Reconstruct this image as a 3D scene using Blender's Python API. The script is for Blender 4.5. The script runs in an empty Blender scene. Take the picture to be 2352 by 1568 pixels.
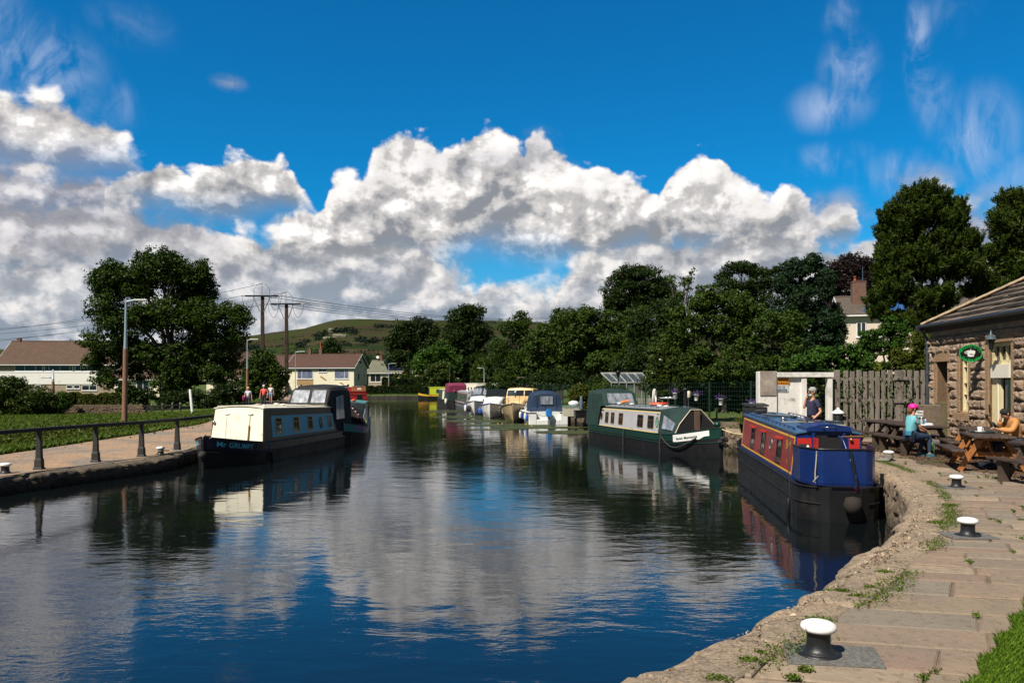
import bpy, bmesh, math, random
import numpy as np
from mathutils import Vector, Matrix, noise as mnoise
R = math.radians
PI = math.pi
random.seed(11)
F, CX, HY, CH = 1829.0, 1176.0, 880.0, 2.7      # lens and eye height used to set the place out
def P(x, y, z=0.0):
 k = (CH - z) / (y - HY)
 return Vector(((x - CX) * k, F * k, z))
def PD(x, y, Y):
 return Vector(((x - CX) * Y / F, Y, CH - (y - HY) * Y / F))
sc = bpy.context.scene
COL = sc.collection
# ---------------------------------------------------------------- mesh builder
class MB:
 def __init__(s):
  s.v = []; s.f = []; s.mi = []; s.sm = []; s.T = None
 def add(s, vs, fs, mi=0, smooth=False, T=None):
  o = len(s.v)
  if T is not None: vs = [T @ Vector(q) for q in vs]
  if s.T is not None: vs = [s.T @ Vector(q) for q in vs]
  s.v.extend([tuple(q) for q in vs])
  for f in fs:
   s.f.append([i + o for i in f]); s.mi.append(mi); s.sm.append(smooth)
  return s
 def box(s, c, d, rz=0, mi=0, rx=0, ry=0):
  T = Matrix.Translation(c) @ Matrix.Rotation(rz, 4, 'Z') @ Matrix.Rotation(ry, 4, 'Y') @ Matrix.Rotation(rx, 4, 'X')
  a, b, e = d[0] / 2, d[1] / 2, d[2] / 2
  vs = [(-a, -b, -e), (a, -b, -e), (a, b, -e), (-a, b, -e), (-a, -b, e), (a, -b, e), (a, b, e), (-a, b, e)]
  return s.add(vs, [(0, 3, 2, 1), (4, 5, 6, 7), (0, 1, 5, 4), (1, 2, 6, 5), (2, 3, 7, 6), (3, 0, 4, 7)], mi, False, T)
 def bb(s, x0, x1, y0, y1, z0, z1, mi=0):
  return s.box(((x0 + x1) / 2, (y0 + y1) / 2, (z0 + z1) / 2), (x1 - x0, y1 - y0, z1 - z0), 0, mi)
 def bar(s, p, q, w, h, mi=0):
  p = Vector(p); q = Vector(q); d = q - p; L = d.length
  if L < 1e-6: return s
  d.normalize()
  up = Vector((0, 0, 1)) if abs(d.z) < .95 else Vector((0, 1, 0))
  sd = d.cross(up).normalized(); up = sd.cross(d)
  M = Matrix((( *d, 0), (*sd, 0), (*up, 0), (0, 0, 0, 1))).transposed()
  M.translation = (p + q) / 2
  a, b, e = L / 2, w / 2, h / 2
  vs = [(-a, -b, -e), (a, -b, -e), (a, b, -e), (-a, b, -e), (-a, -b, e), (a, -b, e), (a, b, e), (-a, b, e)]
  return s.add(vs, [(0, 3, 2, 1), (4, 5, 6, 7), (0, 1, 5, 4), (1, 2, 6, 5), (2, 3, 7, 6), (3, 0, 4, 7)], mi, False, M)
 def tube(s, pts, r, n=8, mi=0, cap=True):
  pts = [Vector(p) for p in pts]; m = len(pts)
  rs = r if isinstance(r, (list, tuple)) else [r] * m
  vs = []; prev = None
  for i, p in enumerate(pts):
   d = (pts[min(i + 1, m - 1)] - pts[max(i - 1, 0)]).normalized()
   if prev is None:
    a = Vector((0, 0, 1)) if abs(d.z) < .9 else Vector((1, 0, 0))
    u = d.cross(a).normalized()
   else:
    u = (prev - d * prev.dot(d)).normalized()
   prev = u; w = d.cross(u)
   for j in range(n):
    t = 2 * PI * j / n
    vs.append(p + (u * math.cos(t) + w * math.sin(t)) * rs[i])
  fs = []
  for i in range(m - 1):
   for j in range(n):
    a = i * n + j; b = i * n + (j + 1) % n
    fs.append((a, b, b + n, a + n))
  s.add(vs, fs, mi, True)
  if cap:
   s.add(vs[:n][::-1], [tuple(range(n))], mi); s.add(vs[-n:], [tuple(range(n))], mi)
  return s
 def lathe(s, prof, n=20, c=(0, 0, 0), mi=0, T=None):
  vs = []; m = len(prof)
  for r, z in prof:
   for j in range(n):
    t = 2 * PI * j / n
    vs.append((c[0] + r * math.cos(t), c[1] + r * math.sin(t), c[2] + z))
  fs = []
  for i in range(m - 1):
   for j in range(n):
    a = i * n + j; b = i * n + (j + 1) % n
    fs.append((a, b, b + n, a + n))
  s.add(vs, fs, mi, True, T)
  if prof[0][0] > 1e-4: s.add(vs[:n][::-1], [tuple(range(n))], mi, False, T)
  if prof[-1][0] > 1e-4: s.add(vs[-n:], [tuple(range(n))], mi, False, T)
  return s
 def loft(s, rings, closed=True, cap=True, mi=0, smooth=False):
  n = len(rings[0]); vs = [q for r in rings for q in r]; fs = []
  for i in range(len(rings) - 1):
   for j in range(n if closed else n - 1):
    a = i * n + j; b = i * n + (j + 1) % n
    fs.append((a, b, b + n, a + n))
  s.add(vs, fs, mi, smooth)
  if cap:
   s.add(rings[0][::-1], [tuple(range(n))], mi); s.add(rings[-1], [tuple(range(n))], mi)
  return s
 def ball(s, c, r, n=12, mi=0, m=None, T=None):
  if not isinstance(r, (tuple, list)): r = (r, r, r)
  m = m or max(4, n // 2)
  prof = [(math.sin(PI * i / m), -math.cos(PI * i / m)) for i in range(m + 1)]
  vs = []; fs = []
  for (a, b) in prof:
   for j in range(n):
    t = 2 * PI * j / n
    vs.append((c[0] + r[0] * a * math.cos(t), c[1] + r[1] * a * math.sin(t), c[2] + r[2] * b))
  for i in range(m):
   for j in range(n):
    a = i * n + j; b = i * n + (j + 1) % n
    fs.append((a, b, b + n, a + n))
  return s.add(vs, fs, mi, True, T)
 def extr(s, poly, mp, d0, d1, mi=0, back=False):
  n = len(poly)
  fr = [mp(a, b, d1) for a, b in poly]; bk = [mp(a, b, d0) for a, b in poly]
  s.add(fr, [tuple(range(n))], mi)
  if back: s.add(bk[::-1], [tuple(range(n))], mi)
  s.add(bk + fr, [(j, (j + 1) % n, n + (j + 1) % n, n + j) for j in range(n)], mi)
  return s
 def ring(s, po, pi_, mp, d0, d1, mi=0):
  n = len(po)
  of = [mp(a, b, d1) for a, b in po]; inf = [mp(a, b, d1) for a, b in pi_]
  ob = [mp(a, b, d0) for a, b in po]; ib = [mp(a, b, d0) for a, b in pi_]
  J = [(j, (j + 1) % n) for j in range(n)]
  s.add(of + inf, [(a, b, n + b, n + a) for a, b in J], mi)
  s.add(ob + of, [(a, b, n + b, n + a) for a, b in J], mi)
  s.add(inf + ib, [(a, b, n + b, n + a) for a, b in J], mi)
  return s
 def text(s, body, size, mp, d0=0.0, d1=.006, mi=0, align='CENTER', shear=0, sx=1.0):
  vs, fs = glyphs(body, size, align)
  s.add([mp(a * sx + b * shear, b, d1) for a, b in vs], fs, mi)
  return s
_gl = {}
def glyphs(body, size, align='CENTER', bold=0.0):
 key = (body, align, bold)
 if key not in _gl:
  c = bpy.data.curves.new('tmp_text', 'FONT'); c.body = body; c.align_x = align; c.size = 1.0; c.resolution_u = 3
  c.offset = .018 + bold
  o = bpy.data.objects.new('tmp_text', c); COL.objects.link(o)
  dg = bpy.context.evaluated_depsgraph_get(); dg.update()
  me = bpy.data.meshes.new_from_object(o.evaluated_get(dg))
  _gl[key] = ([(v.co.x, v.co.y) for v in me.vertices], [tuple(p.vertices) for p in me.polygons])
  bpy.data.objects.remove(o); bpy.data.curves.remove(c); bpy.data.meshes.remove(me)
 vs, fs = _gl[key]
 return [(a * size, b * size) for a, b in vs], fs
def setp(o, label=None, cat=None, group=None, kind=None):
 if label: o['label'] = label
 if cat: o['category'] = cat
 if group: o['group'] = group
 if kind: o['kind'] = kind
 return o
def obj(name, mb, mat, parent=None, label=None, cat=None, group=None, kind=None, bev=0, loc=None, rz=0, weld=False):
 me = bpy.data.meshes.new(name)
 me.from_pydata(mb.v, [], mb.f)
 mats = mat if isinstance(mat, (list, tuple)) else [mat]
 for m in mats: me.materials.append(m)
 if len(mats) > 1: me.polygons.foreach_set('material_index', mb.mi)
 me.polygons.foreach_set('use_smooth', mb.sm)
 me.update()
 o = bpy.data.objects.new(name, me); COL.objects.link(o)
 if parent is not None: o.parent = parent
 if loc is not None: o.location = loc
 o.rotation_euler.z = rz
 if bev:
  b = o.modifiers.new('bevel', 'BEVEL'); b.width = bev; b.segments = 2; b.limit_method = 'ANGLE'; b.angle_limit = R(35)
 return setp(o, label, cat, group, kind)
def thing(name, label, cat, loc=(0, 0, 0), rz=0, group=None):
 o = bpy.data.objects.new(name, None); COL.objects.link(o); o.location = loc; o.rotation_euler.z = rz
 o.empty_display_size = .2
 return setp(o, label, cat, group)
_kids = {}
def dup(root, loc, rz=None, label=None, group=None, scale=None):
 def kids(q): return [c for c in bpy.data.objects if c.parent == q]
 r = root.copy(); COL.objects.link(r); r.location = loc
 if rz is not None: r.rotation_euler.z = rz
 if label: r['label'] = label
 if group: r['group'] = group
 if scale: r.scale = scale
 for ch in kids(root):
  c = ch.copy(); COL.objects.link(c); c.parent = r
  for g in kids(ch):
   d = g.copy(); COL.objects.link(d); d.parent = c
 return r
# ---------------------------------------------------------------- materials
_M = {}
def nodes_of(name):
 m = bpy.data.materials.new(name); m.use_nodes = True
 nt = m.node_tree; b = nt.nodes['Principled BSDF']
 return m, nt, b
def N(nt, t, **kw):
 n = nt.nodes.new(t)
 for k, v in kw.items():
  if hasattr(n, k) and not k.startswith('i_'): setattr(n, k, v)
 return n
def mix(nt, fac, a, b, blend='MIX'):
 n = nt.nodes.new('ShaderNodeMix'); n.data_type = 'RGBA'; n.blend_type = blend
 for ix, v in ((0, fac), (6, a), (7, b)):
  s_ = n.inputs[ix]
  if hasattr(v, 'is_output'): nt.links.new(v, s_)
  elif isinstance(v, (int, float)): s_.default_value = v if ix == 0 else (v, v, v, 1)
  else: s_.default_value = (*v, 1) if len(v) == 3 else v
 return n.outputs[2]
def math_(nt, op, a, b=None, c=None, clamp=False):
 n = nt.nodes.new('ShaderNodeMath'); n.operation = op; n.use_clamp = clamp
 for i, v in enumerate((a, b, c)):
  if v is None: continue
  if isinstance(v, (int, float)): n.inputs[i].default_value = v
  else: nt.links.new(v, n.inputs[i])
 return n.outputs[0]
def mapr(nt, v, a, b, c=0.0, d=1.0, smooth=False):
 n = nt.nodes.new('ShaderNodeMapRange'); n.clamp = True
 if smooth: n.interpolation_type = 'SMOOTHSTEP'
 nt.links.new(v, n.inputs[0])
 for i, q in enumerate((a, b, c, d)):
  if isinstance(q, (int, float)): n.inputs[i + 1].default_value = q
  else: nt.links.new(q, n.inputs[i + 1])
 return n.outputs[0]
def coords(nt, obj_=True, scale=(1, 1, 1), world=False):
 if world:
  g = nt.nodes.new('ShaderNodeNewGeometry'); out = g.outputs['Position']
 else:
  t = nt.nodes.new('ShaderNodeTexCoord'); out = t.outputs['Object']
 mp = nt.nodes.new('ShaderNodeMapping'); mp.inputs['Scale'].default_value = scale
 nt.links.new(out, mp.inputs[0]); return mp.outputs[0]
def noise_(nt, vec, scale, detail=4, rough=.55, dist=0, dim='3D'):
 n = nt.nodes.new('ShaderNodeTexNoise'); n.noise_dimensions = dim
 n.inputs['Scale'].default_value = scale; n.inputs['Detail'].default_value = detail
 n.inputs['Roughness'].default_value = rough; n.inputs['Distortion'].default_value = dist
 if vec is not None: nt.links.new(vec, n.inputs['Vector'])
 return n.outputs['Fac']
def bump(nt, h, strength=.5, dist=.02, nrm=None):
 n = nt.nodes.new('ShaderNodeBump'); n.inputs['Strength'].default_value = strength; n.inputs['Distance'].default_value = dist
 nt.links.new(h, n.inputs['Height'])
 if nrm is not None: nt.links.new(nrm, n.inputs['Normal'])
 return n.outputs[0]
def M(name, col, rough=.55, var=.18, vs=2.5, dirt=None, dirt_amt=0, ds=1.2, bmp=0, bs=30, metal=0, spec=.5, coat=0, alpha=None, stretch=(1, 1, 1)):
 if name in _M: return _M[name]
 m, nt, b = nodes_of(name)
 v = coords(nt, scale=stretch)
 n1 = noise_(nt, v, vs, 5, .6)
 lo = tuple(c * (1 - var) for c in col); hi = tuple(min(1, c * (1 + var)) for c in col)
 c = mix(nt, mapr(nt, n1, .3, .7), lo, hi)
 if dirt:
  n2 = noise_(nt, v, ds, 7, .7, .3)
  c = mix(nt, mapr(nt, n2, .62 - dirt_amt, .72 - dirt_amt * .6), c, dirt)
 nt.links.new(c, b.inputs['Base Color'])
 nt.links.new(mapr(nt, n1, .3, .7, rough * .85, min(1, rough * 1.15)), b.inputs['Roughness'])
 b.inputs['Metallic'].default_value = metal; b.inputs['Specular IOR Level'].default_value = spec
 b.inputs['Coat Weight'].default_value = coat
 if bmp: nt.links.new(bump(nt, noise_(nt, v, bs, 4, .6), bmp, .01), b.inputs['Normal'])
 if alpha is not None: b.inputs['Alpha'].default_value = alpha
 _M[name] = m
 return m
def paint(name, col, rough=.35, **k):
 k.setdefault('var', .07); k.setdefault('dirt', tuple(c * .55 + .02 for c in col)); k.setdefault('dirt_amt', .04)
 return M(name, col, rough, **k)
# ---------------------------------------------------------------- camera, sun, sky
cam = bpy.data.cameras.new('camera'); camo = bpy.data.objects.new('camera', cam); COL.objects.link(camo)
camo.location = (0, 0, CH); camo.rotation_euler = (R(90), 0, 0)
cam.sensor_width = 36; cam.lens = 36 * F / 2352; cam.shift_y = (HY - 784) / 2352; cam.clip_end = 20000; cam.clip_start = .1
sc.camera = camo
SUN_AZ = math.atan2(-.66, -.75)         # from +Y, clockwise: behind the camera to the left
SUN_EL = R(50)
sd = Vector((math.cos(SUN_EL) * math.sin(SUN_AZ), math.cos(SUN_EL) * math.cos(SUN_AZ), math.sin(SUN_EL)))
sl = bpy.data.lights.new('sun', 'SUN'); sl.energy = 5.0; sl.angle = R(.53); sl.color = (1, .93, .82)
so = bpy.data.objects.new('sun', sl); COL.objects.link(so)
so.rotation_euler = sd.to_track_quat('Z', 'Y').to_euler()
sc.view_settings.view_transform = 'Standard'; sc.view_settings.look = 'None'
sc.view_settings.exposure = .45; sc.view_settings.gamma = 1
sc.render.film_transparent = False
def build_world():
 w = bpy.data.worlds.new('World'); sc.world = w; w.use_nodes = True
 nt = w.node_tree; nt.nodes.clear(); L = nt.links
 out = nt.nodes.new('ShaderNodeOutputWorld')
 sky = nt.nodes.new('ShaderNodeTexSky'); sky.sky_type = 'NISHITA'; sky.sun_disc = False
 sky.sun_elevation = SUN_EL; sky.sun_rotation = SUN_AZ; sky.air_density = 1.0; sky.dust_density = .3; sky.ozone_density = 3.0
 hs = nt.nodes.new('ShaderNodeHueSaturation'); hs.inputs['Saturation'].default_value = 1.12
 L.new(sky.outputs[0], hs.inputs['Color'])
 base = mix(nt, 1.0, hs.outputs[0], (.055, .86, 1.22), 'MULTIPLY')
 tc = nt.nodes.new('ShaderNodeTexCoord'); sp = nt.nodes.new('ShaderNodeSeparateXYZ'); L.new(tc.outputs['Generated'], sp.inputs[0])
 az = math_(nt, 'ARCTAN2', sp.outputs[0], sp.outputs[1])
 el = math_(nt, 'ARCSINE', sp.outputs[2])
 def AE(x, y):
  a = math.atan((x - CX) / F); return a, math.atan((HY - y) / F * math.cos(a))
 A0, A1, E1 = -.75, .75, .6
 azn = mapr(nt, az, A0, A1)
 def curve(pts):
  """elevation (in units of E1) as a function of azimuth"""
  fc = nt.nodes.new('ShaderNodeFloatCurve'); c = fc.mapping.curves[0]
  q = sorted([((AE(x, y)[0] - A0) / (A1 - A0), max(0, AE(x, y)[1] / E1)) for x, y in pts])
  while len(c.points) < len(q): c.points.new(.5, .5)
  for pt, (a, b) in zip(c.points, q): pt.location = (a, b); pt.handle_type = 'AUTO_CLAMPED'
  fc.mapping.update(); L.new(azn, fc.inputs['Value'])
  return math_(nt, 'MULTIPLY', fc.outputs[0], E1)
 def vec(sx, sy, ox=0, oy=0, seed=0):
  c = nt.nodes.new('ShaderNodeCombineXYZ')
  L.new(math_(nt, 'MULTIPLY_ADD', az, sx, ox), c.inputs[0]); L.new(math_(nt, 'MULTIPLY_ADD', el, sy, oy), c.inputs[1])
  c.inputs[2].default_value = seed
  return c.outputs[0]
 def blobs(lst):
  acc = None
  for (x, y, rx, ry, g) in lst:
   a, e = AE(x, y)
   vm = nt.nodes.new('ShaderNodeVectorMath'); vm.operation = 'MULTIPLY_ADD'; L.new(ae, vm.inputs[0])
   vm.inputs[1].default_value = (F / rx, F / ry, 0); vm.inputs[2].default_value = (-a * F / rx, -e * F / ry, 0)
   ln = nt.nodes.new('ShaderNodeVectorMath'); ln.operation = 'LENGTH'; L.new(vm.outputs[0], ln.inputs[0])
   v = mapr(nt, ln.outputs['Value'], 1.0, 0.0, 0, g, smooth=True)
   acc = v if acc is None else math_(nt, 'MAXIMUM', acc, v)
  return acc
 ae = vec(1, 1)
 X0, X1 = -500, 2800
 def zone(layers, cirrus, shreds):
  col = base
  if cirrus:
   ci = noise_(nt, vec(12, 6, 0, 0, 3), 1.2, 6, .55, 1.6, '2D')
   ci2 = noise_(nt, vec(70, 34, 0, 0, 8), 1.0, 4, .6, .6, '2D')
   m_ = math_(nt, 'MULTIPLY', mapr(nt, math_(nt, 'ADD', math_(nt, 'MULTIPLY', ci, .78), math_(nt, 'MULTIPLY', ci2, .22)), .34, .72, smooth=True), blobs(cirrus))
   col = mix(nt, math_(nt, 'MULTIPLY', m_, .8), col, (4.9, 6.0, 8.2))
  if layers:
   hz = mapr(nt, el, .0, .22, 1, 0, smooth=True)
   col = mix(nt, math_(nt, 'MULTIPLY', hz, .6), col, (2.6, 4.7, 6.2))
   va = vec(1, 1.3)
   nb = nt.nodes.new('ShaderNodeTexNoise'); nb.noise_dimensions = '2D'; nb.inputs['Scale'].default_value = 8; nb.inputs['Detail'].default_value = 3; L.new(va, nb.inputs['Vector'])
   big = nb.outputs['Fac']
   puff = noise_(nt, va, 22, 7, .58, .1, '2D')
   puff2 = noise_(nt, vec(1, 1.3, .009, -.016), 22, 4, .55, .1, '2D')
   bil = nt.nodes.new('ShaderNodeTexVoronoi'); bil.voronoi_dimensions = '2D'; bil.feature = 'SMOOTH_F1'; bil.inputs['Scale'].default_value = 22; bil.inputs['Detail'].default_value = 2
   bil.inputs['Smoothness'].default_value = .5; bil.inputs['Roughness'].default_value = .45
   wv = nt.nodes.new('ShaderNodeVectorMath'); wv.operation = 'MULTIPLY_ADD'; L.new(nb.outputs['Color'], wv.inputs[0]); wv.inputs[1].default_value = (.07, .07, .07); L.new(va, wv.inputs[2])
   L.new(wv.outputs[0], bil.inputs['Vector'])
   bd = bil.outputs['Distance']
   relief = math_(nt, 'SUBTRACT', puff, puff2)
   edge = math_(nt, 'ADD', math_(nt, 'MULTIPLY', math_(nt, 'SUBTRACT', puff, .5), .042), math_(nt, 'MULTIPLY', math_(nt, 'SUBTRACT', .42, bd), .030))
   edge = math_(nt, 'MINIMUM', edge, .013)
   tex = math_(nt, 'ADD', math_(nt, 'MULTIPLY', relief, -2.9), math_(nt, 'ADD', math_(nt, 'MULTIPLY', math_(nt, 'SUBTRACT', big, .5), 1.5), math_(nt, 'MULTIPLY', math_(nt, 'SUBTRACT', bd, .42), .75)))
   dt = mapr(nt, math_(nt, 'ADD', math_(nt, 'MULTIPLY', relief, 1.4), math_(nt, 'ADD', math_(nt, 'MULTIPLY', puff, .7), math_(nt, 'MULTIPLY', bd, -.35))), -.05, .42, 8.5, 11.0)
   cd = nt.nodes.new('ShaderNodeCombineColor')
   for i_ in range(3): L.new(dt, cd.inputs[i_])
   det = cd.outputs[0]
   boff = math_(nt, 'MULTIPLY', math_(nt, 'SUBTRACT', big, .5), .05)
   for ly in layers:
    if ly[0] == 'shred':
     gr = math_(nt, 'MULTIPLY', mapr(nt, puff, .30, .68, smooth=True), blobs(ly[1]))
     col = mix(nt, gr, col, mix(nt, mapr(nt, math_(nt, 'ADD', puff, relief), .35, .65), (3.0, 3.2, 3.9), (4.6, 4.7, 5.3))); continue
    T, B, o = ly
    t = math_(nt, 'ADD', curve(T), math_(nt, 'MULTIPLY', edge, o.get('n', 1.0)))
    b2 = math_(nt, 'ADD', curve(B), boff)
    top = math_(nt, 'SUBTRACT', t, el); bot = math_(nt, 'SUBTRACT', el, b2)
    soft = o.get('soft', .010); bs = o.get('bs', .03)
    a = math_(nt, 'MULTIPLY', mapr(nt, top, 0, soft, smooth=True), mapr(nt, bot, -bs, bs, smooth=True))
    if 'dens' in o: a = math_(nt, 'MULTIPLY', a, o['dens'])
    span = math_(nt, 'MAXIMUM', math_(nt, 'SUBTRACT', t, b2), .03)
    h = math_(nt, 'ADD', math_(nt, 'DIVIDE', top, span), math_(nt, 'MULTIPLY', tex, o.get('tex', 1.0) * .78))
    h = math_(nt, 'MULTIPLY', math_(nt, 'ADD', h, o.get('sh', 0.0)), .92)
    cr = nt.nodes.new('ShaderNodeValToRGB'); e = cr.color_ramp; e.interpolation = 'EASE'
    W_, M_, D_ = o.get('w', (9.9, 9.5, 9.2)), o.get('m', (6.6, 6.4, 6.3)), o.get('d', (3.2, 3.4, 3.8))
    e.elements[0].position = .08; e.elements[0].color = (*[q / 10 for q in W_], 1)
    e.elements[1].position = 1.1 if False else 1.0; e.elements[1].color = (*[q / 10 for q in D_], 1)
    m1 = e.elements.new(.46); m1.color = (*[q / 10 for q in M_], 1)
    L.new(h, cr.inputs[0])
    col = mix(nt, a, col, mix(nt, 1.0, cr.outputs[0], det, 'MULTIPLY'))
  bgz = nt.nodes.new('ShaderNodeBackground'); bgz.inputs['Strength'].default_value = .073; L.new(col, bgz.inputs['Color'])
  return bgz.outputs[0]
 farb = ([(X0, 560), (0, 560), (200, 560), (400, 560), (560, 500), (640, 480), (800, 490), (950, 520), (1030, 560), (1070, 600), (1150, 615), (1270, 610), (1320, 550), (1400, 520), (1500, 500), (1900, 500), (2000, 530), (2100, 520), (X1, 560)],
   [(X0, 860), (X1, 860)], dict(soft=.03, m=(6.0, 6.3, 6.8), d=(3.6, 4.3, 5.2), w=(8.4, 8.3, 8.3), tex=.9, sh=.05))
 low = ([(X0, 655), (0, 650), (130, 690), (300, 640), (560, 700), (800, 640), (1000, 640), (1150, 660), (1300, 655), (1500, 620), (1900, 600), (2200, 640), (X1, 640)],
  [(X0, 790), (300, 790), (900, 740), (1300, 750), (X1, 750)], dict(soft=.02, bs=.05, w=(8.9, 8.4, 8.1), m=(6.0, 6.1, 6.4), d=(3.2, 3.8, 4.7), sh=-.02))
 mid = ([(X0, 400), (0, 420), (100, 440), (230, 440), (330, 470), (450, 500), (560, 510), (640, 510), (700, 520), (760, 545), (850, 530), (950, 540), (1030, 595), (1150, 645), (1280, 640), (1350, 580), (1420, 570), (1500, 535), (1650, 530), (1750, 515), (1830, 510), (1900, 520), (2000, 545), (2120, 520), (2250, 530), (X1, 530)],
  [(X0, 650), (0, 650), (600, 650), (900, 645), (1300, 670), (1600, 660), (2000, 650), (X1, 650)], dict(soft=.014, bs=.05, w=(9.3, 8.9, 8.6), m=(6.2, 6.1, 6.2), d=(3.1, 3.4, 4.0), sh=-.08))
 lmid = ([(X0, 330), (0, 330), (120, 340), (260, 390), (340, 430), (450, 470), (520, 500), (580, 560), (640, 800), (X1, 900)], [(X0, 540), (0, 540), (250, 540), (480, 540), (640, 500), (X1, 200)],
   dict(soft=.03, bs=.06, m=(5.4, 5.3, 5.8), d=(3.3, 3.4, 4.0), w=(8.0, 7.7, 7.8), sh=.1))
 rgt = ([(X0, 900), (1850, 900), (2010, 560), (2070, 430), (2130, 395), (2200, 410), (2260, 440), (2330, 420), (X1, 380)], [(X0, 200), (1850, 300), (1960, 480), (2040, 560), (2100, 560), (2200, 580), (X1, 640)],
  dict(soft=.03, m=(5.0, 5.0, 5.7), d=(3.2, 3.3, 4.0), w=(7.5, 7.3, 7.4), sh=.05))
 D = ([(X0, 900), (1440, 900), (1485, 500), (1515, 440), (1540, 395), (1580, 352), (1615, 335), (1650, 348), (1690, 380), (1740, 420), (1775, 440), (1800, 400), (1830, 400), (1855, 440), (1890, 460), (1940, 455), (1970, 490), (2010, 560), (2050, 900), (X1, 900)],
  [(X0, 200), (1400, 200), (1470, 560), (1600, 585), (1800, 580), (1960, 545), (2030, 300), (X1, 200)], dict(sh=-.18, n=.75))
 C = ([(X0, 900), (605, 900), (640, 510), (690, 475), (740, 460), (760, 400), (790, 385), (835, 375), (860, 325), (885, 303), (940, 290), (990, 296), (1012, 335), (1030, 313), (1070, 290), (1130, 283), (1180, 300), (1200, 325), (1225, 288), (1250, 286), (1285, 325), (1330, 370), (1400, 376), (1450, 390), (1490, 415), (1525, 470), (1560, 560), (1600, 900), (X1, 900)],
  [(X0, 200), (590, 200), (625, 560), (700, 600), (900, 600), (1000, 590), (1100, 565), (1250, 560), (1400, 590), (1560, 580), (1610, 200), (X1, 200)], dict(sh=-.16, n=.75))
 shr = ('shred', [(1120, 375, 230, 42, .85), (1240, 340, 75, 55, .75), (880, 422, 60, 30, .75)])
 shr2 = ('shred', [(1900, 485, 130, 60, .9), (1730, 500, 130, 50, .5), (2110, 430, 110, 60, .8), (2270, 470, 120, 60, .6), (2020, 470, 50, 24, .5)])
 shrl = ('shred', [(70, 560, 170, 45, .5), (525, 190, 50, 24, .5)])
 Bc = ([(X0, 900), (190, 900), (238, 430), (285, 385), (340, 362), (400, 366), (450, 372), (490, 358), (530, 342), (590, 340), (640, 345), (664, 372), (700, 425), (735, 465), (790, 520), (X1, 900)],
  [(X0, 200), (190, 250), (240, 470), (320, 482), (500, 482), (660, 475), (740, 470), (790, 380), (X1, 200)], dict(sh=-.14, n=.8))
 A = ([(X0, 170), (0, 188), (60, 182), (130, 186), (180, 210), (235, 240), (280, 285), (330, 340), (380, 400), (430, 900), (X1, 900)],
  [(X0, 390), (0, 390), (200, 385), (330, 380), (420, 200), (X1, 150)], dict(soft=.02, bs=.05, m=(7.0, 6.7, 6.6), d=(3.6, 3.6, 4.1), sh=-.1))
 ciL = [(50, 150, 190, 120, 1.0), (20, 60, 60, 110, .5), (300, 60, 120, 60, .2), (280, 240, 40, 60, .5), (200, 250, 120, 60, .4)]
 ciR = [(1950, 165, 75, 100, 1), (1905, 245, 110, 65, .95), (2110, 110, 35, 160, .9), (2150, 240, 45, 95, .7), (2250, 310, 95, 120, 1), (1905, 365, 110, 45, .6), (2060, 400, 130, 60, .7), (1930, 30, 50, 60, .5), (2180, 30, 70, 60, .3), (2320, 400, 90, 60, .5), (1440, 120, 60, 40, .25)]
 def msh(f, a, b):
  n = nt.nodes.new('ShaderNodeMixShader'); L.new(f, n.inputs[0]); L.new(a, n.inputs[1]); L.new(b, n.inputs[2]); return n.outputs[0]
 plain = nt.nodes.new('ShaderNodeBackground'); plain.inputs['Strength'].default_value = .073; L.new(mix(nt, .8, base, (.85, .97, 1.15)), plain.inputs['Color'])  # unseen sky outside the view, greyed and dimmed to cut blue fill
 low2 = ([(X0, 735), (0, 730), (150, 745), (300, 720), (500, 740), (700, 735), (850, 700), (1000, 715), (1200, 725), (1300, 700), (1500, 690), (1800, 700), (X1, 700)],
   [(X0, 840), (X1, 840)], dict(soft=.02, bs=.05, w=(8.3, 8.0, 7.8), m=(5.9, 6.2, 6.7), d=(3.4, 4.1, 5.1), sh=0))
 zl = zone([farb, low2, low, mid, lmid, shrl, Bc, A], ciL, None)
 zc = zone([farb, low2, low, mid, D, C, shr, Bc], None, None)
 zr = zone([farb, low2, low, mid, rgt, D, shr2], ciR, None)
 up = lambda v, t: math_(nt, 'GREATER_THAN', v, t)
 aeL = AE(600, 500)[0]; aeR = AE(1600, 500)[0]
 s1 = msh(up(az, aeL), zl, msh(up(az, aeR), zc, zr))
 inz = math_(nt, 'MULTIPLY', math_(nt, 'MULTIPLY', math_(nt, 'LESS_THAN', el, .62), up(el, -.02)), math_(nt, 'LESS_THAN', math_(nt, 'ABSOLUTE', az), .80))
 L.new(msh(inz, plain.outputs[0], s1), out.inputs[0])
 w.cycles.sampling_method = 'NONE'
build_world()
sc.cycles.max_bounces = 6; sc.cycles.diffuse_bounces = 2; sc.cycles.glossy_bounces = 3; sc.cycles.transmission_bounces = 3; sc.cycles.transparent_max_bounces = 8
sc.cycles.use_adaptive_sampling = True; sc.cycles.adaptive_threshold = .015
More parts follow.
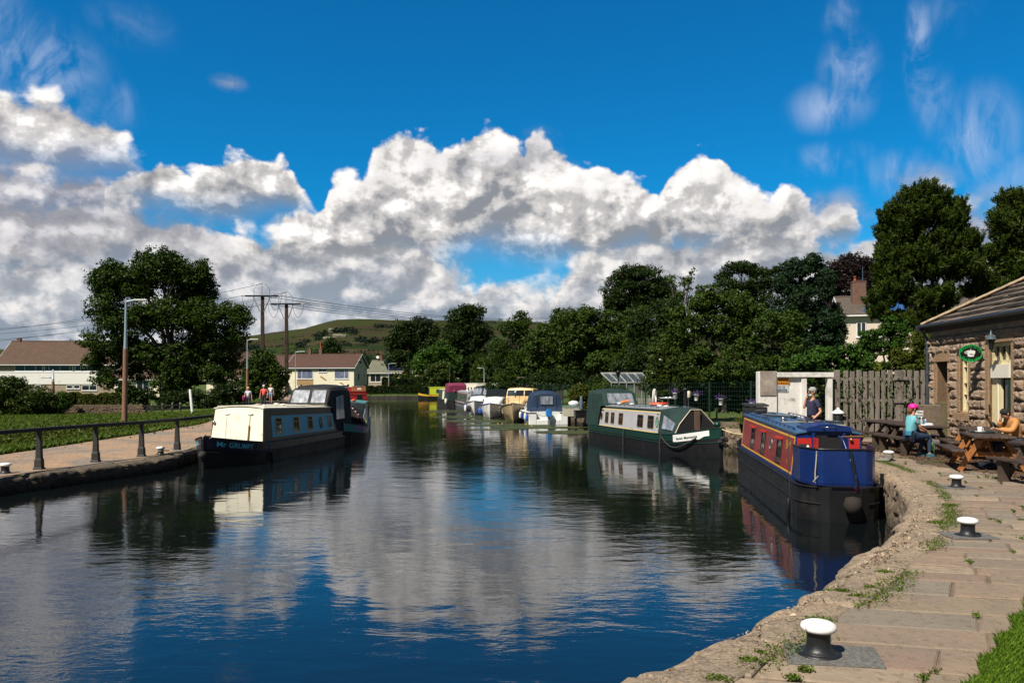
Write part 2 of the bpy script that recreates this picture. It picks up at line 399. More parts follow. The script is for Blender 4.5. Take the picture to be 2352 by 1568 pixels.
# ---------------------------------------------------------------- ground, water, quays
def interp(pts, y):
 if y <= pts[0][0]: return pts[0][1]
 for (a, b), (c, d) in zip(pts, pts[1:]):
  if y <= c: return b + (d - b) * (y - a) / (c - a)
 return pts[-1][1]
XLp = [(-20, -34), (8, -17.4), (19.2, -12.35), (24.5, -10.6), (27, -10.9), (34, -9.95), (40, -9.6), (50, -10.9), (62, -13), (75, -15.7), (100, -22.5), (125, -31), (142, -42)]
def XL(y): return interp(XLp, y)
QR = .85; QL = .41
edge_px = [(1395, 1568), (1455, 1543), (1539, 1508), (1622, 1462), (1718, 1425), (1797, 1375), (1872, 1348), (1943, 1304), (1978, 1268), (2026, 1245), (2050, 1222), (2080, 1190), (2092, 1160), (2084, 1128), (2062, 1105), (2040, 1088), (2022, 1077)]
eR = [P(x, y, QR) for x, y in edge_px]
edgeR = [Vector((-6.2, -2.6, QR))] + eR + [Vector(q + (QR,)) for q in ((8.15, 18.6), (8.5, 21), (9.1, 25.5), (9.4, 29), (8.6, 32.5), (6.9, 38.5), (5.9, 43))]
XRp = [(-20, -22), (-2.6, -6.2)] + [(v.y, v.x) for v in sorted([q for q in edgeR[1:]], key=lambda q: q.y)] + [(48, 5.4), (55, 3.6), (62, 1.6), (70, -.6), (80, -3.0), (90, -5), (100, -6.4), (108, -6.6), (114, -3), (118, 6), (121, 30), (124, 90), (126, 500)]
def XR(y): return interp(XRp, y)
zpath = [(25, .41), (45, .55), (70, .64), (110, .72), (150, .85)]
PLp = [(-20, -19), (5, -16.9), (20, -16.6), (33, -16.5), (42, -16.7), (55, -19.2), (80, -26), (117, -34.5), (150, -43)]
def XP(y): return interp(PLp, y)
def sm(t): t = max(0, min(1, t)); return t * t * (3 - 2 * t)
def gz_left(x, y):
 base = interp(zpath, y)
 d = XP(y) - x
 z = base
 if d > 0: z = base + (.2 + .006 * max(0, y - 60) * .6 - base) * sm(d / 6)
 if x > XL(y) - 1.5 and y > 20: z = min(z, base)
 return z
def gz_right(x, y):
 d = x - XR(y)
 b = .85 if y < 33 else max(.55, .85 - (y - 33) * .04)
 if y > 29: b += sm((d - 9) / 30) * 1.2
 elif x > 15: b += sm((x - 15) / 25) * 1
 return b
def build_ground():
 mb = MB()
 ys = list(np.arange(-20, 60, 1.0)) + list(np.arange(60, 142.01, 2.0))
 ds = [0, .001, .3, 1, 2, 3, 4.5, 6, 8, 10, 13, 16, 20, 26, 34, 45, 60, 90, 150, 400, 900]
 rings = []
 for y in ys:
  r = []
  for i, d in enumerate(ds):
   x = XL(y) - .25 - d
   r.append((x, y, -.8 if i == 0 else gz_left(x, y) - .03))
  rings.append(r)
 mb.loft(rings, closed=False, cap=False, smooth=True)
 ys = list(np.arange(-20, 60, 1.0)) + list(np.arange(60, 126.01, 1.5))
 rings = []
 for y in ys:
  r = []
  for i, d in enumerate(ds):
   x = XR(y) + .25 + d
   r.append((x, y, -.8 if i == 0 else gz_right(x, y) - .05))
  rings.append(r[::-1])
 mb.loft(rings, closed=False, cap=False, smooth=True)
 xs = [-900, -400, -200, -120, -80, -60, -50, -44] + list(range(-42, 60, 3)) + [80, 150, 400, 900]
 rings = []
 for j, y in enumerate([141.9, 142, 142.6, 146, 150, 160, 180, 220, 300, 500, 900, 2600]):
  rings.append([(x, y + .3 * math.sin(x * .7), -.8 if j == 0 and x > -42.5 else (.55 if j < 2 else .75) + (max(0, y - 300) * .01)) for x in xs])
 mb.loft(rings, closed=False, cap=False, smooth=True)
 m, nt, b = nodes_of('meadow_ground')
 v = coords(nt, world=True)
 n1 = noise_(nt, v, .35, 6, .65); n2 = noise_(nt, v, 6, 6, .7)
 c = mix(nt, mapr(nt, n1, .35, .65), (.045, .090, .014), (.11, .13, .03))
 c = mix(nt, mapr(nt, n2, .45, .75), c, (.028, .06, .012))
 n3 = noise_(nt, v, 1.1, 5, .6)
 c = mix(nt, mapr(nt, n3, .66, .74), c, (.16, .12, .07))
 nt.links.new(c, b.inputs['Base Color']); b.inputs['Roughness'].default_value = .9; b.inputs['Specular IOR Level'].default_value = .15
 nt.links.new(bump(nt, noise_(nt, v, 18, 5, .7), .9, .06), b.inputs['Normal'])
 obj('ground', mb, m, kind='structure')
build_ground()
def water_material():
 m, nt, b = nodes_of('canal_water')
 v = coords(nt, world=True)
 b.inputs['Base Color'].default_value = (.0035, .0055, .006, 1)
 b.inputs['Roughness'].default_value = .035; b.inputs['IOR'].default_value = 1.55; b.inputs['Specular IOR Level'].default_value = .6
 patch = mapr(nt, noise_(nt, coords(nt, world=True, scale=(.5, .22, 1)), .35, 3, .6), .38, .66, .25, 2.0)
 vs_ = coords(nt, world=True, scale=(.75, 1.35, 1))
 w1 = noise_(nt, vs_, 1.0, 3, .45, .6)
 w2 = noise_(nt, vs_, 3.6, 4, .55, .3)
 w3 = noise_(nt, vs_, 13, 3, .5)
 h = math_(nt, 'ADD', math_(nt, 'MULTIPLY', w1, .8), math_(nt, 'MULTIPLY', math_(nt, 'MULTIPLY', w2, patch), .30))
 h = math_(nt, 'ADD', h, math_(nt, 'MULTIPLY', math_(nt, 'MULTIPLY', w3, patch), .05))
 bm = nt.nodes.new('ShaderNodeBump'); bm.inputs['Strength'].default_value = 1; bm.inputs['Distance'].default_value = .0105
 nt.links.new(h, bm.inputs['Height']); nt.links.new(bm.outputs[0], b.inputs['Normal'])
 return m
mb = MB(); mb.add([(-300, -30, 0), (300, -30, 0), (300, 150, 0), (-300, 150, 0)], [(0, 1, 2, 3)])
obj('water', mb, water_material(), kind='structure')
# ---------------------------------------------------------------- stone edges of the canal
def stone_mat(name, c1, c2, dark, light, moss=None):
 m, nt, b = nodes_of(name)
 v = coords(nt)
 n1 = noise_(nt, v, 1.6, 6, .65); n2 = noise_(nt, v, 11, 8, .75, .3); n3 = noise_(nt, v, 48, 5, .65)
 c = mix(nt, mapr(nt, n1, .35, .65), c1, c2)
 c = mix(nt, mapr(nt, n2, .50, .70), c, dark)
 c = mix(nt, mapr(nt, n3, .56, .70, 0, .8), c, light); c = mix(nt, mapr(nt, n3, .44, .34, 0, .85), c, dark)
 if moss:
  g = nt.nodes.new('ShaderNodeNewGeometry'); s_ = nt.nodes.new('ShaderNodeSeparateXYZ'); nt.links.new(g.outputs['Position'], s_.inputs[0])
  st = noise_(nt, coords(nt, scale=(1, 1, .12)), 7, 4, .6); c = mix(nt, math_(nt, 'MULTIPLY', mapr(nt, s_.outputs[2], .82, .62), mapr(nt, st, .4, .6, .45, .95)), c, (.085, .065, .048)); c = mix(nt, math_(nt, 'MULTIPLY', mapr(nt, s_.outputs[2], .3, .0), .85), c, moss)
 nt.links.new(c, b.inputs['Base Color']); b.inputs['Roughness'].default_value = .88; b.inputs['Specular IOR Level'].default_value = .25
 hh = math_(nt, 'ADD', n2, math_(nt, 'MULTIPLY', n3, .5))
 nt.links.new(bump(nt, hh, 1, .022), b.inputs['Normal'])
 return m
M_coping = stone_mat('gritstone_coping', (.34, .255, .175), (.25, .195, .14), (.06, .045, .032), (.60, .50, .40), (.035, .035, .02))
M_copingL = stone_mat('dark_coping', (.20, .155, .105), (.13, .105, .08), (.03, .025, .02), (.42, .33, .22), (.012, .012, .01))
def resample(pts, step):
 out = [pts[0].copy()]; 
 for a, b in zip(pts, pts[1:]):
  L_ = (b - a).length; n = max(1, int(L_ / step))
  for i in range(1, n + 1): out.append(a.lerp(b, i / n))
 return out
def smooth_line(pts, it=2):
 for _ in range(it):
  q = [pts[0]]
  for a, b in zip(pts, pts[1:]): q += [a * .75 + b * .25, a * .25 + b * .75]
  pts = q + [pts[-1]]
 return pts
def coping(name, line, z, width, side, mat, prof_n=10, amp=.05, block=1.15, seed=0, step=.05, hgt=None):
 mb = MB(); rings = []
 pts = resample(smooth_line(line, 1), step)
 s = 0; nextj = .6; rnd = random.Random(seed); boff = 0; bz = 0
 prof = [(0, -.5), (0, -.2), (0, .02), (0, .14)] + [(0, .14 + (z - .2) * t) for t in (.2, .4, .6, .75, .88, 1)] + [(.012, z - .03), (.03, z - .01), (.06, z), (.10, z), (.15, z), (.21, z), (.28, z), (.35, z), (.42, z), (width - .02, z), (width, z - .02), (width, z - .08)]
 for i, p in enumerate(pts):
  d = (pts[min(i + 1, len(pts) - 1)] - pts[max(i - 1, 0)]); d.z = 0; d.normalize()
  nrm = Vector((d.y, -d.x, 0)) * side
  if i: s += (p - pts[i - 1]).length
  jd = abs(s - nextj)
  if s > nextj + step: nextj = s + block * rnd.uniform(.7, 1.3); boff = rnd.uniform(-.02, .03); bz = rnd.uniform(-.015, .015)
  r = []
  for k, (a, h) in enumerate(prof):
   q = p + nrm * a
   low = mnoise.noise(Vector((q.x * .9 + seed, q.y * .9, h * 1.5))); vc = mnoise.noise(Vector((q.x * 4.5, q.y * 4.5, h * 5)), noise_basis='VORONOI_F2F1')
   hi = (vc - .5) * .8 + mnoise.noise(Vector((q.x * 6 + seed, q.y * 6, h * 7))) + .5 * mnoise.noise(Vector((q.x * 17, q.y * 17, h * 17)))
   face = 1 if a < .02 else max(0, 1 - (a - .02) / .25)
   disp = (low * amp * 1.2 + hi * amp * .9 + max(0, mnoise.noise(Vector((q.x * 2.3, q.y * 2.3, 9 + seed)))) * amp * 2.2) * face + boff * (a < .2)
   up = (-abs(hi) * amp * .75 - max(0, mnoise.noise(Vector((q.x * 2.1, q.y * 2.1, 4)))) * amp * .9) * (max(0, 1 - a / .22)) * (1 if h > .2 else 0)
   up += (hi * .0025 + bz * (h > z - .1)) if h > z - .1 else 0
   if jd < step * .8 and h > 0: disp += .05 * (face > 0); up -= .045 * (h > z - .1)
   q = q + nrm * disp; zz = h + up
   if hgt: zz += (hgt(p.y) - z) * (h / z if h > 0 else 0)
   r.append((q.x, q.y, zz))
  rings.append(r if side > 0 else r[::-1])
 mb.loft(rings, closed=False, cap=False, smooth=False)
 obj(name, mb, mat, kind='structure')
coping('quay_edge', edgeR, QR, .52, 1, M_coping, amp=.075, seed=3, step=.035)
mb = MB(); rings = []
for x in np.arange(-43, 62, 1.5): y = 141.7 + .3 * math.sin(x * .7); rings.append([(x, y + .1 * math.sin(x * 2.3), -.4), (x, y, .42), (x, y + .5, .60)])
mb.loft(rings, closed=False, cap=False); obj('far_bank_edge', mb, M('dark_bank', (.03, .028, .02), .95, var=.4), kind='structure')
def chips():
 rng = np.random.default_rng(4); P_ = []; line = resample(smooth_line([q for q in edgeR if 3 < q.y < 26], 1), .04)
 for i, q in enumerate(line[1:-1]):
  d = (line[i + 2] - line[i]).normalized(); nr = Vector((d.y, -d.x, 0)); w = .5 + .9 * max(0, mnoise.noise(q * 1.3) + .3) + (1.4 if 7.2 < q.y < 11.5 else 0)
  for _ in range(int(w * 5)):
   a = abs(rng.normal()) * .11 + .10; p = q + nr * a; P_.append((p.x, p.y, QR - .03 * math.exp(-a * 9) - .002))
 P_ = np.array(P_); n = len(P_); s_ = .004 + .013 * rng.random(n) ** 2.2
 T = rng.normal(size=(n, 4, 3)); T[:, :, 2] *= .7; V = (P_[:, None, :] + T * s_[:, None, None]).reshape(-1, 3)
 me = bpy.data.meshes.new('stone_chips'); me.from_pydata(V.tolist(), [], [[4 * i + a for a in f] for i in range(n) for f in ((0, 1, 2), (0, 3, 1), (1, 3, 2), (2, 3, 0))])
 t = np.repeat(rng.random(n) ** 1.5, 4); at = me.attributes.new('tone', 'FLOAT', 'FACE'); at.data.foreach_set('value', t.astype(np.float32))
 m, nt, b = nodes_of('stone_chip'); at = nt.nodes.new('ShaderNodeAttribute'); at.attribute_name = 'tone'; nt.links.new(mix(nt, at.outputs['Fac'], (.05, .033, .022), (.55, .42, .29)), b.inputs['Base Color']); b.inputs['Roughness'].default_value = .95; me.materials.append(m)
 o = bpy.data.objects.new('stone_chips', me); COL.objects.link(o); setp(o, 'crumbled stone chips and grit along the broken edge of the quay', 'stone chips', kind='stuff')
chips()
lineL = [Vector((XL(y), y, 0)) for y in (6, 10, 14, 19.2, 22, 24.5, 27, 30, 34, 40, 50, 62, 75, 100, 125, 141)]
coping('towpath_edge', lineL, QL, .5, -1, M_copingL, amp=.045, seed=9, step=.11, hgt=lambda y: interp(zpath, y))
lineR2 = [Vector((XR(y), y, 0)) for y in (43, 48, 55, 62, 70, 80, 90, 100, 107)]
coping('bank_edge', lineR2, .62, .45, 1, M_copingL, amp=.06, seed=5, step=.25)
def dist_edge(x, y):
 best = 99; sgn = 1
 for a, b in zip(edgeR, edgeR[1:]):
  ab = (b - a); t = max(0, min(1, ((x - a.x) * ab.x + (y - a.y) * ab.y) / (ab.x ** 2 + ab.y ** 2)))
  qx = a.x + ab.x * t; qy = a.y + ab.y * t
  d = math.hypot(x - qx, y - qy)
  if d < best: best = d; sgn = 1 if (ab.y * (x - qx) - ab.x * (y - qy)) > 0 else -1
 return best * sgn
def paving():
 rnd = random.Random(5)
 m, nt, b = nodes_of('flagstone')
 at = nt.nodes.new('ShaderNodeAttribute'); at.attribute_name = 'tone'
 v = coords(nt)
 cr = nt.nodes.new('ShaderNodeValToRGB'); e = cr.color_ramp; e.interpolation = 'CONSTANT'
 cols = [(.25, .19, .13), (.215, .18, .14), (.265, .19, .135), (.26, .205, .15), (.22, .17, .125), (.32, .245, .17), (.24, .165, .12)]
 e.elements[0].color = (*cols[0], 1); e.elements[1].position = 1 / 7; e.elements[1].color = (*cols[1], 1)
 for i in range(2, 7): q = e.elements.new(i / 7); q.color = (*cols[i], 1)
 nt.links.new(at.outputs['Fac'], cr.inputs[0])
 n1 = noise_(nt, v, 2.2, 7, .7, .4); n2 = noise_(nt, v, 14, 6, .65); n3 = noise_(nt, v, 55, 3, .6)
 c = mix(nt, mapr(nt, n1, .35, .7, 0, .75), cr.outputs[0], (.165, .14, .11))
 c = mix(nt, mapr(nt, n2, .52, .70, 0, .7), c, (.12, .088, .06)); c = mix(nt, mapr(nt, noise_(nt, v, 5, 6, .75, 1.2), .60, .66, 0, .5), c, (.10, .07, .045))
 c = mix(nt, mapr(nt, n3, .62, .72, 0, .45), c, (.5, .43, .34))
 nt.links.new(c, b.inputs['Base Color']); b.inputs['Specular IOR Level'].default_value = .3
 nt.links.new(mapr(nt, n2, .3, .7, .72, .95), b.inputs['Roughness'])
 nt.links.new(bump(nt, math_(nt, 'ADD', math_(nt, 'ADD', n1, math_(nt, 'MULTIPLY', n2, .6)), math_(nt, 'MULTIPLY', n3, .15)), .6, .022), b.inputs['Normal'])
 mb = MB(); tones = []
 e1 = Vector((.975, -.22, 0)); e2 = Vector((.50, .866, 0))
 bpos = -2.0; joints = []
 while bpos < 30:
  dep = rnd.uniform(.34, .62) if bpos < 9 else rnd.uniform(.26, .5)
  a = -16 + rnd.uniform(0, 1)
  while a < 14:
   w = rnd.uniform(.5, 1.45) if bpos < 9 else rnd.uniform(.35, 1.1)
   for _ in range(3):
    cc_ = e1 * (a + w / 2) + e2 * (bpos + dep / 2)
    if -3 < cc_.x < 12 and dist_edge(cc_.x, cc_.y) < .42 + .45 * w: w *= .55
   g = .012
   cs = [(a + g, bpos + g), (a + w - g, bpos + g), (a + w - g, bpos + dep - g), (a + g, bpos + dep - g)]
   pts = [e1 * x + e2 * y for x, y in cs]
   c = sum(pts, Vector()) / 4
   de = dist_edge(c.x, c.y)
   if -3 < c.x < 14.3 and 1.5 < c.y < 29 and de > .44 and (c.x < 13.6 or c.y > 27):
    mx = max(q.x for q in pts)
    z = QR - .012 + rnd.uniform(-.006, .006)
    tl = [rnd.uniform(-.004, .004) for _ in range(4)]
    jit = [Vector((rnd.uniform(-.012, .012), rnd.uniform(-.012, .012), 0)) for _ in range(4)]
    top = []
    for i in range(4):
     p0 = pts[i] + jit[i]; p1 = pts[(i + 1) % 4] + jit[(i + 1) % 4]
     for t in (0, .33, .66):
      q = p0.lerp(p1, t) + Vector((rnd.uniform(-.006, .006), rnd.uniform(-.006, .006), 0)) * (t > 0)
      top.append(Vector((q.x, q.y, z + tl[i] * (1 - t) + tl[(i + 1) % 4] * t)))
    cc = sum(top, Vector()) / 12
    inn = [q.lerp(cc, .018 / max(.2, (q - cc).length)) for q in top]
    low = [Vector((q.x, q.y, QR - .035)) for q in top]
    top2 = [Vector((q.x, q.y, q.z - .010)) for q in top]
    n0 = len(mb.f)
    mb.add(inn, [tuple(range(12))])
    mb.add(top2 + inn, [(j, (j + 1) % 12, 12 + (j + 1) % 12, 12 + j) for j in range(12)])
    mb.add(low + top2, [(j, (j + 1) % 12, 12 + (j + 1) % 12, 12 + j) for j in range(12)])
    tn = rnd.random()
    tones.extend([tn] * (len(mb.f) - n0))
    if rnd.random() < .8: joints.append((pts[0], pts[1]));
    if rnd.random() < .6: joints.append((pts[1], pts[2]))
   a += w
  bpos += dep
 o = obj('paving', mb, m, kind='structure')
 at = o.data.attributes.new('tone', 'FLOAT', 'FACE'); at.data.foreach_set('value', tones)
 return joints
pav_joints = paving()
soil = M('packed_soil', (.085, .055, .035), .95, var=.4, vs=9, dirt=(.05, .07, .02), dirt_amt=.08, bmp=.8, bs=40)
mb = MB(); n = 40
pts = [Vector((q.x, q.y, 0)) for q in edgeR]
top = [(q.x + .45, q.y - .05, QR - .03) for q in edgeR if q.y < 40]
mb.add(top + [(40, 40, QR - .03), (40, -6, QR - .03)], [tuple(range(len(top) + 2))[::-1]])
obj('paving_bed', mb, M('joint_sand', (.17, .12, .08), .95, var=.4, vs=9, dirt=(.05, .06, .02), dirt_amt=.1, bmp=.8, bs=40), kind='structure')
m, nt, b = nodes_of('gravel_path')
v = coords(nt, world=True)
n1 = noise_(nt, v, .5, 5, .6, .4); n2 = noise_(nt, v, 9, 6, .75); n3 = noise_(nt, coords(nt, world=True, scale=(1, .25, 1)), .9, 3, .5)
c = mix(nt, mapr(nt, n1, .42, .58), (.24, .20, .165), (.38, .255, .165))
c = mix(nt, mapr(nt, n3, .5, .66, 0, .7), c, (.245, .225, .20))
c = mix(nt, mapr(nt, n2, .46, .68, 0, .85), c, (.10, .08, .065))
nt.links.new(c, b.inputs['Base Color']); b.inputs['Roughness'].default_value = .95; b.inputs['Specular IOR Level'].default_value = .1
nt.links.new(bump(nt, n2, .7, .02), b.inputs['Normal'])
mb = MB(); rings = []
for y in list(np.arange(2, 60, .8)) + list(np.arange(60, 141, 2.5)):
 xl = XP(y) + .25 * mnoise.noise(Vector((y * .6, 0, 0))); xr = XL(y) - .45
 r = []
 for t in (0, .04, .2, .4, .6, .8, 1):
  x = xl + (xr - xl) * t
  r.append((x, y, interp(zpath, y) - .004 + (-.03 if t == 0 else 0) + .012 * mnoise.noise(Vector((x, y, 3)))))
 rings.append(r[::-1])
mb.loft(rings, closed=False, cap=False, smooth=True)
obj('towpath', mb, m, kind='structure')
# ---------------------------------------------------------------- vegetation
def leaf_mat(name, dark, light, tip=None, trans=.16, rough=.5):
 if name in _M: return _M[name]
 m, nt, b = nodes_of(name)
 at = nt.nodes.new('ShaderNodeAttribute'); at.attribute_name = 'tone'
 c = mix(nt, at.outputs['Fac'], dark, light)
 if tip: c = mix(nt, mapr(nt, at.outputs['Fac'], .93, .97), c, tip)
 nt.links.new(c, b.inputs['Base Color']); b.inputs['Roughness'].default_value = rough; b.inputs['Specular IOR Level'].default_value = .14
 tr = nt.nodes.new('ShaderNodeBsdfTranslucent'); nt.links.new(c, tr.inputs[0])
 mx = nt.nodes.new('ShaderNodeMixShader'); mx.inputs[0].default_value = trans
 nt.links.new(b.outputs[0], mx.inputs[1]); nt.links.new(tr.outputs[0], mx.inputs[2])
 nt.links.new(mx.outputs[0], nt.nodes['Material Output'].inputs[0])
 _M[name] = m; return m
L_ASH = leaf_mat('leaf_ash', (0.0091, 0.0221, 0.00325), (0.0527, 0.093, 0.00868))
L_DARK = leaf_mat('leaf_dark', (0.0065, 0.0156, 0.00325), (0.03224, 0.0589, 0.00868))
L_BRIGHT = leaf_mat('leaf_bright', (0.0195, 0.05525, 0.0052), (0.062, 0.124, 0.0124))
L_OLIVE = leaf_mat('leaf_olive', (.011, .027, .004), (.066, .108, .014))
L_YELL = leaf_mat('leaf_yellowish', (0.02275, 0.04225, 0.0052), (0.1054, 0.1178, 0.0124))
L_ELDER = leaf_mat('leaf_elder', (0.0143, 0.0325, 0.00455), (0.062, 0.0868, 0.0124), (.62, .58, .38))
L_PINE = leaf_mat('needle_pine', (.005, .012, .002), (.064, .098, .008), trans=.1)
L_CONIF = leaf_mat('needle_conifer', (0.0065, 0.0182, 0.0065), (0.0217, 0.0496, 0.01612), trans=.1)
L_BEECH = leaf_mat('leaf_copper', (.010, .007, .007), (.032, .020, .020))
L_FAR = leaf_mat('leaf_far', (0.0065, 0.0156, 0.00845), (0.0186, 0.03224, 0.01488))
L_GRASS = leaf_mat('grass_blade', (.028, .065, .006), (.13, .18, .024))
L_LAWN = leaf_mat('lawn_blade', (.035, .085, .006), (.15, .24, .022))
L_IVY = leaf_mat('leaf_ivy', (0.013, 0.039, 0.0039), (0.0558, 0.124, 0.0124))
BARK = M('bark', (.075, .055, .038), .9, var=.4, vs=6, stretch=(1, 1, .25), bmp=.8, bs=12)
BARK_D = M('bark_dark', (.03, .024, .018), .9, var=.4, vs=6, stretch=(1, 1, .25), bmp=.8, bs=12)
def leaf_cloud(name, mat, C_, N_, size, tone, parent=None, rng=None, aspect=.6, up=.35, axis=None, **kw):
 """one mesh of many leaf-sized faces; C_ centres, N_ outward directions, size per leaf, tone 0..1 per leaf"""
 n = len(C_)
 rng = rng or np.random.default_rng(1)
 nrm = N_ * .7 + rng.normal(size=(n, 3)) * .75; nrm[:, 2] += up
 nrm /= np.linalg.norm(nrm, axis=1)[:, None] + 1e-9
 t = rng.normal(size=(n, 3)) if axis is None else axis + rng.normal(size=(n, 3)) * .35; t -= nrm * (t * nrm).sum(1)[:, None]; t /= np.linalg.norm(t, axis=1)[:, None] + 1e-9
 bt = np.cross(nrm, t)
 sz = size[:, None] * .5
 a = C_ - t * sz; c = C_ + t * sz
 b = C_ + bt * sz * aspect + nrm * sz * .18; d = C_ - bt * sz * aspect + nrm * sz * .18
 V = np.stack([a, b, c, d], 1).reshape(-1, 3).astype(np.float32)
 me = bpy.data.meshes.new(name)
 me.vertices.add(4 * n); me.vertices.foreach_set('co', V.ravel())
 me.loops.add(4 * n); me.loops.foreach_set('vertex_index', np.arange(4 * n, dtype=np.int32))
 me.polygons.add(n); me.polygons.foreach_set('loop_start', np.arange(0, 4 * n, 4, dtype=np.int32))
 me.update(calc_edges=True)
 at = me.attributes.new('tone', 'FLOAT', 'FACE'); at.data.foreach_set('value', np.clip(tone, 0, 1).astype(np.float32))
 me.materials.append(mat)
 o = bpy.data.objects.new(name, me); COL.objects.link(o)
 if parent is not None: o.parent = parent
 return setp(o, kw.get('label'), kw.get('cat'), kw.get('group'), kw.get('kind'))
def crown(name, mat, lobes, leaf, parent, seed=0, cover=5.5, clump=.55, droop=0, sub_=True, tuft=False, flower=0, fill=.5, **kw):
 """lobes: (x, y, z, rx, ry, rz)"""
 rng = np.random.default_rng(seed)
 Lb = np.array(lobes, float)
 sl_ = []
 for q in Lb:
  k_ = 7
  dd = rng.normal(size=(k_, 3)); dd /= np.linalg.norm(dd, axis=1)[:, None]
  for v_ in dd: sl_.append([*(q[:3] + v_ * q[3:] * .66), *(q[3:] * rng.uniform(.34, .52))])
  sl_.append([*q[:3], *(q[3:] * .7)])
 if sub_: Lb = np.array(sl_); cover = cover * .74
 area = PI * Lb[:, 3] * Lb[:, 5]
 tot = area.sum() * cover / (leaf * leaf * .3)
 per = 26 if not tuft else 34
 nc = max(12, int(tot / per))
 which = rng.choice(len(Lb), nc, p=area / area.sum())
 d = rng.normal(size=(nc, 3)); d /= np.linalg.norm(d, axis=1)[:, None]
 r = 1 - np.abs(rng.normal(size=nc)) * .16; inner = rng.random(nc) < fill * .5; r[inner] = rng.random(inner.sum()) ** .5
 r *= 1 + rng.normal(size=nc) * .05
 c = Lb[which, :3] + d * Lb[which, 3:] * r[:, None]
 cs = clump * (0.6 + .8 * rng.random(nc))
 n = nc * per
 off = rng.normal(size=(n, 3)); off *= (rng.random(n) ** .4 / (np.linalg.norm(off, axis=1) + 1e-9))[:, None]
 idx = np.repeat(np.arange(nc), per)
 if tuft:      # upright sprays of needles round a shoot
  h = rng.random(n)
  lean = d * .55; lean[:, 2] = np.abs(lean[:, 2]) * .4 + .8
  lean /= np.linalg.norm(lean, axis=1)[:, None]
  pos = c[idx] + lean[idx] * ((h - .3) * cs[idx] * 1.4)[:, None] + off * (cs[idx] * .30)[:, None]
  nn = off + lean[idx] * .2
 else:
  off[:, 2] *= .62
  pos = c[idx] + off * cs[idx][:, None]
  pos[:, 2] -= droop * cs[idx] * (off[:, 0] ** 2 + off[:, 1] ** 2)
  nn = d[idx] * .6 + off * .6
 ct = rng.random(nc)
 tone = .18 + .42 * ct[idx] + .3 * rng.random(n) ** 2
 if tuft: tone = .1 + .2 * ct[idx] + .65 * h * rng.random(n) ** .5
 tone = np.minimum(tone, .90)
 sz = leaf * (.65 + .7 * rng.random(n))
 if flower:
  fm = rng.random(nc) < flower
  top = off[:, 2] > .25
  f = fm[idx] & top & (d[idx, 2] > -.2) & (r[idx] > .8)
  tone[f] = 1.0; sz[f] *= .8
 if tuft: ax = off * 1.1 + lean[idx] * .9; nn = np.cross(ax, rng.normal(size=ax.shape)); sz = sz * 1.7
 return leaf_cloud(name, mat, pos, nn, sz, tone, parent, rng, up=.35 if not tuft else 0, aspect=.62 if not tuft else .17, axis=ax if tuft else None, **kw)
def limbs(mb, base, lobes, r0, seed=0, lean=0):
 rnd = random.Random(seed)
 Lb = sorted(lobes, key=lambda q: -q[3] * q[5])[:9]
 top = Vector((sum(q[0] for q in lobes) / len(lobes), sum(q[1] for q in lobes) / len(lobes), max(q[2] for q in lobes)))
 b = Vector(base); h = top - b
 fork = b + h * .33 + Vector((rnd.uniform(-.2, .2), 0, 0))
 def wig(p, q, ra, rb, n=7):
  pts = []; rs = []
  for i in range(n):
   t = i / (n - 1); w = (q - p).length * .05 * math.sin(PI * t)
   pts.append(p.lerp(q, t) + Vector((rnd.uniform(-w, w), rnd.uniform(-w, w), rnd.uniform(-w, w) * .4))); rs.append(ra + (rb - ra) * t)
  mb.tube(pts, rs, 8)
 mb.tube([b + Vector((0, 0, -.3)), b + Vector((0, 0, .15)), b.lerp(fork, .3), fork], [r0 * 1.6, r0 * 1.25, r0, r0 * .82], 10)
 for q in Lb:
  e = Vector(q[:3]) + Vector((0, 0, q[5] * .3))
  s_ = b.lerp(fork, rnd.uniform(.75, 1))
  wig(s_, e, r0 * .5, r0 * .10)
  for k in range(4):
   m_ = s_.lerp(e, rnd.uniform(.4, .9))
   t = Vector(q[:3]) + Vector((rnd.uniform(-1, 1) * q[3], rnd.uniform(-1, 1) * q[4], rnd.uniform(-.6, .9) * q[5])) * .85
   wig(m_, t, r0 * .16, r0 * .03, 5)
def tree(name, label, cat, mat, Y, lob, base, leaf_px=4.6, cover=5.5, clump=.55, seed=0, r0=None, bark=BARK, depth=.9, group=None, cname='crown', **kw):
 """lob: list of (x, y, rx, ry[, dY]) measured on the picture plane at distance Y; base: (x, ground z)"""
 k = Y / F
 lobes = []
 rnd = random.Random(seed)
 for q in lob:
  dy = q[4] if len(q) > 4 else rnd.uniform(-.25, .25) * q[2] * k
  c = PD(q[0], q[1], Y + dy)
  lobes.append((c.x, c.y, c.z, q[2] * k, q[2] * k * depth, q[3] * k))
 bx = (base[0] - CX) * k
 root = thing(name, label, cat, (bx, Y, base[1]), 0, group)
 inv = Vector((bx, Y, base[1]))
 ll = [(a - inv.x, b - inv.y, c - inv.z, d, e, f) for a, b, c, d, e, f in lobes]
 hh = max(q[2] + q[5] for q in ll)
 mb = MB(); limbs(mb, (0, 0, 0), ll, r0 or max(.04, hh * .026), seed)
 obj('trunk', mb, bark, root)
 crown(cname, mat, ll, leaf_px * k, root, seed, cover, clump * k * 20, **kw)
 return root
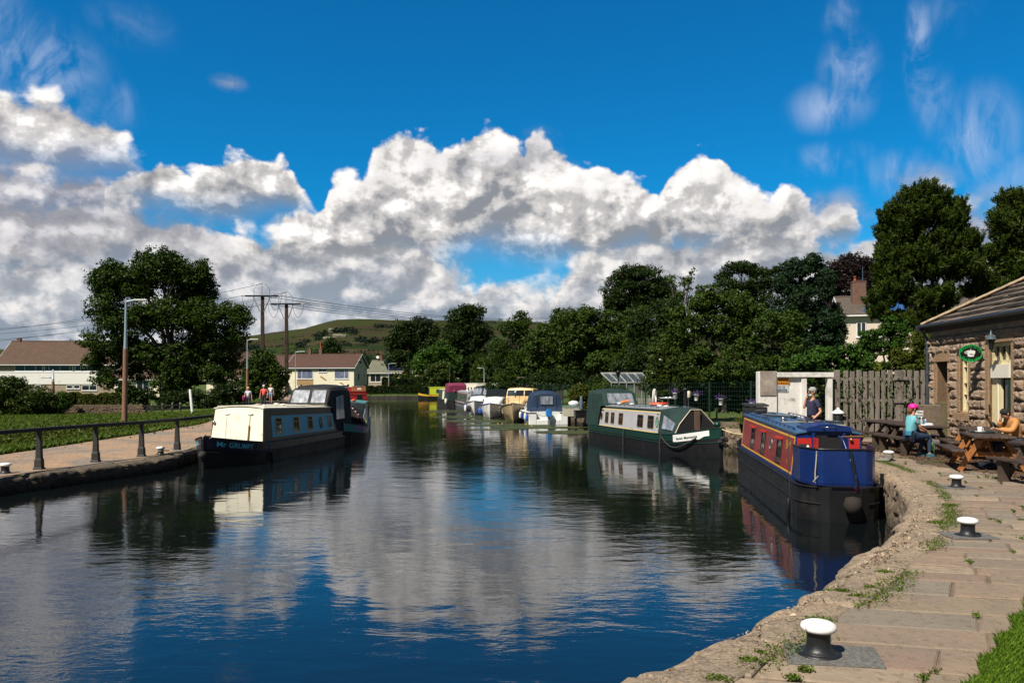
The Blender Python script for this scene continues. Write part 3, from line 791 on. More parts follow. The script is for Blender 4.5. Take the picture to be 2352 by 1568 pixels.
def bush(name, label, cat, mat, lobes, leaf, seed=0, cover=6, clump=.25, group=None, stem=True, **kw):
 """lobes in world metres"""
 x = sum(q[0] for q in lobes) / len(lobes); y = sum(q[1] for q in lobes) / len(lobes); z = min(q[2] - q[5] for q in lobes)
 root = thing(name, label, cat, (x, y, z), 0, group)
 ll = [(a - x, b - y, c - z, d, e, f) for a, b, c, d, e, f in lobes]
 if stem:
  mb = MB(); limbs(mb, (0, 0, 0), ll, max(.015, ll[0][5] * .05), seed); obj('stem', mb, BARK_D, root)
 crown('foliage', mat, ll, leaf, root, seed, cover, clump, **kw)
 return root
def bushpx(name, label, cat, mat, Y, lob, leaf_px=4.5, **kw):
 k = Y / F; ll = []
 for q in lob:
  c = PD(q[0], q[1], Y + (q[4] if len(q) > 4 else 0)); ll.append((c.x, c.y, c.z, q[2] * k, q[2] * k * .8, q[3] * k))
 return bush(name, label, cat, mat, ll, leaf_px * k, clump=kw.pop('clump', k * 9), **kw)
def hedge(name, label, mat, p0, p1, z0, h, w, leaf, seed=0, cover=5, cat='hedge', rough=.08, ends=True):
 rng = np.random.default_rng(seed)
 p0 = np.array(p0, float); p1 = np.array(p1, float); L_ = np.linalg.norm(p1 - p0); u = (p1 - p0) / L_; v = np.array([-u[1], u[0]])
 A = L_ * h * 2 + L_ * w + 2 * h * w
 n = int(A * cover / (leaf * leaf * .3))
 s = rng.random(n) * L_; face = rng.choice(4, n, p=np.array([L_ * h, L_ * h, L_ * w, 2 * h * w]) / A)
 t = rng.random(n)
 a = np.where(face == 0, -w / 2, np.where(face == 1, w / 2, (t - .5) * w)); z = np.where(face < 2, t * h, h)
 e = face == 3
 s[e] = np.where(rng.random(e.sum()) < .5, 0, L_); a[e] = (rng.random(e.sum()) - .5) * w; z[e] = rng.random(e.sum()) * h
 jit = np.abs(rng.normal(size=n)) * rough * h
 lump = .06 * h * np.sin(s * 2.1 + seed) + .05 * h * np.sin(s * 5.3)
 a = a * (1 - jit / w * 1.2); z = np.maximum(0.02, z * (1 + lump / h) - jit * (face == 2) + rng.normal(size=n) * .02)
 C_ = np.stack([p0[0] + u[0] * s + v[0] * a, p0[1] + u[1] * s + v[1] * a, z0 + z], 1)
 N_ = np.zeros((n, 3)); N_[:, :2] = v * np.sign(a)[:, None]; N_[face == 2] = (0, 0, 1)
 root = thing(name, label, cat, (p0[0], p0[1], z0))
 C_ -= np.array([p0[0], p0[1], z0])
 mb = MB(); d = Vector((*(u * L_), 0))
 for i in range(int(L_ / .5) + 1):
  q = d * (i * .5 / L_) if L_ else Vector()
  mb.tube([q, q + Vector((.05 * math.sin(i), 0, h * .85))], [.03, .012], 5)
 obj('stems', mb, BARK_D, root)
 leaf_cloud('foliage', mat, C_, N_, leaf * (.7 + .6 * rng.random(n)), .12 + .35 * rng.random(n) + .45 * (z > h * .9) * rng.random(n) + .1 * np.sin(s * 3), root, rng)
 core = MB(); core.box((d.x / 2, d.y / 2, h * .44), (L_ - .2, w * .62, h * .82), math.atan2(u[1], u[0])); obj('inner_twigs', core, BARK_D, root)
 return root
# ---- left bank
tree('ash_tree', 'very large broad dark green tree on the left bank behind the timber fence', 'tree', L_ASH, 78,
 [(250, 690, 52, 62), (262, 640, 50, 42), (235, 655, 34, 34), (335, 640, 60, 62), (375, 620, 75, 45), (340, 600, 32, 24), (420, 660, 72, 65), (462, 625, 26, 32), (395, 600, 32, 22), (300, 740, 80, 50), (400, 740, 90, 60), (490, 740, 70, 62),
 (530, 730, 42, 50), (545, 775, 30, 34), (250, 790, 66, 40), (330, 820, 84, 52), (420, 830, 80, 60), (495, 810, 66, 50), (215, 830, 28, 30), (250, 870, 36, 26), (500, 860, 50, 34), (400, 880, 56, 30)],
 (400, .35), leaf_px=5.4, cover=4.4, seed=4, r0=.55, clump=.62)
bush('hawthorn_bush', 'large dark rounded bush speckled with white flowers at the left edge', 'bush', L_ELDER,
 [(-38.6, 62, 1.6, 2.5, 2, 1.7), (-41, 62, 1.5, 2.4, 2, 1.7), (-36.9, 61.5, 1.2, 1.6, 1.5, 1.2), (-39.5, 62, 2.5, 1.5, 1.3, 1.0), (-42.2, 61, 1.9, 1.8, 1.5, 1.6), (-36.6, 61.5, .8, 1.3, 1.3, .9)], .15, seed=2, cover=5, clump=.35, flower=.10)
bush('garden_shrub', 'small bright green rounded shrub in front of the long hedge on the left', 'shrub', L_BRIGHT, [(-35.3, 62.2, 1.0, .75, .7, .8), (-35.2, 62.2, 1.7, .5, .5, .55), (-35.6, 62.1, .6, .8, .7, .5)], .13, seed=3, clump=.22)
hedge('garden_hedge', 'long clipped dark green hedge with yellow-green top behind the drystone wall', L_YELL, (-40.2, 66), (-32.2, 66.4), .25, 1.55, .9, .16, seed=6, cover=5)
bushpx('round_bush', 'tall rounded green bush beside the towpath behind the three walkers', 'bush', L_ASH, 92,
 [(600, 860, 46, 50), (608, 825, 34, 28), (575, 880, 30, 36), (638, 860, 26, 44), (620, 900, 40, 22), (580, 905, 30, 18)], seed=8, leaf_px=5)
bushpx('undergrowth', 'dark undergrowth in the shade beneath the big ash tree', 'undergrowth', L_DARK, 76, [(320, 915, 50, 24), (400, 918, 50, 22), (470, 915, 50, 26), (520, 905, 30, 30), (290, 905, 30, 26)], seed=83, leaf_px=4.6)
bushpx('low_shrub', 'low pale green shrub at the foot of the far brown lamp post', 'shrub', L_BRIGHT, 80, [(545, 915, 12, 14), (560, 912, 16, 12)], seed=81)
bushpx('verge_shrub', 'small shrub in front of the low brown-roofed bungalow', 'shrub', L_DARK, 84, [(505, 905, 22, 16), (490, 912, 18, 12)], seed=82)
# ---- far bank
hedge('clipped_hedge', 'dark clipped block hedge in front of the house with the solar roof', L_DARK, (-24.2, 149), (-16.8, 149.5), .75, 2.9, 2.4, .34, seed=12, cover=4.5, rough=.04)
tree('sycamore_tree', 'tall dark tree left of the gap over the far bend of the canal', 'tree', L_DARK, 175, [(940, 770, 40, 40), (965, 750, 30, 26), (915, 790, 24, 40), (985, 790, 34, 50), (935, 830, 40, 40), (980, 850, 36, 40)], (955, 1), seed=21, leaf_px=4.6)
tree('tall_ash_tree', 'tallest dark tree of the clump above the far moored boats', 'tree', L_DARK, 168, [(1060, 735, 34, 32), (1085, 725, 32, 28), (1040, 765, 34, 40), (1095, 770, 34, 44), (1070, 810, 48, 46), (1030, 820, 30, 40), (1100, 840, 30, 46), (1065, 860, 44, 30)], (1070, 1), seed=22, leaf_px=4.6)
tree('maple_tree', 'bright green young tree at the far end of the canal', 'tree', L_BRIGHT, 158, [(1015, 800, 26, 24), (985, 820, 28, 26), (1025, 835, 34, 30), (965, 842, 22, 20), (1000, 860, 34, 24)], (1005, .8), seed=23, leaf_px=4.6)
bushpx('elder_bush', 'broad olive elder bush with cream flowers on the far bank behind the yellow boat', 'bush', L_ELDER, 149, [(1015, 865, 40, 30), (985, 885, 36, 24), (1040, 885, 28, 24), (1010, 845, 24, 16)], seed=24, flower=.10, leaf_px=5)
bushpx('flowering_bush', 'olive bush with cream flowers beside the clipped block hedge', 'bush', L_ELDER, 151, [(930, 870, 30, 22), (950, 890, 34, 20), (925, 893, 26, 16)], seed=25, flower=.12, leaf_px=5)
hedge('bank_hedge', 'low dark hedge running along the far bank of the canal', L_DARK, (-27, 145.2), (5, 145.6), .7, 1.5, 1.2, .3, seed=13, cover=4)
# ---- right bank, from far to near
tree('willow_tree', 'small rounded grey-green tree behind the distant right-hand lamp post', 'tree', L_OLIVE, 135, [(1118, 842, 30, 26), (1125, 870, 36, 24), (1105, 862, 22, 26)], (1120, .8), seed=31, leaf_px=4)
tree('lime_tree', 'mid-sized dark tree with a pointed top right of the far clump', 'tree', L_ASH, 112, [(1180, 760, 34, 32), (1195, 735, 22, 18), (1150, 800, 28, 34), (1200, 810, 44, 44), (1165, 850, 40, 36), (1215, 860, 40, 34)], (1185, .9), seed=32, leaf_px=4.6)
tree('cherry_tree', 'wide drooping tree with pale olive leaves above the cream cruiser', 'tree', L_OLIVE, 72,
 [(1300, 770, 74, 60), (1255, 790, 50, 60), (1370, 760, 66, 60), (1340, 730, 40, 30), (1290, 735, 30, 24), (1420, 790, 60, 60), (1300, 830, 80, 42), (1390, 840, 70, 44), (1240, 845, 40, 36), (1450, 740, 40, 50)], (1345, 1), seed=33, leaf_px=5.4, cover=5)
tree('field_maple_tree', 'tall dark domed tree with spiky shoots behind the green-and-grey narrowboat', 'tree', L_DARK, 84,
 [(1440, 640, 44, 30), (1480, 640, 50, 34), (1430, 680, 48, 40), (1510, 680, 50, 40), (1470, 700, 60, 44), (1400, 700, 26, 30)], (1470, 2), seed=34, leaf_px=4.4, cover=6.5)
tree('sapling_tree', 'thin open-crowned sapling standing clear against the clouds', 'tree', L_OLIVE, 66,
 [(1540, 640, 10, 18), (1575, 650, 14, 20), (1590, 628, 8, 12), (1556, 672, 16, 14), (1545, 690, 20, 16)], (1560, 2), seed=35, leaf_px=5, cover=2.2)
tree('apple_tree', 'broad leafy tree with glossy mid-green leaves above the white gateway', 'tree', L_OLIVE, 46,
 [(1560, 790, 60, 60), (1630, 740, 66, 56), (1620, 690, 50, 34), (1700, 700, 56, 40), (1740, 760, 66, 60), (1600, 830, 80, 46), (1700, 840, 90, 50), (1790, 820, 60, 44), (1520, 830, 44, 50), (1810, 760, 40, 50), (1560, 730, 30, 34), (1600, 862, 70, 28), (1700, 872, 80, 26), (1785, 858, 50, 28)], (1660, 1.3), seed=36, leaf_px=5.6, cover=5.5)
tree('walnut_tree', 'dark tree behind the drooping olive tree, reddish-green lower crown', 'tree', L_DARK, 62, [(1500, 760, 60, 50), (1480, 820, 56, 50), (1530, 720, 40, 34), (1440, 850, 60, 34)], (1500, 1.5), seed=37, leaf_px=4.8)
tree('cedar_tree', 'flat-layered dark tree showing above the broad glossy-leaved tree', 'tree', L_DARK, 80,
 [(1700, 614, 42, 14), (1665, 635, 26, 12), (1740, 625, 40, 14), (1690, 655, 54, 14), (1760, 650, 60, 18), (1665, 680, 30, 14), (1740, 690, 70, 24), (1790, 622, 24, 12)], (1720, 4), seed=38, leaf_px=4.6, cover=6)
tree('cypress_tree', 'tall dense blue-green conifer left of the white house', 'tree', L_CONIF, 60,
 [(1870, 605, 34, 24), (1830, 620, 34, 26), (1895, 640, 34, 34), (1800, 650, 34, 30), (1850, 680, 66, 44), (1820, 730, 56, 50), (1885, 740, 50, 54), (1900, 790, 40, 40), (1850, 800, 56, 40), (1918, 770, 24, 50), (1925, 725, 16, 30)], (1860, 3), seed=39, leaf_px=4.4, cover=7, clump=.42)
tree('copper_beech_tree', 'nearly black copper tree behind the white house chimney', 'tree', L_BEECH, 105,
 [(1940, 610, 36, 26), (1975, 615, 34, 28), (1915, 640, 28, 30), (1960, 660, 50, 36), (1995, 650, 30, 40), (1930, 690, 40, 34)], (1950, 6), seed=40, leaf_px=4.6, cover=6)
tree('pine_tree', 'tall pine with upright tufts of needles and forked trunk left of the cafe roof', 'tree', L_PINE, 44,
 [(2120, 455, 46, 34), (2085, 480, 50, 44), (2160, 490, 54, 46), (2200, 500, 36, 50), (2050, 520, 44, 44), (2120, 545, 70, 50), (2200, 560, 56, 50), (2045, 580, 44, 50), (2100, 610, 70, 44), (2190, 620, 60, 44), (2235, 565, 24, 50),
 (2050, 660, 50, 34), (2110, 690, 60, 28), (2170, 680, 50, 28), (2020, 690, 34, 20), (2030, 620, 26, 30), (2095, 735, 50, 20), (2012, 715, 26, 18), (2050, 735, 30, 16), (2150, 725, 36, 18)], (2118, 1.2), seed=41, leaf_px=6.5, cover=15, clump=.6, tuft=True, r0=.2, bark=BARK_D)
tree('dark_pine_tree', 'second pine cut off by the right edge of the picture above the cafe roof', 'tree', L_PINE, 46,
 [(2340, 470, 50, 44), (2300, 520, 40, 44), (2350, 540, 60, 50), (2390, 500, 60, 60), (2280, 585, 44, 20), (2330, 610, 60, 40), (2400, 600, 60, 60), (2260, 660, 44, 30), (2310, 665, 50, 30), (2245, 625, 24, 16), (2400, 680, 50, 40)], (2360, 2), seed=42, leaf_px=6.5, cover=15, clump=.58, tuft=True, r0=.2, bark=BARK_D)
bushpx('viburnum_shrub', 'bright green leafy shrub in front of the white house behind the fence', 'shrub', L_IVY, 34, [(2010, 780, 38, 40), (2045, 757, 28, 26), (2075, 765, 20, 26), (1985, 810, 34, 30), (2055, 800, 20, 40)], seed=51, leaf_px=5.5)
bushpx('laurel_shrub', 'low bright green shrub above the white gateway and fence', 'shrub', L_IVY, 33, [(1880, 825, 50, 28), (1940, 820, 44, 28), (1990, 840, 40, 22), (1840, 835, 40, 22), (1960, 850, 40, 20), (1900, 850, 60, 20)], seed=52, leaf_px=6.5)
bushpx('dark_laurel_shrub', 'dark green shrub with yellow-tipped leaves beside the cafe corner', 'shrub', L_YELL, 33.5, [(2105, 800, 36, 40), (2080, 830, 40, 30), (2125, 770, 20, 26), (2125, 840, 26, 34)], seed=53, leaf_px=5)
bushpx('palm_lily_plant', 'spiky yucca-like plant with yellowish blades above the fence', 'plant', L_YELL, 31, [(2032, 842, 14, 14), (2020, 846, 12, 10)], seed=54, leaf_px=12, cover=4)
bushpx('privet_hedge', 'yellow-green ivy-covered hedge end behind the dark storage crates', 'hedge', L_YELL, 52, [(1322, 905, 17, 22), (1338, 912, 16, 26), (1318, 930, 16, 20), (1335, 890, 12, 10)], seed=55, leaf_px=4)
bushpx('bramble_bush', 'reddish-green bush beneath the greenhouse', 'bush', L_OLIVE, 50, [(1392, 889, 26, 10), (1375, 890, 16, 10), (1425, 892, 16, 10)], seed=56, leaf_px=4)
bushpx('elderflower_bush', 'tall elder bush with big cream flower heads right of the greenhouse', 'bush', L_ELDER, 44, [(1525, 825, 34, 40), (1550, 850, 40, 44), (1515, 868, 20, 26), (1510, 890, 44, 34), (1580, 870, 40, 30)], seed=57, flower=.11, leaf_px=5)
bushpx('understorey_bush', 'dark low thicket behind the green mesh fence', 'bush', L_DARK, 47, [(1560, 900, 60, 30), (1640, 890, 70, 40), (1720, 890, 60, 40), (1610, 930, 80, 20), (1700, 930, 60, 22)], seed=58, leaf_px=5)
bushpx('canalside_thicket', 'dark thicket behind the row of cruisers on the right bank', 'bush', L_DARK, 68, [(1240, 880, 50, 22), (1300, 870, 50, 28), (1190, 885, 40, 20), (1370, 880, 40, 24), (1140, 890, 30, 14)], seed=59, leaf_px=4.6)
bushpx('overgrown_hedge', 'mixed dark green growth filling the space behind the board fence and gateway', 'hedge', L_DARK, 31, [(1870, 900, 60, 60), (1950, 900, 60, 60), (2030, 900, 60, 60), (2110, 900, 56, 60), (1990, 960, 120, 50), (2090, 960, 80, 50), (1880, 960, 60, 50)], seed=61, leaf_px=6, cover=4)
bushpx('young_lime_shrub', 'small yellow-green shrub seen through the mesh fence', 'shrub', L_YELL, 35, [(1770, 905, 14, 14), (1762, 925, 8, 18)], seed=60, leaf_px=5)
# ---------------------------------------------------------------- boats
BLK = paint('black_hull_paint', (.008, .008, .009), .5, spec=.3, bmp=.15, bs=6, dirt=(.022, .018, .015), dirt_amt=.06)
GLASS = M('dark_glass', (.012, .014, .016), .06, var=.1, spec=.8)
WINDY = M('window_reflecting', (.035, .045, .05), .05, var=.3, spec=1.0, vs=4)
BRASS = M('brass', (.42, .24, .09), .35, metal=.8, var=.2)
CHROME = M('chrome', (.62, .62, .63), .2, metal=1, var=.1)
ROPE = M('rope', (.36, .31, .24), .9, bmp=.5, bs=80)
ROPE_D = M('dark_rope', (.02, .02, .02), .9, bmp=.5, bs=60)
VINYL = M('clear_vinyl', (.20, .22, .25), .12, var=.6, vs=5, spec=.9, stretch=(1, 1, .3))
LIFE_W = M('lifebuoy_white', (.78, .76, .70), .5)
LIFE_R = M('lifebuoy_red', (.75, .06, .02), .45)
WHITE = paint('gloss_white', (.78, .78, .75), .3)
def rrect(a0, a1, b0, b1, r, n=4):
 pts = []
 for cx_, cy_, s in ((a1 - r, b0 + r, -PI / 2), (a1 - r, b1 - r, 0), (a0 + r, b1 - r, PI / 2), (a0 + r, b0 + r, PI)):
  for i in range(n + 1):
   t = s + PI / 2 * i / n; pts.append((cx_ + r * math.cos(t), cy_ + r * math.sin(t)))
 return pts
def ell(cx_, cy_, rx, ry, n=24): return [(cx_ + rx * math.cos(2 * PI * i / n), cy_ + ry * math.sin(2 * PI * i / n)) for i in range(n)]
def inset(poly, d):
 c = (sum(p[0] for p in poly) / len(poly), sum(p[1] for p in poly) / len(poly)); out = []
 w = max(p[0] for p in poly) - min(p[0] for p in poly); h = max(p[1] for p in poly) - min(p[1] for p in poly)
 return [(c[0] + (p[0] - c[0]) * (1 - 2 * d / w), c[1] + (p[1] - c[1]) * (1 - 2 * d / h)) for p in poly]
def flip(mp, s): return mp
class Narrow:
 """A narrowboat: x towards the bow, y to port, z up from the water line"""
 def __init__(s, name, label, loc, heading, L, w=.95, g=.68, bow=2.4, bowrise=.32, stern=.9, hull=BLK, upper=None, group=None, strake=None, sheer=.0):
  s.L, s.w, s.g, s.bow, s.rise, s.st, s.sheer = L, w, g, bow, bowrise, stern, sheer
  s.root = thing(name, label, 'narrowboat', (loc[0], loc[1], 0), heading, group)
  mb = MB(); rings = []
  xs = [0, .08, .2, .4, .65, .9, 1.4] + list(np.linspace(2.2, L - bow, 6)) + [L - bow + bow * t for t in (.12, .25, .38, .5, .62, .74, .84, .92, .97, 1)]
  for x in xs:
   h, hb, z = s.hw(x), s.hw(x, 1), s.gz(x)
   rings.append([(x, hb * .9, -.35), (x, hb, .0), (x, (h + hb) / 2, z * .5), (x, h, z), (x, h - min(.05, h * .5), z + .012), (x, h - min(.06, h * .6), z - .07),
      (x, -h + min(.06, h * .6), z - .07), (x, -h + min(.05, h * .5), z + .012), (x, -h, z), (x, -(h + hb) / 2, z * .5), (x, -hb, 0), (x, -hb * .9, -.35)])
  mb.loft(rings, closed=False, cap=True)
  obj('hull', mb, hull, s.root)
  if upper:   # a painted band along the top of the hull
   for sd_ in (1, -1):
    mb = MB(); r = []
    xs2 = [x for x in xs if x >= .3]
    for x in xs2:
     z = s.gz(x); h = s.hw(x); hb = (h + s.hw(x, 1)) / 2; lo = z - .26 - .12 * max(0, (x - (L - bow)) / bow)
     f = (lo - z * .5) / (z * .5)
     yl = hb + (h - hb) * f
     r.append([(x, sd_ * (yl + .006), lo), (x, sd_ * (h + .006), z - .012)])
    mb.loft([q if sd_ < 0 else q[::-1] for q in r], closed=False, cap=False)
    obj('hull_band', mb, upper, s.root)
  for fz, rr in ((1.0, .022), (.52, .02)):
   for sd_ in (1, -1):
    mb = MB()
    mb.tube([(x, sd_ * ((s.hw(x) if fz == 1 else (s.hw(x) + s.hw(x, 1)) / 2) + .008), s.gz(x) * fz) for x in xs[1:-1]], rr, 6)
    obj('rubbing_strake', mb, strake or hull, s.root)
 def hw(s, x, low=0):
  v = 1.0
  if x > s.L - s.bow:
   t = (x - (s.L - s.bow)) / s.bow; v = max(0.03, 1 - t ** (1.7 if low else 2.3)) if t < 1 else .03
  if x < s.st:
   t = (s.st - x) / s.st; v = (1 - t ** 3.2) * .62 + .38
   if low: v *= .96
  return s.w * v
 def gz(s, x):
  z = s.g + s.sheer * x / s.L
  if x > s.L - s.bow * 1.3: z += s.rise * ((x - (s.L - s.bow * 1.3)) / (s.bow * 1.3)) ** 1.8
  return z
 def cabin(s, xa, xb, wb, wt, za, zb, side, roofm, endm=None, camber=.07, raft=0.0, rakef=0.0):
  s.ca = (xa, xb, wb, wt, za, zb)
  s.wb, s.wt = wb, wt
  def ring(x, dx=0, dw=0):
   t = (x - xa) / (xb - xa); zt = za + (zb - za) * t; z0 = s.gz(x) - .06
   r = [(x, wb + dw, z0), (x + dx, wt + dw, zt)]
   return r + [(x + dx, (wt + dw) * q, zt + camber * (1 - q * q)) for q in (.66, .33, 0, -.33, -.66)] + [(x + dx, -wt - dw, zt), (x, -wb - dw, z0)]
  mb = MB(); n = 6
  mb.loft([ring(xa, raft)] + [ring(xa + (xb - xa) * i / n) for i in range(1, n)] + [ring(xb, -rakef)], closed=False, cap=True)
  cab = obj('cabin', mb, side, s.root); s.cab = cab
  mb = MB()
  def rr(x, up):
   t = (x - xa) / (xb - xa); zt = za + (zb - za) * t
   return [(x, (wt + .03) * q, zt + camber * (1 - q * q) + up) for q in (1, .66, .33, 0, -.33, -.66, -1)]
  rings = []
  for x in [xa - .04 + raft] + [xa + (xb - xa) * i / n for i in range(1, n)] + [xb + .04 - rakef]:
   rings.append(rr(x, -.012) + rr(x, .022)[::-1])
  mb.loft(rings, closed=True, cap=True)
  s.roof = obj('roof', mb, roofm, s.root)
 def zt(s, x): xa, xb, wb, wt, za, zb = s.ca; return za + (zb - za) * (x - xa) / (xb - xa)
 def side(s, sd_):
  """map (x along, v 0..1 up the cabin side, d outwards)"""
  xa, xb, wb, wt, za, zb = s.ca
  def f(x, v, d):
   z0 = s.gz(x) - .06; z1 = s.zt(x)
   return Vector((x, sd_ * (wb + (wt - wb) * v + d), z0 + (z1 - z0) * v))
  return f
 def panel(s, sd_, x0, x1, v0, v1, mat, name='side_panel', d=(-.002, .006), r=None, parent=None):
  mb = MB(); n = 6
  top = [(x0 + (x1 - x0) * i / n, v1) for i in range(n + 1)]; bot = [(x0 + (x1 - x0) * i / n, v0) for i in range(n + 1)]
  poly = bot + top[::-1]
  if sd_ > 0: poly = poly[::-1]
  mb.extr(poly, s.side(sd_), d[0], d[1])
  return obj(name, mb, mat, parent or s.root)
 def coach(s, sd_, x0, x1, v0, v1, mat, t=.03, tv=.035):
  mb = MB(); mp = s.side(sd_); n = 8
  for (a, b, c, d) in ((x0, x1, v0, v0 + tv), (x0, x1, v1 - tv, v1), (x0, x0 + t, v0 + tv, v1 - tv), (x1 - t, x1, v0 + tv, v1 - tv)):
   m_ = n if b - a > .2 else 1
   for i in range(m_):
    p, q = a + (b - a) * i / m_, a + (b - a) * (i + 1) / m_
    pl = [(p, c), (q, c), (q, d), (p, d)]
    mb.extr(pl if sd_ < 0 else pl[::-1], mp, -.002, .009)
  return obj('coach_line', mb, mat, s.root)
 def window(s, sd_, xc, w, v0, v1, frame, glass=GLASS, bars=True, hopper=.3, r=.05, fw=.03):
  H = s.zt(xc) - s.gz(xc) + .06
  po = rrect(xc - w / 2, xc + w / 2, v0 * H, v1 * H, r); pi_ = rrect(xc - w / 2 + fw, xc + w / 2 - fw, v0 * H + fw, v1 * H - fw, max(.01, r - fw * .5))
  base = s.side(sd_); mp = lambda a, b, d: base(a, b / H, d)
  if sd_ > 0: po, pi_ = po[::-1], pi_[::-1]
  mb = MB(); mb.ring(po, pi_, mp, -.002, .022)
  if bars:
   zb = (v1 - (v1 - v0) * hopper) * H
   pl = [(xc - w / 2 + fw, zb - .01), (xc + w / 2 - fw, zb - .01), (xc + w / 2 - fw, zb + .01), (xc - w / 2 + fw, zb + .01)]
   mb.extr(pl if sd_ < 0 else pl[::-1], mp, .0, .018)
   if w > .35:
    pl = [(xc - .008, v0 * H + fw), (xc + .008, v0 * H + fw), (xc + .008, zb), (xc - .008, zb)]
    mb.extr(pl if sd_ < 0 else pl[::-1], mp, .0, .016)
  o = obj('window', mb, frame, s.root)
  mb = MB(); mb.extr(pi_, mp, -.001, .008); obj('pane', mb, glass, o)
  return o
 def porthole(s, sd_, xc, r, v, frame, glass=GLASS, ry=None):
  H = s.zt(xc) - s.gz(xc) + .06; base = s.side(sd_); mp = lambda a, b, d: base(a, b / H, d)
  po, pi_ = ell(xc, v * H, r, ry or r), ell(xc, v * H, r - .025, (ry or r) - .025)
  if sd_ > 0: po, pi_ = po[::-1], pi_[::-1]
  mb = MB(); mb.ring(po, pi_, mp, -.002, .024); o = obj('porthole', mb, frame, s.root)
  mb = MB(); mb.extr(pi_, mp, -.001, .010); obj('pane', mb, glass, o)
  return o
 def rails(s, mat, x0, x1, hgt=.07, posts=8):
  for sd_ in (1, -1):
   mb = MB(); y = sd_ * (s.wt - .04)
   mb.tube([(x0, y, s.zt(x0) + .04)] + [(x0 + .06 + (x1 - x0 - .12) * i / 10, y, s.zt(x0 + (x1 - x0) * i / 10) + hgt + .03) for i in range(11)] + [(x1, y, s.zt(x1) + .04)], .014, 6)
   for i in range(posts):
    x = x0 + .2 + (x1 - x0 - .4) * i / (posts - 1); mb.tube([(x, y, s.zt(x)), (x, y, s.zt(x) + hgt + .03)], .011, 5)
   obj('grab_rail', mb, mat, s.root)
 def lettering(s, body, sd_, x, zoff, size, mat, on='bow', shear=.0, sx=1, dd=.012, name='lettering'):
  """letters bent round the bow flank"""
  mb = MB()
  def mp(a, b, d):
   xx = x + (-a if sd_ > 0 else a)
   xx = min(xx, s.L - .02)
   z = s.gz(xx) + zoff + b; h = s.hw(xx); hb = (h + s.hw(xx, 1)) / 2; gzz = s.gz(xx)
   f = (z - gzz * .5) / (gzz * .5); y = hb + (h - hb) * f
   return Vector((xx, sd_ * (y + d), z))
  if sd_ < 0:
   pass
  mb.text(body, size, mp, 0, dd, shear=shear, sx=sx)
  return obj(name, mb, mat, s.root)
def torus(mb, c, R_, r, T=None, n=28, m=10, mi=0):
 vs = []; fs = []
 for i in range(n):
  a = 2 * PI * i / n
  for j in range(m):
   b = 2 * PI * j / m
   vs.append(((R_ + r * math.cos(b)) * math.cos(a) + c[0], (R_ + r * math.cos(b)) * math.sin(a) + c[1], r * math.sin(b) + c[2]))
 for i in range(n):
  for j in range(m):
   fs.append((i * m + j, ((i + 1) % n) * m + j, ((i + 1) % n) * m + (j + 1) % m, i * m + (j + 1) % m))
 mb.add(vs, fs, mi, True, T)
def head_of(p, q): return math.atan2(q[1] - p[1], q[0] - p[0])
NAVY = paint('dark_navy_paint', (.008, .008, .022), .35)
CREAM = paint('cream_paint', (.84, .79, .63), .4, dirt_amt=.02)
TEALB = paint('slate_blue_panel', (.05, .44, .62), .4, dirt_amt=.03)
BLACKF = M('black_canvas', (.012, .012, .013), .8, var=.3, bmp=.5, bs=5)
BLACKP = paint('satin_black', (.010, .010, .011), .35)
TURQ = M('turquoise_letters', (.10, .50, .62), .5, var=.05)
GB0 = (-9.72, 25.0); th = R(7.0)
hd = math.atan2(-math.cos(th), -math.sin(th)) - R(0)
stern = (GB0[0] + 12.2 * math.sin(th), GB0[1] + 12.2 * math.cos(th))
g = Narrow('narrowboat', 'black narrowboat with cream front doors, blue side panel and black pram hood', stern, hd, 12.2, w=1.06, g=.60, bow=2.3, bowrise=.32, hull=BLK, upper=NAVY, sheer=.10)
g.cabin(2.3, 9.9, .98, .88, 1.66, 1.84, BLACKP, CREAM, camber=.09, rakef=.22)
GS = 1 if (Vector((math.cos(hd + PI / 2), math.sin(hd + PI / 2))).x > 0) else -1
g.panel(GS, 2.9, 9.15, .16, .78, TEALB)
for xc, w_ in ((8.55, .52), (6.95, .52), (5.55, .5), (3.35, .42)):
 g.window(GS, xc, w_, .24, .72, BRASS, WINDY, hopper=.28)
g.porthole(GS, 4.4, .16, .46, BLACKP, GLASS, ry=.24)
def front(a, b, d):
 z0 = g.gz(9.9) - .06; z1 = 1.84; v = (b - z0) / (z1 - z0)
 return Vector((9.9 - .22 * max(0, min(1.2, v)) + d, -a * -1 if False else a, b))
def arcpoly(y0, y1, z0, z1f, n=8):
 ys_ = [y0 + (y1 - y0) * i / n for i in range(n + 1)]
 return [(y0, z0), (y1, z0)] + [(y, z1f(y)) for y in ys_[::-1]]
z0g = g.gz(9.9) - .02
zz = lambda y: 1.84 + .09 * (1 - (y / .88) ** 2) - .02
mb = MB(); mb.extr([(-.94, z0g), (.94, z0g)] + [(.86 * q, zz(.86 * q)) for q in (1, .6, .3, 0, -.3, -.6, -1)], front, -.01, .012)
fb = obj('front_bulkhead', mb, CREAM, g.root)
for a, b in ((-.40, -.005), (.005, .40)):
 mb = MB(); mb.extr([(a, z0g + .02), (b, z0g + .02), (b, 1.70), (a, 1.70)], front, .010, .024); dd_ = obj('door', mb, CREAM, g.root, bev=.004)
for a in (-.42, .42):
 mb = MB(); mb.extr(ell(a, 1.66, .10, .04, 16), front, .022, .05); obj('mushroom_vent', mb, CREAM, g.root)
 mb = MB(); mb.bar(front(a, z0g + .02, .03), front(a, 1.6, .03), .012, .012); obj('batten', mb, CREAM, g.root)
mb = MB(); mb.bar(front(.42, z0g + .02, .05), front(.42, z0g + .58, .05), .035, .03); obj('tiller_pin', mb, BRASS, g.root)
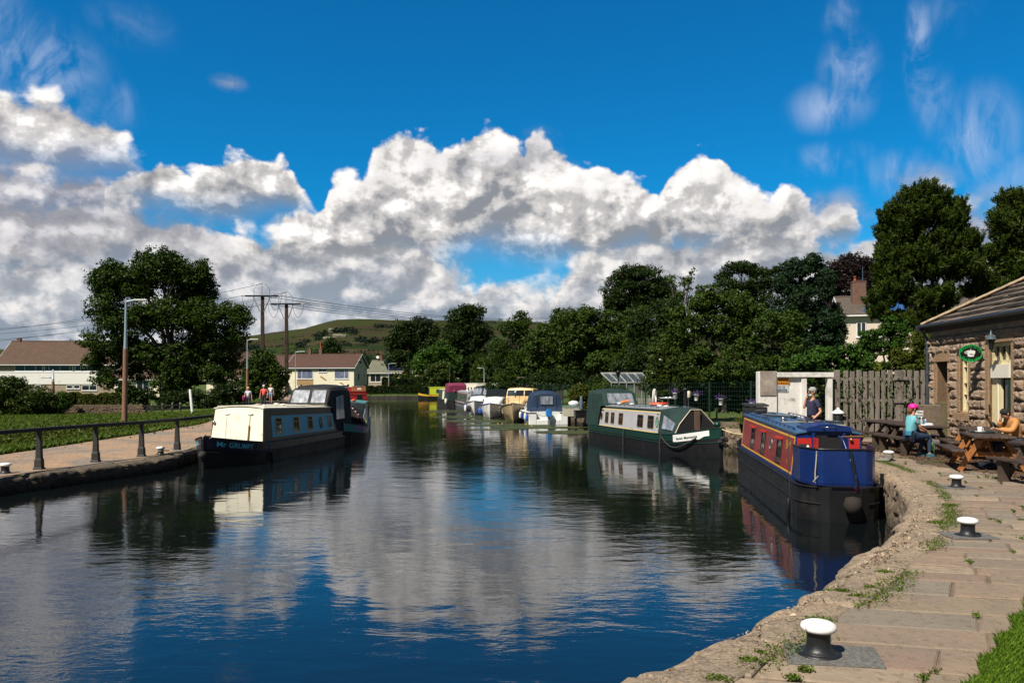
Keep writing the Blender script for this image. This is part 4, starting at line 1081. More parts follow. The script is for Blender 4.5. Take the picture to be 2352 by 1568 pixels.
mb = MB(); mb.ball(front(-.86, 1.36, .05), (.05, .05, .07)); mb.bar(front(-.86, 1.3, .0), front(-.86, 1.3, .06), .03, .03); obj('front_lamp', mb, CHROME, g.root)
for x, y in ((9.2, .6), (8.0, .1), (6.9, .4), (5.9, -.3)):
 mb = MB(); mb.lathe([(.09, 0), (.09, .03), (.05, .05), (.12, .06), (.11, .085), (0, .10)], 14, (x, y, 1.74 + .09)); obj('roof_vent', mb, CREAM, g.root)
mb = MB(); mb.bar((6.6, -.4, 1.86), (3.2, -.55, 1.80), .14, .03); obj('gang_plank', mb, WHITE, g.root)
mb = MB(); mb.bar((7.4, .7, 1.84), (3.4, .74, 1.79), .04, .04); obj('boat_pole', mb, CREAM, g.root)
mb = MB()
for i in range(3): torus(mb, (8.7, .25, 1.9 + .03 * i), .13 - .02 * i, .018)
obj('rope_coil', mb, ROPE, g.root)
g.rails(CREAM, 3.0, 9.6, .05)
def hood(root, name, xs, zs, ws, mat, z0s, win=[], wmat=VINYL, sdm=1):
 """xs stations, zs top heights, ws half widths at top; z0s foot heights; win: (station pair, side/end, ...)"""
 mb = MB(); rings = []
 for x, z, w_, z0, wf in zip(xs, zs, ws, z0s, [w_ + .06 for w_ in ws]):
  r = [(x, wf, z0)]
  for i in range(9):
   t = PI * i / 8; c = math.cos(t); s_ = math.sin(t)
   cx2 = math.copysign(abs(c) ** .42, c); cy2 = s_ ** .55
   r.append((x, w_ * cx2, z0 + (z - z0) * (.70 + .30 * cy2)))
  r.append((x, -wf, z0)); rings.append(r)
 mb.loft(rings, closed=False, cap=True, smooth=False)
 return obj(name, mb, mat, root)
gh = hood(g.root, 'pram_hood', [.35, .6, 1.5, 2.5, 3.0, 3.45], [2.30, 2.58, 2.66, 2.62, 2.50, 1.82], [.86, .90, .92, .92, .88, .84], BLACKF, [.62, .62, .62, .66, 1.70, 1.76])
for a, b in ((-.74, -.12), (.02, .76)):
 def fr(y, v, d): return Vector((3.45 - .45 * v + d * .8, y * (1 - .04 * v), 1.80 + .70 * v + d * .5))
 pl = rrect(min(-a, -b), max(-a, -b), .10, .86, .06) if GS > 0 else rrect(a, b, .10, .86, .06)
 mb = MB(); mb.extr(pl, fr, .0, .02); obj('hood_window', mb, VINYL, gh)
mb = MB(); mb.extr([(1.5, 1.15), (2.55, 1.15), (2.65, 2.1), (1.7, 2.2)] if GS < 0 else [(1.5, 1.15), (2.55, 1.15), (2.65, 2.1), (1.7, 2.2)][::-1], lambda a, b, d: Vector((a, GS * (.955 + d), b)), 0, .01); obj('hood_window', mb, VINYL, gh)
for sd_ in (1, -1):
 g.lettering('Mr GRUMPY', sd_, 11.28, -.255, .225, TURQ, sx=1.0)
mb = MB(); mb.lathe([(.0, -.13), (.10, -.1), (.14, 0), (.10, .1), (0, .13)], 12, (12.2, 0, .45)); obj('bow_fender', mb, ROPE_D, g.root)
mb = MB(); mb.tube([(12.0, 0, .9), (12.0, 0, 1.06)], .03); mb.tube([(11.9, -.1, 1.02), (11.9, .1, 1.02)], .02); obj('bow_post', mb, BLK, g.root)
for x in (9.6, 1.4):
 mb = MB(); mb.tube([(x, GS * 1.08, .70), (x - .02, GS * 1.10, .42), (x, GS * 1.09, .36)], .012, 6); o = obj('fender_rope', mb, M('blue_rope', (.03, .22, .55), .8), g.root)
 mb = MB(); mb.lathe([(0, -.18), (.05, -.15), (.055, .12), (.02, .17), (0, .18)], 12, (x, GS * 1.13, .18)); obj('side_fender', mb, BLK, g.root)
TEAL = paint('teal_paint', (.03, .24, .24), .35)
t_st = (-9.7, 49.0); t_bow = (-7.45, 35.1)
hd2 = head_of(t_st, t_bow); L2 = math.dist(t_st, t_bow)
t = Narrow('narrowboat', 'black-covered narrowboat with teal bow moored behind the cream-fronted boat', t_st, hd2, L2, w=1.0, g=.62, bow=2.6, bowrise=.36, hull=BLK, upper=TEAL)
t.cabin(1.5, L2 - 4.3, .9, .82, 1.62, 1.7, TEAL, paint('teal_roof', (.05, .20, .20), .5), camber=.08)
TS = 1 if math.cos(hd2 + PI / 2) > 0 else -1
def cratch(B, x0, x1, ztop, zend, mat, frame, endw=None, lean=0):
 z0 = B.gz(x0) + .0
 mb = MB()
 wt = B.wt
 A = [(x0, B.hw(x0) - .02, B.gz(x0)), (x0, wt + .02, B.zt(x0) if x0 < B.ca[1] else B.ca[5]), (x0, wt * .5, ztop + .03), (x0, 0, ztop + .06), (x0, -wt * .5, ztop + .03), (x0, -wt - .02, B.ca[5]), (x0, -B.hw(x0) + .02, B.gz(x0))]
 h1 = B.hw(x1) - .02
 Bq = [(x1, h1, B.gz(x1)), (x1 - lean * .4, h1 * .78, B.gz(x1) + (zend - B.gz(x1)) * .4), (x1 - lean, .22, zend), (x1 - lean, 0, zend + .02), (x1 - lean, -.22, zend), (x1 - lean * .4, -h1 * .78, B.gz(x1) + (zend - B.gz(x1)) * .4), (x1, -h1, B.gz(x1))]
 mid = [tuple((a * .5 + b * .5) for a, b in zip(p, q)) for p, q in zip(A, Bq)]
 mb.loft([A, mid, Bq], closed=False, cap=True)
 c = obj('cratch_cover', mb, mat, B.root)
 return c, A, Bq
cc, cA, cB = cratch(t, L2 - 4.3, L2 - 2.3, 1.72, 1.66, BLACKF, None, lean=.1)
mb = MB()
for sd_ in (1, -1):
 mb.bar((L2 - 2.28, sd_ * (t.hw(L2 - 2.3) - .05), t.gz(L2 - 2.3)), (L2 - 2.36, sd_ * .2, 1.67), .05, .05)
mb.bar((L2 - 2.27, -.85, t.gz(L2 - 2.3) + .05), (L2 - 2.27, .85, t.gz(L2 - 2.3) + .05), .04, .12)
obj('cratch_frame', mb, M('red_oxide_wood', (.22, .05, .025), .6), t.root)
for i in range(7):
 u = i / 6; sd_ = TS
 mb = MB(); mb.ball((L2 - 2.22, sd_ * ((t.hw(L2 - 2.3) - .02) * (1 - u) + .22 * u), (t.gz(L2 - 2.3) + .12) * (1 - u) + 1.66 * u), .035, 8); obj('string_light', mb, LIFE_W, t.root)
mb = MB()
q0, q1 = Vector(cA[1 if TS > 0 else 5]), Vector(cB[1 if TS > 0 else 5])
p0_, p1_ = Vector(cA[0 if TS > 0 else 6]), Vector(cB[0 if TS > 0 else 6])
def sidewin(mb, p0, p1, q1, q0, a0, a1, b0, b1, out=.012):
 nrm = (p1 - p0).cross(q0 - p0).normalized()
 if nrm.y * TSIDE < 0: nrm = -nrm
 f = lambda a, b: p0.lerp(p1, a).lerp(q0.lerp(q1, a), b)
 vs = [f(a0, b0) + nrm * out, f(a1, b0) + nrm * out, f(a1, b1) + nrm * out, f(a0, b1) + nrm * out]
 lo = [v - nrm * out * 1.4 for v in vs]
 mb.add(vs + lo, [(0, 1, 2, 3), (0, 4, 5, 1), (1, 5, 6, 2), (2, 6, 7, 3), (3, 7, 4, 0)])
TSIDE = TS
mb = MB(); sidewin(mb, p0_, p1_, q1, q0, .2, .85, .25, .9, .05); obj('cover_window', mb, VINYL, cc)
mb = MB()
for k in range(2):
 mb.extr([(L2 - 1.75 + k * .62, -.20), (L2 - 1.35 + k * .62, -.20), (L2 - 1.3 + k * .62, -.07), (L2 - 1.8 + k * .62, -.07)][::(-1 if TS > 0 else 1)], lambda a, b, d: Vector((a, TS * ((t.hw(a) * .96 + t.hw(a, 1) * .04) + .006 + d), t.gz(a) + b)), -.0, .012)
obj('painted_flowers', mb, M('pink_flowers', (.45, .10, .35), .6, var=.7, vs=18), t.root)
tb = MB(); tb.lathe([(0, -.1), (.09, -.08), (.12, 0), (.09, .08), (0, .1)], 12, (L2 + .02, 0, .5)); obj('bow_fender', tb, ROPE_D, t.root)
mb = MB(); mb.ball((L2 - 4.6, TS * .3, 1.85), (.28, .12, .07)); o = obj('folded_buoyancy_aid', mb, LIFE_R); setp(o, 'small red float lying on the black cover of the teal-bowed boat', 'float')
o.matrix_world = t.root.matrix_basis.copy() if False else Matrix.Translation((t_st[0], t_st[1], 0)) @ Matrix.Rotation(hd2, 4, 'Z')
REDP = paint('crimson_paint', (.30, .012, .015), .35)
r_st = (-19.5, 92); r_bow = (-14.3, 74.5); hd3 = head_of(r_st, r_bow); L3 = math.dist(r_st, r_bow)
r = Narrow('narrowboat', 'red narrowboat with wooden boxes stacked on its roof, far left bank', r_st, hd3, L3, w=1.25, g=.7, bow=2.6, hull=BLK, upper=REDP)
r.cabin(1.5, L3 - 3.2, 1.15, 1.05, 1.75, 1.8, REDP, REDP, camber=.1)
for zz_, c_ in ((1.2, BRASS), (1.62, BRASS)):
 mb = MB(); mb.box((L3 - 3.17, 0, zz_), (.02, 2.0, .05)); obj('painted_band', mb, c_, r.root)
mb = MB(); mb.box((L3 - 3.17, .35, 1.35), (.03, .5, .45)); obj('front_window', mb, GLASS, r.root)
mb = MB(); mb.tube([(L3 - 6, -.5, 1.8), (L3 - 6, -.5, 2.5)], .07, 10); mb.lathe([(.12, 0), (.13, .06), (0, .12)], 10, (L3 - 6, -.5, 2.5)); obj('chimney_pipe', mb, BLACKP, r.root)
TR = Matrix.Translation((r_st[0], r_st[1], 0)) @ Matrix.Rotation(hd3, 4, 'Z')
for i, (x, y, w_, d_, h_, m_, lb) in enumerate([(L3 - 3.9, .35, .9, 1.3, .5, M('oak_box', (.30, .12, .04), .55, bmp=.3), 'pale oak box with a small white label on the red boat roof'),
  (L3 - 5.6, -.4, 1.2, .8, .4, M('red_box', (.32, .03, .02), .5), 'dark red box stacked on the red boat roof'), (L3 - 7.2, .3, 1.1, 1.2, .34, M('oak_box2', (.36, .17, .06), .55), 'second wooden box further back on the red boat roof')]):
 root = thing('storage_box', lb, 'box', TR @ Vector((x, y, 1.91)), hd3, 'boxes on the red boat roof')
 mb = MB(); mb.box((0, 0, h_ / 2), (w_, d_, h_)); obj('box_body', mb, m_, root, bev=.01)
 mb = MB()
 for k in range(6): mb.box((0, -d_ / 2 + d_ * (k + .5) / 6, h_ + .015), (w_ + .04, d_ / 6 - .02, .03))
 obj('slatted_lid', mb, M('weathered_slats', (.34, .32, .28), .8), root)
 if i == 0: mb = MB(); mb.box((w_ / 2 + .006, 0, h_ * .5), (.01, .4, .18)); obj('paper_label', mb, WHITE, root)
BLUE = paint('royal_blue_paint', (.004, .020, .11), .35, var=.12, dirt_amt=.03, coat=.1)
BLUER = paint('blue_roof_paint', (.045, .10, .19), .4, var=.2)
MAROON = paint('maroon_paint', (.215, .020, .020), .4, var=.12, dirt_amt=.05)
YEL = M('yellow_line', (.72, .36, .03), .45, var=.05)
e_st = (6.47, 15.45); eth = R(8.3); e_bow = (e_st[0] + 11.6 * math.sin(eth), e_st[1] + 11.6 * math.cos(eth)); hd4 = head_of(e_st, e_bow)
e = Narrow('narrowboat', 'crimson-sided narrowboat with blue roof and blue stern panels, nearest on the right', e_st, hd4, 11.6, w=.80, g=.66, bow=2.6, bowrise=.3, stern=.8, hull=BLK, sheer=.06)
e.cabin(1.35, 9.0, .75, .64, 1.64, 1.74, BLUE, BLUER, camber=.07, rakef=.0)
ES = 1   # port side faces the camera
e.panel(ES, 1.42, 8.9, .17, .90, MAROON)
e.coach(ES, 1.42, 8.9, .15, .92, YEL, t=.035)
MRED = paint('red_hood_paint', (.42, .02, .015), .4)
for xc in (3.0, 5.2, 6.9):
 e.window(ES, xc, .56, .32, .76, BLACKP, GLASS, hopper=.35, r=.02, fw=.035)
 mb = MB(); H = e.zt(xc) - e.gz(xc) + .06; f = e.side(ES)
 mb.bar(f(xc - .32, .79, .05), f(xc + .32, .79, .05), .10, .03); obj('window_hood', mb, MRED, e.root)
 mb = MB(); mb.bar(f(xc - .30, .30, .03), f(xc + .30, .30, .03), .05, .06); obj('window_sill', mb, M('sill_wood', (.05, .03, .02), .7), e.root)
e.porthole(ES, 4.1, .15, .55, CHROME, WINDY, ry=.17)
f = e.side(ES)
for body, xx, v, sz in (('EWY', 1.98, .62, .26), ('ESN', 1.98, .34, .09)):
 mb = MB(); H = 1.0; mb.text(body, sz, (lambda xx, v: (lambda a, b, d: f(xx - a, v + b / 1.0, d)))(xx, v), 0, .012, sx=1.0); obj('lettering', mb, M('gold_letters', (.55, .28, .05), .5, var=.1), e.root)
e.rails(BLUE, 1.7, 8.7, .06, 14)
def sb(a, b, d): return Vector((1.35 - d, -a, b))
def eb(y0, y1, z0, z1, mat, name, d0=.0, d1=.014, parent=None):
 mb = MB(); mb.extr([(y0, z0), (y1, z0), (y1, z1), (y0, z1)], sb, d0, d1); return obj(name, mb, mat, parent or e.root, bev=.003)
eb(-.63, -.34, .74, 1.54, MRED, 'bulkhead_panel'); eb(.34, .63, .74, 1.54, MRED, 'bulkhead_panel')
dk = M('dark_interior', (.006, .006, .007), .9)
eb(-.27, .27, .60, 1.60, dk, 'doorway'); eb(-.34, -.28, .6, 1.66, BLUE, 'door_frame', .0, .05); eb(.28, .34, .6, 1.66, BLUE, 'door_frame', .0, .05)
eb(-.60, -.38, 1.22, 1.42, WINDY, 'window_pane', .012, .02)
mb = MB(); mb.bar((1.32, .26, .62), (1.02, .33, .62), .0001, .0001); 
for y_ in (.30,):
 mb = MB(); mb.box((1.14, y_, 1.1), (.36, .03, .92)); d_ = obj('door', mb, MRED, e.root, bev=.004)
mb = MB(); mb.box((1.14, -.30, 1.1), (.36, .03, .92)); obj('door', mb, BLUE, e.root, bev=.004)
mb = MB(); mb.loft([[(x, y, 1.66 + .10 * (1 - (y / .55) ** 2) + up) for y, up in [(-.45, .0), (-.45, .07), (-.2, .08), (0, .085), (.2, .08), (.45, .07), (.45, 0)]] for x in (1.28, 2.3)], closed=True, cap=True)
obj('sliding_hatch', mb, BLUE, e.root, bev=.006)
mb = MB(); mb.tube([(1.27, -.12, 1.77), (1.20, -.10, 1.78), (1.20, .10, 1.78), (1.27, .12, 1.77)], .014, 6); obj('hatch_handle', mb, CHROME, e.root)
for (x, y, w_, d_) in ((6.4, .15, .9, .7), (3.2, -.1, 1.1, .5), (2.9, -.5, .6, .3)):
 mb = MB(); mb.box((x, y, 1.82), (w_, d_, .04), rx=.06); o = obj('solar_panel', mb, M('solar_cell', (.02, .03, .05), .2, spec=.8), e.root)
 mb = MB(); mb.box((x, y, 1.79), (w_ * .8, d_ * .8, .05)); obj('panel_frame', mb, CHROME, o)
for x, y in ((4.6, .3), (5.4, -.1), (7.4, .1)):
 mb = MB(); mb.lathe([(.08, 0), (.08, .03), (.04, .05), (.11, .06), (.10, .085), (0, .10)], 14, (x, y, 1.76)); obj('roof_vent', mb, CHROME if x == 4.6 else BLACKP, e.root)
mb = MB(); mb.box((8.2, .3, 1.84), (.8, .25, .12)); obj('bow_locker', mb, BLACKP, e.root)
mb = MB(); 
for i in range(4): torus(mb, (8.5 + .05 * i, -.2, 1.80), .14 + .02 * i, .012)
obj('blue_line_coil', mb, M('cyan_rope', (.02, .30, .50), .7), e.root)
mb = MB(); mb.tube([(3.8, .5, 1.76), (3.2, .2, 1.80), (2.5, .1, 1.83), (1.9, -.5, 1.78)], .012, 5); obj('roof_rope', mb, ROPE, e.root)
mb = MB(); pts = [(1.25, .73), (.62, .72), (.14, .54), (.06, .40), (.06, -.40), (.14, -.54), (.62, -.72), (1.15, -.73)]
rings = [[(x, y, .70), (x, y, 1.40), (x + .02, y * .975, 1.40), (x + .02, y * .975, .70)] for x, y in pts]
mb.loft(rings, closed=True, cap=True); dod = obj('stern_dodger', mb, BLUE, e.root, bev=.003)
mb = MB(); mb.tube([(x, y, 1.41) for x, y in pts], .022, 6); obj('dodger_rail', mb, BLACKP, dod)
mb = MB(); mb.loft([[(x - .006 * (1 if x < .3 else 0), y * 1.008, .74), (x - .006, y * 1.008, .78), (x, y, .78), (x, y, .74)] for x, y in pts], closed=True, cap=True); obj('dodger_seam', mb, BLUE, dod)
mb = MB()
for k in range(26):
 u = k / 25 * (len(pts) - 1.001); i = int(u); w_ = u - i; x = pts[i][0] * (1 - w_) + pts[i + 1][0] * w_; y = pts[i][1] * (1 - w_) + pts[i + 1][1] * w_
 for zz_ in (.76, 1.34): mb.ball((x - .008, y * 1.01, zz_), .008, 6)
obj('rivets', mb, BLUE, dod)
mb = MB(); mb.tube([(-.05, -.18, .66), (-.05, -.18, .90), (-.02, -.17, .98), (.22, -.02, 1.56), (.30, 0, 1.62), (.5, 0, 1.63), (.62, -.06, 1.62)], .022, 8); obj('swan_neck', mb, BLUE, e.root)
mb = MB(); mb.tube([(.60, -.08, 1.62), (1.05, -.62, 1.60)], [.018, .026], 8); obj('tiller_bar', mb, M('tiller_wood', (.22, .10, .04), .5), e.root)
mb = MB(); mb.tube([(-.06, -.20, .70), (.02, -.10, 1.38)], .03, 8); obj('rudder_post', mb, BLACKP, e.root)
mb = MB(); mb.lathe([(.0, -.17), (.13, -.14), (.17, 0), (.13, .14), (0, .17)], 14, (-.14, -.10, .36)); obj('stern_fender', mb, M('coir_fender', (.022, .016, .012), .95, bmp=1, bs=50), e.root)
mb = MB(); mb.tube([(.1, -.7, .72), (.1, -.7, .95)], .035, 8); mb.tube([(.0, -.7, .84), (.2, -.7, .84)], .02, 6); obj('mooring_dolly', mb, BLK, e.root)
mb = MB(); mb.tube([(.14, .50, 1.42), (.10, .52, 1.2), (.06, .55, .95), (.0, .56, .76)], .012, 6); mb.tube([(.0, .60, .78), (-.06, .52, .9)], .012, 6); obj('deck_rope', mb, ROPE, e.root)
mb = MB(); mb.tube([(1.4, .78, 1.62), (.9, .9, 1.1), (.75, .90, .55), (.75, .90, .3)], .008, 5); obj('fender_line', mb, ROPE_D, e.root)
mb = MB(); mb.lathe([(0, -.22), (.035, -.2), (.04, .15), (0, .2)], 10, (.75, .92, .16)); obj('side_fender', mb, BLK, e.root)
mb = MB(); mb.tube([(1.32, -.45, 1.50), (1.32, -.45, 1.62)], .02, 8); mb.ball((1.3, -.45, 1.52), .035); obj('brass_bell', mb, BRASS, e.root)
mb = MB(); mb.ball((1.30, .42, 1.36), .03); mb.tube([(1.3, .42, 1.3), (1.3, .42, 1.4)], .016, 8); obj('stern_lamp', mb, LIFE_W, e.root)
GREEN = paint('bottle_green_paint', (.005, .032, .022), .35)
GREYP = paint('pale_grey_paint', (.40, .40, .42), .4, var=.04, dirt_amt=.02)
BUFF = M('buff_line', (.72, .55, .22), .45, var=.05)
GCAN = M('dark_green_canvas', (.006, .026, .022), .8, var=.25, bmp=.4, bs=6)
GROOF = paint('grey_roof', (.24, .25, .27), .5)
s_st = (4.55, 40.2); s_bow = (7.55, 28.6); hd5 = head_of(s_st, s_bow); L5 = math.dist(s_st, s_bow)
s5 = Narrow('narrowboat', 'pale grey and dark green narrowboat with cream-lined windows and green cratch cover', s_st, hd5, L5, w=.98, g=.70, bow=2.5, bowrise=.42, hull=BLK, upper=GREEN, strake=GREEN)
xb = L5 - 3.35
s5.cabin(1.3, xb, .88, .80, 1.62, 1.66, GREEN, GROOF, camber=.07)
SS = 1 if (math.cos(hd5 + PI / 2) < 0) else -1
s5.panel(SS, 1.4, xb - .05, .10, .86, GREYP)
s5.coach(SS, 1.36, xb - .02, .06, .90, BUFF, t=.04, tv=.045)
for fx, w_ in ((.20, .42), (.30, .42), (.435, .50), (.73, .60), (.875, .60)):
 s5.window(SS, 1.4 + (xb - 1.4) * fx, w_, .22, .74, BRASS, GLASS, hopper=.35)
for fx in (.045, .105): s5.porthole(SS, 1.4 + (xb - 1.4) * fx, .14, .52, BRASS, GLASS, ry=.17)
s5.porthole(SS, xb - .28, .15, .50, BRASS, M('sea_green_glass', (.10, .30, .24), .2), ry=.21)
s5.panel(SS, 1.4 + (xb - 1.4) * .575, 1.4 + (xb - 1.4) * .645, .12, .84, GREYP, 'side_hatch', d=(.0, .02))
fS = s5.side(SS)
mb = MB(); sg = -1 if SS > 0 else 1
mb.text('Senior Moments', .155, lambda a, b, d: fS(2.0 + sg * a, .76 + b, d), 0, .012, sx=.8); obj('lettering', mb, GREEN, s5.root)
mb = MB(); mb.text('MD2', .08, lambda a, b, d: fS(xb - .25 + sg * a, .78 + b, d), 0, .012); obj('registration_number', mb, BLACKP, s5.root)
s5.rails(GREEN, 1.7, xb - .3, .07, 12)
sc_, sA, sB = cratch(s5, xb, xb + 1.45, 1.70, 1.66, GCAN, None, lean=.12)
TSIDE = SS
mb = MB(); i0 = 0 if SS > 0 else 6; i1 = 1 if SS > 0 else 5
sidewin(mb, Vector(sA[i0]), Vector(sB[i0]), Vector(sB[i1]), Vector(sA[i1]), .25, .85, .25, .88, .05); obj('cover_window', mb, VINYL, sc_)
mb = MB()
for sd_ in (1, -1): mb.tube([(xb + 1.47, sd_ * (s5.hw(xb + 1.45) - .03), s5.gz(xb + 1.45) + .02), (xb + 1.42, sd_ * .76 * (s5.hw(xb + 1.45)), s5.gz(xb + 1.45) + .36), (xb + 1.35, sd_ * .22, 1.68)], .02, 6)
mb.tube([(xb + 1.35, -.22, 1.68), (xb + 1.35, .22, 1.68)], .02, 6)
obj('cratch_frame', mb, M('buff_tube', (.5, .42, .3), .5), s5.root)
mb = MB(); h1 = s5.hw(xb + 1.45) - .08; zc = s5.gz(xb + 1.45)
mb.extr([(-h1, zc + .05), (h1, zc + .05), (h1 * .72, zc + .36), (.19, 1.62), (-.19, 1.62), (-h1 * .72, zc + .36)], lambda a, b, d: Vector((xb + 1.47 - (b - zc) / (1.66 - zc) * .12 + d, a, b)), 0, .01); obj('cratch_opening', mb, dk, s5.root)
mb = MB(); mb.box((xb + 1.46, .0, 1.28), (.05, .22, .74)); obj('rolled_matting', mb, M('brown_matting', (.12, .075, .05), .9, bmp=.8, bs=40), s5.root)
for sd_ in (SS, -SS):
 mb = MB(); r_ = []
 n = 9
 xs_ = [L5 - 2.0 + (1.62) * i / n for i in range(n + 1)]
 for i, x in enumerate(xs_):
  hgt = .25 * (1 if i < n - 1 else .7); lo_ = -.06 - hgt if i else -.30
  z = s5.gz(x); hh = s5.hw(x); hb = (hh + s5.hw(x, 1)) / 2
  def yy(zq, z=z, hh=hh, hb=hb): return hb + (hh - hb) * ((zq - z * .5) / (z * .5))
  r_.append([(x, sd_ * (yy(z + lo_) + .012), z + lo_), (x, sd_ * (yy(z - .04) + .012), z - .04)])
 mb.loft(r_ if sd_ < 0 else [q[::-1] for q in r_], closed=False, cap=False); obj('name_plate', mb, WHITE, s5.root)
 s5.lettering('Senior Moments', sd_, L5 - 1.30, -.235, .13, GREEN, sx=1.15, dd=.024)
mb = MB(); mb.ball((L5 - .35, 0, 1.20), (.13, .13, .12)); mb.tube([(L5 - .35, 0, 1.0), (L5 - .35, 0, 1.2)], .05); obj('bow_lamp', mb, GREEN, s5.root)
mb = MB()
for k in range(5): mb.ball((L5 + .04, .12 * math.sin(k * 2.1), .72 - .06 * k), (.11, .13, .08), 8)
obj('bow_fender', mb, ROPE_D, s5.root)
mb = MB(); mb.tube([(L5 - 2.9 + 2.1 * i / 10, SS * (s5.hw(L5 - 2.9 + 2.1 * i / 10) + .05), .62 + .06 * (i / 10) - .38 * math.sin(PI * i / 10)) for i in range(11)], .035, 6); obj('hanging_rope_fender', mb, ROPE_D, s5.root)
for x in (L5 - 2.95, 5.3):
 mb = MB(); mb.tube([(x, SS * 1.0, .72), (x, SS * 1.06, .4), (x, SS * 1.05, -.02)], .04, 7); obj('rope_fender', mb, ROPE_D, s5.root)
mb = MB(); mb.tube([(xb - .1, -SS * .3, 1.7), (xb - .1, -SS * .3, 2.42)], .075, 12); mb.lathe([(.10, 0), (.12, .03), (.12, .06), (.05, .1), (0, .1)], 12, (xb - .1, -SS * .3, 2.42)); obj('stove_chimney', mb, BLACKP, s5.root)
mb = MB(); mb.tube([(xb - .1, -SS * .3, 1.72), (xb - .1, -SS * .3, 1.80)], .09, 12); obj('chimney_collar', mb, CHROME, s5.root)
for x in (2.9, 4.4, 7.3, 7.9):
 mb = MB(); mb.lathe([(.1, 0), (.1, .03), (.05, .05), (.13, .06), (.12, .09), (0, .11)], 14, (x, SS * .25, 1.70)); obj('roof_vent', mb, WHITE, s5.root)
sh5 = hood(s5.root, 'pram_hood', [.1, .35, 1.1, 1.9, 2.2, 2.6], [2.05, 2.36, 2.44, 2.40, 2.30, 1.72], [.84, .88, .90, .90, .86, .80], GCAN, [.7, .7, .7, .72, 1.62, 1.66])
def fr(y, v, d): return Vector((2.6 - .40 * v + d * .8, y * (1 - .04 * v), 1.70 + .60 * v + d * .5))
mb = MB(); mb.extr(rrect(-.66, .66, .08, .86, .06), fr, .0, .02); obj('hood_window', mb, VINYL, sh5)
TS5 = Matrix.Translation((s_st[0], s_st[1], 0)) @ Matrix.Rotation(hd5, 4, 'Z')
def onboat(T, name, parts, label, cat, loc, rz=0, group=None):
 p = T @ Vector(loc); root = thing(name, label, cat, p, rz, group)
 for nm, mb_, mt in parts: obj(nm, mb_, mt, root)
 return root
mb = MB(); torus(mb, (0, 0, .38), .30, .07, Matrix.Rotation(0, 4, 'Z')); 
mb2 = MB(); torus(mb2, (0, 0, 0), .30, .062, Matrix.Translation((0, 0, .37)) @ Matrix.Rotation(R(72), 4, 'Z') @ Matrix.Rotation(R(90), 4, 'X'))
mb3 = MB(); torus(mb3, (0, 0, 0), .37, .012, Matrix.Translation((0, 0, .37)) @ Matrix.Rotation(R(72), 4, 'Z') @ Matrix.Rotation(R(90), 4, 'X'))
onboat(TS5, 'lifebuoy', [('ring', mb2, LIFE_W), ('grab_line', mb3, ROPE)], 'white lifebuoy standing upright on the grey-and-green boat roof', 'lifebuoy', (5.6, -SS * .3, 1.74))
mb2 = MB(); torus(mb2, (0, 0, .06), .34, .06); mb3 = MB(); torus(mb3, (0, 0, .06), .41, .012)
onboat(TS5, 'lifebuoy', [('ring', mb2, LIFE_R), ('grab_line', mb3, ROPE)], 'orange-red lifebuoy lying flat on the grey-and-green boat roof', 'lifebuoy', (6.5, -SS * .1, 1.76))
mb2 = MB(); mb2.tube([(-.18, 0, .05), (.18, 0, .12)], [.07, .05], 8)
onboat(TS5, 'boat_float', [('float', mb2, M('orange_float', (.8, .22, .05), .5))], 'orange float lying before the pram hood of the grey-and-green boat', 'float', (3.0, SS * .0, 1.76))
mb2 = MB(); mb2.tube([(0, 0, 0), (0, 0, .34)], .018, 6); mb3 = MB(); mb3.lathe([(.0, 0), (.30, 0), (.36, .03), (.30, .055), (0, .06)], 24, (0, 0, .34)); mb4 = MB(); torus(mb4, (0, 0, .39), .40, .012)
onboat(TS5, 'dish_aerial', [('stand', mb2, CHROME), ('dish', mb3, WHITE), ('rim', mb4, CHROME)], 'flat white disc aerial on a stand on the grey-and-green boat roof', 'aerial', (7.35, -SS * .1, 1.73))
mb2 = MB(); mb2.tube([(0, 0, 0), (0, 0, .5)], .014, 6); mb3 = MB(); mb3.lathe([(.08, 0), (.085, .02), (.085, .22), (.06, .26), (0, .27)], 14, (0, 0, .48))
onboat(TS5, 'cylinder_aerial', [('mast', mb2, CHROME), ('dome', mb3, M('ivory_plastic', (.6, .56, .42), .5))], 'ivory canister aerial on a thin mast near the boat chimney', 'aerial', (8.0, -SS * .7, 1.64))
mb = MB(); a = TS5 @ Vector((L5 - .4, 0, 1.12)); b = Vector((e_bow[0] - .1, e_bow[1] - .2, 1.0))
mb.tube([a.lerp(b, i / 12) + Vector((0, 0, -.10 * math.sin(PI * i / 12))) for i in range(13)], .018, 6)
setp(obj('mooring_rope', mb, M('yellow_rope', (.62, .5, .25), .8)), 'pale yellow mooring rope stretched between the green bow and the crimson boat', 'rope')
